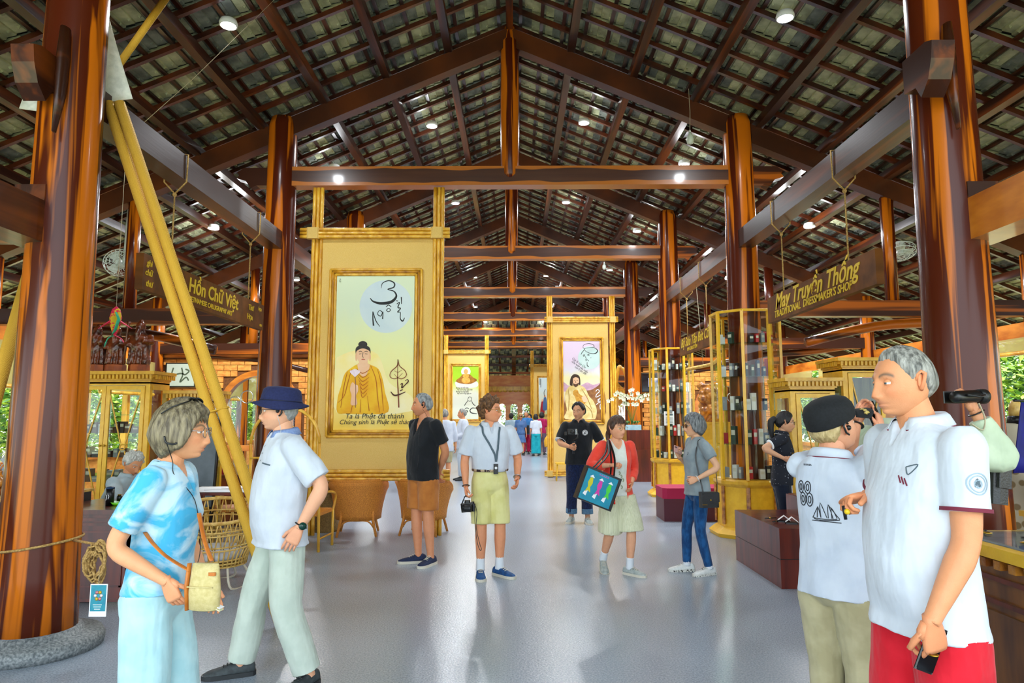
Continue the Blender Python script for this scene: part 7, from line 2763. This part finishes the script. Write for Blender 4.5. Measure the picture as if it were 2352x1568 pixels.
# 10 the person in the black cap
x, y, hd = 1.53, 3.2, 32
PE['cap'] = o = person('person in black peaked cap and white 88 shirt, seen from behind, raising a phone', (x, y), hd, 1.67, .86, .10, 0, hy=-16, hp=-18, hfwd=.03, lean=.0,
    tone='#d99a78', lip='#b06a5c', brow='#a08a60', vox=.007,
    RA=dict(w=lw(x, y, hd, (1.93, 3.5, 1.53)), h=(.2, -.9, -.8), curl=.6, palm=(-.2, 1, 0), fd=(.3, .3, 1)), LA=dict(w=lw(x, y, hd, (1.83, 3.55, 1.57)), h=(0, -.3, -1), curl=.6, palm=(-.2, -1, 0), fd=(.4, -.2, 1)),
    hair=dict(kind='short', T=.016, m=('hair sandy', '#9c8450', '#cdb684'), seed=7),
    top=dict(m=m_wtee, hem=.48, sleeve=.78, sl_w=1.1, vneck=(.05, .05, .5), collar=m_wtee, collar_trim=m_trim_r, slack=.028, flare=.012, wr=.008), bottom=dict(m=m_khaki, slack=.028, wr=.010), shoes=dict(m=m_darkshoe, sole=m_dark))
earpiece(o, -1)
_, p, d = watch(o, 1, m_dark, t=.92)
MH = o['MH']
cb = MB()
cb.rings([[MH @ V((-.006 + r * 1.06 * math.cos(a), r * .92 * math.sin(a), z - (.02 * (1 - math.cos(a)) * .5 if z < .06 else 0))) for a in [2 * PI * j / 32 for j in range(32)]] for r, z in [(.104, .03), (.109, .035), (.112, .06), (.108, .09), (.092, .117), (.06, .134), (.02, .142), (.004, .143)]])
vis = []
for i in range(7):
    row = []
    for j in range(11):
        a = R(-52 + 104 * j / 10)
        rr = lerp(.106, .106 + .085 * math.cos(a * .95), i / 6)
        row.append(MH @ V((-.004 + rr * 1.06 * math.cos(a), rr * .92 * math.sin(a), .04 - .018 * i / 6 - .02 * (1 - math.cos(a * 1.4)) * 1.2)))
    vis.append(row)
cap = cb.build('peaked_cap', mat('black cap cloth', '#0d0f12', '#15181c', (90, 90, 90), rough=.9, bump=.15), None)
cap.matrix_world = loc_of(x, y, hd)
tag(cap, 'black peaked cap with gold braid on its visor', 'cap')
vb = MB().sheet(vis).build('visor', MC['black cap cloth'], cap)
sd = vb.modifiers.new('t', 'SOLIDIFY')
sd.thickness = .005
gb = MB()
for s_ in (1, -1):
    pts = []
    for i in range(9):
        a = R(s_ * (8 + 38 * i / 8))
        rr = .15 + .008 * math.sin(i * 2.4)
        pts.append(MH @ V((-.004 + rr * 1.06 * math.cos(a), rr * .92 * math.sin(a), .036 - .022 * (1 - math.cos(a * 1.4)))))
    gb.tube(pts, [.009, .006, .009, .006, .009, .006, .009, .006, .003], 6, flat=.4)
gb.build('gold_braid', mat('gold braid', '#b89a3c', '#d8c070', (60, 60, 60), rough=.5), cap)
blk = mat('print black', '#23262e', rough=.8)
el = lambda cx_, cy_, rx, ry, n=16: [(cx_ + rx * math.cos(2 * PI * k / n), cy_ + ry * math.sin(2 * PI * k / n)) for k in range(n + 1)]
E88 = []
for cx_ in (-.075, -.037):
    for rx, ry in ((.016, .027), (.007, .014)):
        E88 += [el(cx_ - .004, -.125, rx, ry), el(cx_ + .006, -.178, rx * 1.08, ry * 1.06)]
stick(o, o['shirt'], 'number_print', E88, .005, blk, base='back')
ship = [[(-.06, -.43), (.0, -.44), (.08, -.435), (.15, -.425)], [(-.07, -.42), (-.03, -.428), (.06, -.428), (.13, -.42)], [(-.03, -.42), (-.02, -.34), (.0, -.42)], [(.0, -.42), (.0, -.31), (.05, -.42)],
        [(.06, -.42), (.065, -.32), (.10, -.42)], [(.09, -.42), (.09, -.34), (.13, -.415)], [(-.07, -.425), (-.02, -.34)], [(.065, -.32), (.15, -.42)], [(-.08, -.445), (.16, -.445)]]
ship = [[(.02 + a * .52, .0 + b * .6) for a, b in q_] for q_ in ship]
stick(o, o['shirt'], 'sailing_boat_print', ship, .0035, blk, base='back', n=3)
stick(o, o['shirt'], 'brand_print', [[(-.07 + .008 * k, -.02), (-.066 + .008 * k, -.028)] for k in range(6)], .004, blk, base='back')
# 11 the big man in red
x, y, hd = 1.535, 2.52, 187
PE['big'] = o = person('tall grey-haired man in white polo and red shorts, in profile at the right front', (x, y), hd, 1.85, .98, .055, 0, hy=-2, hp=3, hfwd=.05, lean=-.01,
    tone='#da9468', lip='#b8705e', brow='#6a5a4c', stub=.06, vox=.0065,
    LA=dict(w=A(2140, 1425, 2.27), h=(-1, .1, .1), curl=.7, palm=(.1, -1, .1), fd=(-.2, -.15, -1)), RA=dict(w=A(1992, 1140, 2.66), h=(-.4, -.6, -1), curl=.85, palm=(0, .5, -1), fd=(1, .1, -.1)),
    RL=dict(a=(.04, -.12)), LL=dict(a=(-.06, .12)),
    hair=dict(kind='short', T=.012, m=('hair salt', '#4c4c48', '#a6a49c'), seed=9),
    top=dict(m=m_wpolo, hem=.462, sleeve=.68, sl_w=1.0, vneck=(.1, .03), collar=m_wpolo, collar_trim=m_trim_r, cuff_trim=m_trim_r, slack=.016, flare=.01, wr=.005),
    bottom=dict(kind='shorts', m=m_redsh, end=.9, slack=.02, prof=[(-.02, .098), (.5, .096), (1, .088)]), shoes=dict(m=m_whiteshoe, sole=m_sole))
sh = o['shirt']
a_, e_, w_, _ = o['arms'][1]
cpt = a_.lerp(e_, .40) + V((.015, 0, 0))
bdg = mat('pale blue badge', '#93a6b4', rough=.8)
bd = V((-.1, 1, .05)).normalized()
uu = V((1, .1, 0)).normalized()
vv = V((0, 0, 1))
for rr, wd, mm_ in ((.034, .0035, bdg), (.026, .003, bdg), (.012, .004, bdg)):
    stick(o, sh, 'sleeve_badge', [el(0, 0, rr, rr)], wd, mm_, base=-bd, org=cpt + bd * .3, u=uu, v=vv)
stick(o, sh, 'badge_sail', [[(-.004, -.012), (.002, .014), (.01, -.01)]], .008, m_slate, base=-bd, org=cpt + bd * .3, u=uu, v=vv)
stick(o, sh, 'chest_logo', [[(.09, -.13), (.13, -.12), (.105, -.155), (.09, -.13)]], .004, m_slate)
stick(o, sh, 'chest_stripes', [[(.07 + .012 * k, -.16 - .004 * k), (.085 + .012 * k, -.185 - .004 * k)] for k in range(3)], .005, m_trim_r)
MB().tube([V((0, 0, 0)) + w_ + V((.012 * math.cos(a), .012 * math.sin(a), -.105)) for a in [2 * PI * k / 14 for k in range(14)]], .003, 5, closed=True).build('wedding_ring', m_brass, o['root'])
# 12 the man with the camcorder
x, y, hd = 2.10, 3.66, 22
PE['camc'] = o = person('man in pale mint jacket and sage trousers filming with a raised camcorder', (x, y), hd, 1.82, 1.05, .05, 0, hy=0, hp=-2, hfwd=.03,
    tone='#d0946c', lip='#b06a58', brow='#5a4a3a', vox=.009,
    RA=dict(w=A(2240, 945, 3.42), h=(.9, -.7, -.75), curl=.75, palm=(-.3, 1, .1), fd=(.05, .3, 1)), LA=dict(w=(.26, .1, 1.52), h=(.3, 1, -1)),
    hair=dict(kind='short', T=.014, m=('hair fawn', '#5a4c3a', '#8f8066')),
    top=dict(m=m_mint, hem=.44, sleeve=1.86, slack=.03, flare=.035, collar=m_mint, vneck=(.06, .03), wr=.008, name='jacket'), bottom=dict(m=m_mint2, slack=.02), shoes=dict(m=m_darkshoe, sole=m_dark))
watch(o, -1, m_dark, t=.97)
# 13-14 behind the tall panel
PE['behind'] = person('person in long white shirt and khaki shorts half hidden behind the tall painting frame', (-1.62, 16.45), 100, 1.78, 1.05, .05, 0, vox=.014, tone='#d8966c',
    hair=dict(kind='short', T=.014, m=('hair grey', '#6a6a66', '#a6a59e')), eyes=False,
    top=dict(m=m_wtee, hem=.44, sleeve=1.5, slack=.03), bottom=dict(kind='shorts', m=m_khaki, end=.95, slack=.02), shoes=dict(m=m_darkshoe, sole=m_dark))
PE['whiteman'] = person('grey-haired man all in white standing before the laughing monk painting', (-1.27, 17.6), 196, 1.80, 1.05, .06, 0, vox=.014, tone='#d8966c', eyes=False, hy=-10,
    RA=dict(w=(.22, -.1, 1.1), h=(-.5, -.5, -1)), LA=dict(w=(.22, .12, 1.08), h=(-.5, .5, -1)),
    hair=dict(kind='short', T=.014, m=('hair grey', '#6a6a66', '#a6a59e')),
    top=dict(m=m_wtee, hem=.44, sleeve=1.8, slack=.025), bottom=dict(m=cloth('ice blue linen', '#c4d2e0', '#cfdbe6'), slack=.02), shoes=dict(m=m_darkshoe, sole=m_dark))
# the group far down the hall
fv = .018
m_dress = cloth('mid blue dress', '#41659a', '#5878a8')
PE['f1'] = person('blonde woman in knee-length blue dress and dark glasses far down the hall', (.30, 28.9), 272, 1.74, 1.0, .03, 1, vox=fv, tone='#d8966c', eyes=False, hair=dict(kind='bob', T=.022, m=('hair blond', '#8f7440', '#c9ae74')),
    top=dict(m=m_dress, hem=.50, sleeve=.9, slack=.02, vneck=(.12, .05)), bottom=dict(kind='skirt', m=m_dress, rows=[(.42, 1.15), (.3, 1.35)], slack=.014), shoes=dict(m=m_darkshoe, sole=m_dark))
glasses(PE['f1'], m_dark, m_smoke, th=.004)
PE['f2'] = person('person in pale blue shirt and dark cap, back turned, far down the hall', (-.1, 29.6), 95, 1.72, 1.05, .03, 0, vox=fv, tone='#b8785a', eyes=False, hair=dict(kind='curly', T=.03, m=('hair black', '#0c0b0b', '#1c1a1a')),
    top=dict(m=cloth('sky shirt', '#93aebf', '#a6bdcb'), hem=.46, sleeve=.8, slack=.02), bottom=dict(m=m_jean2, slack=.015), shoes=dict(m=m_darkshoe, sole=m_dark))
PE['f3'] = person('grey-haired man in bright blue shirt and red trousers behind the blue dress', (.55, 29.9), 262, 1.82, 1.1, .05, 0, vox=fv, tone='#d8966c', eyes=False, hair=dict(kind='short', T=.014, m=('hair grey', '#6a6a66', '#a6a59e')),
    top=dict(m=cloth('bright blue shirt', '#2f6cae', '#4080bc'), hem=.46, sleeve=.9, slack=.02), bottom=dict(m=cloth('raspberry cloth', '#b01040', '#be2050'), slack=.015), shoes=dict(m=m_darkshoe, sole=m_dark))
PE['f4'] = person('dark-haired person in white tee and turquoise trousers, back turned, far down the hall', (.92, 28.3), 92, 1.7, 1.05, .03, 1, vox=fv, tone='#c08060', eyes=False, hair=dict(kind='bob', T=.02, m=('hair black', '#0c0b0b', '#1c1a1a')),
    top=dict(m=m_wtee, hem=.52, sleeve=.9, slack=.02), bottom=dict(m=cloth('turquoise cloth', '#0f9aac', '#20a8b8'), slack=.018, prof=[(-.02, .095), (1, .085), (1.95, .085)]), shoes=dict(m=m_darkshoe, sole=m_dark))
PE['f5'] = person('person in magenta top and grey trousers beside the turquoise trousers', (1.2, 29.2), 80, 1.78, 1.0, .03, 1, vox=fv, tone='#b8785a', eyes=False, hair=dict(kind='bob', T=.026, m=('hair black', '#0c0b0b', '#1c1a1a')),
    top=dict(m=cloth('magenta cotton', '#9c1248', '#ac2058'), hem=.5, sleeve=.9, slack=.015), bottom=dict(m=cloth('plum grey', '#5a4a5c', '#6a5a6c'), slack=.015), shoes=dict(m=m_darkshoe, sole=m_dark))
PE['f6'] = person('dark-haired person in a black top standing last in the far group', (.74, 31.5), 250, 1.72, .95, .02, 1, vox=fv, tone='#d8966c', eyes=False, hair=dict(kind='bob', T=.022, m=('hair black', '#0c0b0b', '#1c1a1a')),
    top=dict(m=m_black, hem=.5, sleeve=.9, slack=.015), bottom=dict(m=m_navy, slack=.015), shoes=dict(m=m_darkshoe, sole=m_dark))
# ------------------------------------------------------------------ things held or carried
def hold(o, s, off=.085, k=None):
    """point inside the curled hand s of person o, body frame, with finger direction"""
    a, e, w, A = o['arms'][s]
    fd = V(A['fd']).normalized() if 'fd' in A else (w - e).normalized()
    pn = V(A.get('palm', (.15, -s, 0)))
    pn = (pn - fd * pn.dot(fd)).normalized()
    return w + fd * off * o['K'] + pn * .022, fd, pn


def phone(o, s, label, m_back, long_=None, off=.09, sz=(.075, .009, .15)):
    p, fd, pn = hold(o, s, off)
    lg = V(long_) if long_ is not None else fd.cross(pn)
    lg = (lg - pn * lg.dot(pn)).normalized()
    sd = lg.cross(pn)
    t = thing('phone', label, 'phone', wl(o, p), o['root'].rotation_euler.z)
    rot = M((sd, pn, lg)).transposed()
    MB().box((0, 0, 0), sz, rot, ch=.006).build('case', m_back, t)
    b = MB().box(rot @ V((0, -.0052, 0)), (sz[0] * .9, .001, sz[2] * .92), rot)
    b.build('screen', mat('phone glass', '#0c0e12', rough=.08), t)
    mb = MB()
    for q in (-.014, .012):
        mb.box(rot @ V((sz[0] * .25, .0055, sz[2] * .36 + q)), (.014, .003, .014), rot)
    mb.build('lens_pair', m_dark, t)
    return t


phone(PE['big'], 1, 'dark phone held low in the big man\'s left hand', mat('black phone', '#101214', rough=.25), long_=(.4, .0, -1), off=.1)
phone(PE['grey'], -1, 'pink phone raised in the grey-haired woman\'s hand', mat('pink phone', '#d8a8a0', rough=.3), long_=(1, -.2, .1), off=.1)
phone(PE['cap'], -1, 'dark phone raised by the person in the black cap', mat('black phone', '#101214', rough=.25), long_=(0, -1, 0), off=.1)
# the pen-like thing in the big man's other hand
o = PE['big']
p, fd, pn = hold(o, -1, .09)
t = thing('key_fob', 'small dark and gold trinket in the big man\'s raised hand', 'trinket', wl(o, p + V((.02, .01, -.02))), R(187))
MB().tube([(0, 0, -.03), (.005, 0, .02)], [.006, .008], 8).build('stem', m_dark, t)
MB().sphere((0, .012, .0), .011, 10, 8).build('bead', m_gold, t)
# item held by the saleswoman
o = PE['sales']
p, fd, pn = hold(o, -1, .12)
t = thing('wire_charm', 'small brass wire charm held by the saleswoman', 'ornament', wl(o, p + V((.03, .03, .05))))
b = MB()
for k in range(9):
    a = k * 2.4
    b.tube([(.0, 0, -.04), (.03 * math.cos(a), .03 * math.sin(a), .01), (.045 * math.cos(a), .045 * math.sin(a), .05)], .003, 5)
b.build('wires', m_brass, t)
MB().sphere((0, 0, -.03), .018, 10, 8).build('knot', m_carve, t)
# slr camera hanging from the curly-haired man's hand
o = PE['curly']
p, fd, pn = hold(o, -1, .09)
q = wl(o, p)
t = thing('camera', 'black reflex camera hanging from the curly-haired man\'s hand', 'camera', q + V((-.005, -.03, -.11)), R(10))
MB().box((0, 0, 0), (.135, .06, .085), M.Rotation(R(-8), 3, 'Y'), ch=.012).build('body', m_dark, t)
MB().box((-.005, 0, .052), (.055, .05, .03), ch=.012).build('prism_hump', m_dark, t)
MB().lathe([(.036, 0), (.038, .03), (.036, .07), (.033, .085)], n=20).build('lens_barrel', m_bagblk, t).matrix_local = M.Translation((-.045, -.03, -.005)) @ M.Rotation(R(60), 4, 'Z') @ M.Rotation(R(90), 4, 'X')
MB().lathe([(.03, .084), (.002, .08)], n=20, cap=False).build('front_glass', m_smoke, t).matrix_local = M.Translation((-.045, -.03, -.005)) @ M.Rotation(R(60), 4, 'Z') @ M.Rotation(R(90), 4, 'X')
MB().box((.055, -.03, -.002), (.03, .03, .075), ch=.01).build('grip', m_bagblk, t)
b = MB()
b.tube(spline([(.065, 0, .03), (.09, 0, -.05), (.085, 0, -.2), (.12, -.01, -.36), (.135, -.01, -.40), (.125, -.01, -.42), (.10, 0, -.36), (.075, 0, -.2), (.066, 0, -.02)], 5), .011, 6, flat=.25)
b.tube([(-.06, 0, .03), (-.03, .01, .1), (.0, .02, .12)], .006, 6)
b.build('neck_strap', m_bagblk, t)
# gimbal
o = PE['video']
p, fd, pn = hold(o, -1, .06)
q = wl(o, p)
t = thing('gimbal_camera', 'compact camera on a black handheld gimbal before the videographer', 'camera', q, R(-20))
MB().tube([(0, 0, -.1), (0, 0, .02), (.01, 0, .1)], [.016, .018, .016], 10).build('handle', m_dark, t)
MB().tube([(.01, 0, .1), (.06, 0, .14), (.055, 0, .2)], [.016, .014, .016], 8).build('gimbal_arm', m_dark, t)
MB().box((-.02, -.01, .23), (.13, .06, .08), ch=.01).build('camera_body', m_dark, t)
MB().box((.05, -.012, .23), (.02, .062, .082), ch=.006).build('silver_end', m_steel, t)
MB().lathe([(.028, 0), (.03, .05), (.024, .06)], n=16).build('lens', m_bagblk, t).matrix_local = M.Translation((.0, -.04, .23)) @ M.Rotation(R(90), 4, 'X')
MB().box((-.11, 0, .2), (.05, .05, .05), ch=.01).build('motor', m_dark, t)
# tote bag on the coral woman's forearm
o = PE['coral']
a, e, w, A = o['arms'][-1]
q = wl(o, e.lerp(w, .45))
x = P(1372, 1120, 6.78)
t = thing('tote_bag', 'turquoise and black tote bag printed with three figures in conical hats', 'bag', (x.x, 6.76, x.z), R(14))
rot = M.Rotation(R(-24), 3, 'Y') if False else M.Rotation(R(22), 3, 'Y')
hw, hh, dp = .19, .165, .055
MB().box((0, 0, 0), (2 * hw, dp * 2, 2 * hh), rot, ch=.01).build('bag_body', m_bagblk, t)
tq = mat('turquoise print', '#0c7f9a', '#128ea8', (9, 9, 9), rough=.6)
MB().box(rot @ V((-.012, -dp - .002, -.004)), (2 * hw - .05, .004, 2 * hh - .035), rot).build('printed_face', tq, t)
for k, (col, u) in enumerate((('#c9c020', -.11), ('#d0389c', -.01), ('#48c83c', .09))):
    f = lambda a_, b_, u=u: rot @ V((a_ + u, -dp - .0055, b_))
    mb = MB()
    mb.add([f(-.028, .075), f(.0, .1), (f(.028, .075))], [(0, 1, 2)])
    mb.build('printed_hat', m_white, t)
    mb = MB().add([f(*q_) for q_ in ((-.014, .072), (.014, .072), (.024, .02), (.012, -.02), (.03, -.07), (.0, -.055), (-.026, -.075), (-.012, -.02), (-.026, .02))], [tuple(range(9))])
    mb.build('printed_dress', mat('tote ' + col, col, rough=.6), t)
    MB().add([f(*q_) for q_ in ((-.03, -.07), (.0, -.055), (-.005, -.11), (-.04, -.1))], [(0, 1, 2, 3)]).build('printed_trouser', m_white, t)
mb = MB()
for k in range(5):
    ribbon2(mb, [(-.05 + .022 * k, .118), (-.043 + .022 * k, .132), (-.036 + .022 * k, .118)], .004, fn=lambda a_, b_: rot @ V((a_, -dp - .0055, b_)))
mb.build('printed_words', mat('tote #d0389c', '#d0389c'), t)
l1_ = rot @ V((-.1, 0, hh)), rot @ V((.1, 0, hh))
up_ = q - t.location
iv = M.Rotation(R(-14), 3, 'Z')
up_ = iv @ up_
sh_ = iv @ (wl(o, o['SH'][-1] + V((.07, .03, .06))) - t.location)
for dy in (-.045, .045):
    MB().tube(spline([l1_[0] + V((0, dy, 0)), l1_[0].lerp(sh_, .5) + V((.04, dy - .05, 0)), sh_ + V((0, -.02, 0)), l1_[1].lerp(sh_, .5) + V((.02, dy - .03, 0)), l1_[1] + V((0, dy, 0))], 6), .013, 6, flat=.3).build('handle', m_bagblk, t)
# the grey woman's shoulder bag
o = PE['grey']
x = P(1628, 1147, 6.93)
t = thing('shoulder_bag', 'small black flap bag hanging at the grey-haired woman\'s hip', 'bag', (x.x, 6.93, x.z), R(8))
MB().box((0, 0, 0), (.19, .075, .15), ch=.015).build('bag_body', m_bagblk, t)
MB().box((0, -.036, .025), (.195, .02, .09), ch=.01).build('flap', mat('flap leather', '#131417', rough=.4, bump=.15, sc3=(30, 30, 30)), t)
MB().box((-.06, -.042, -.045), (.05, .006, .006)).build('zip', m_brass, t)
MB().sphere((0, -.048, .0), .008, 8, 6).build('clasp', m_brass, t)
ls = o['root'].matrix_basis
st = strap(o, [o['shirt'], o['bottom']], [(-.02, .10, 1.36), (.04, .135, 1.33), (.08, .15, 1.2), (.07, .17, 1.05), (.05, .205, .9), (.045, .235, .79)], .016, m_bagblk)
st.parent = t
st.matrix_local = M.Rotation(R(-8), 4, 'Z') @ M.Translation(-(t.location)) @ loc_of(o['root'].location.x, o['root'].location.y, 190)
MB().tube(spline([(.09, 0, .06), (.10, .02, .2), (.09, .06, .36), (.06, .12, .5)], 5), .007, 6, flat=.4).build('rear_strap', m_bagblk, t)
# the tie-dye woman's cross-body bag
o = PE['tie']
x = P(468, 1345, 2.72)
t = thing('crossbody_bag', 'cream cross-body bag with tan trim carried by the tie-dye woman', 'bag', x, R(-8))
b = MB()
b.rings([[V((-.055 + w * u[0], d * u[1], z)) for u in [(math.cos(2 * PI * k / 20) * 1.0, math.sin(2 * PI * k / 20)) for k in range(20)]] for z, w, d in ((-.09, .055, .02), (-.085, .062, .03), (-.02, .065, .034), (.06, .058, .024), (.085, .055, .012))])
b.v = [p + V((.06, 0, 0)) for p in b.v]
b.build('bag_body', m_beige, t)
MB().tube([(-.058, -.01, -.09), (-.064, -.012, 0), (-.058, -.008, .085)], .012, 8, flat=.6).build('tan_gusset', m_tan, t)
MB().box((.045, -.02, .05), (.03, .012, .012), ch=.004).build('tan_tab', m_tan, t)
MB().b2((-.05, -.028, .0), (.055, -.034, .004)).build('seam', m_beige, t)
o_ = thing('folded_leaflet', 'pale folded leaflet under the cream cross-body bag', 'leaflet', P(492, 1388, 2.72), R(-8))
MB().box((0, 0, .0), (.07, .03, .003), M.Rotation(R(18), 3, 'Y')).build('sheet', m_white, o_)
MB().box((.004, -.004, -.007), (.065, .028, .003), M.Rotation(R(22), 3, 'Y')).build('second_sheet', mat('cream sheet', '#d8d4a8'), o_)
for pts in (((333, 1222, 2.80), (352, 1248, 2.755), (378, 1274, 2.735), (408, 1294, 2.72), (436, 1310, 2.715)), ((457, 1178, 2.84), (464, 1215, 2.8), (474, 1255, 2.76), (487, 1288, 2.73))):
    q = [M.Rotation(R(8), 3, 'Z') @ (P(*k_) - t.location) for k_ in pts]
    MB().tube(spline(q, 4), .009, 6, flat=.22, up=V((0, 0, 1))).build('strap', m_tan, t)
# camcorder
o = PE['camc']
x = P(2222, 912, 3.40)
t = thing('camcorder', 'black camcorder held up to the eye of the man in the mint jacket', 'camera', x, R(22))
MB().tube([(-.1, 0, 0), (-.08, 0, 0), (.05, 0, .005), (.09, 0, .005)], [.024, .032, .032, .028], 14).build('body', m_dark, t)
MB().tube([(.08, 0, .005), (.12, 0, .005)], [.036, .038], 16).build('lens_hood', m_bagblk, t)
MB().box((-.06, .05, 0), (.085, .008, .06), ch=.003).build('flip_screen', m_dark, t)
MB().tube([(-.06, -.04, .01), (.0, -.062, .0), (.06, -.04, .01)], .013, 6, flat=.4).build('hand_strap', m_bagblk, t)
MB().tube(spline([(.02, -.04, -.03), (.04, -.05, -.1), (.02, -.05, -.16), (-.03, -.03, -.13)], 5), .007, 6, flat=.4).build('wrist_loop', m_string, t)
# black bag at the camcorder man's side
x = P(2288, 1110, 3.45)
t = thing('shoulder_bag', 'small black bag at the back of the man in the mint jacket', 'bag', x, R(22))
MB().box((0, 0, 0), (.1, .08, .2), M.Rotation(R(8), 3, 'Y'), ch=.02).build('bag_body', m_bagblk, t)
MB().box((0, -.042, .03), (.09, .008, .1), M.Rotation(R(8), 3, 'Y'), ch=.01).build('flap', m_bagblk, t)
MB().tube([(0, 0, .1), (-.06, .02, .25)], .01, 6).build('strap', m_bagblk, t)
# black backpack of the man in bright blue far away
x = PE['f3']['root'].location
t = thing('shoulder_bag', 'black bag between the blue dress and the bright blue shirt', 'bag', (x.x + .0, x.y - .3, 1.05))
MB().box((0, 0, 0), (.26, .14, .36), ch=.04).build('bag_body', m_bagblk, t)
MB().tube([(-.08, 0, .18), (-.1, .1, .4)], .02, 6).build('strap', m_bagblk, t)
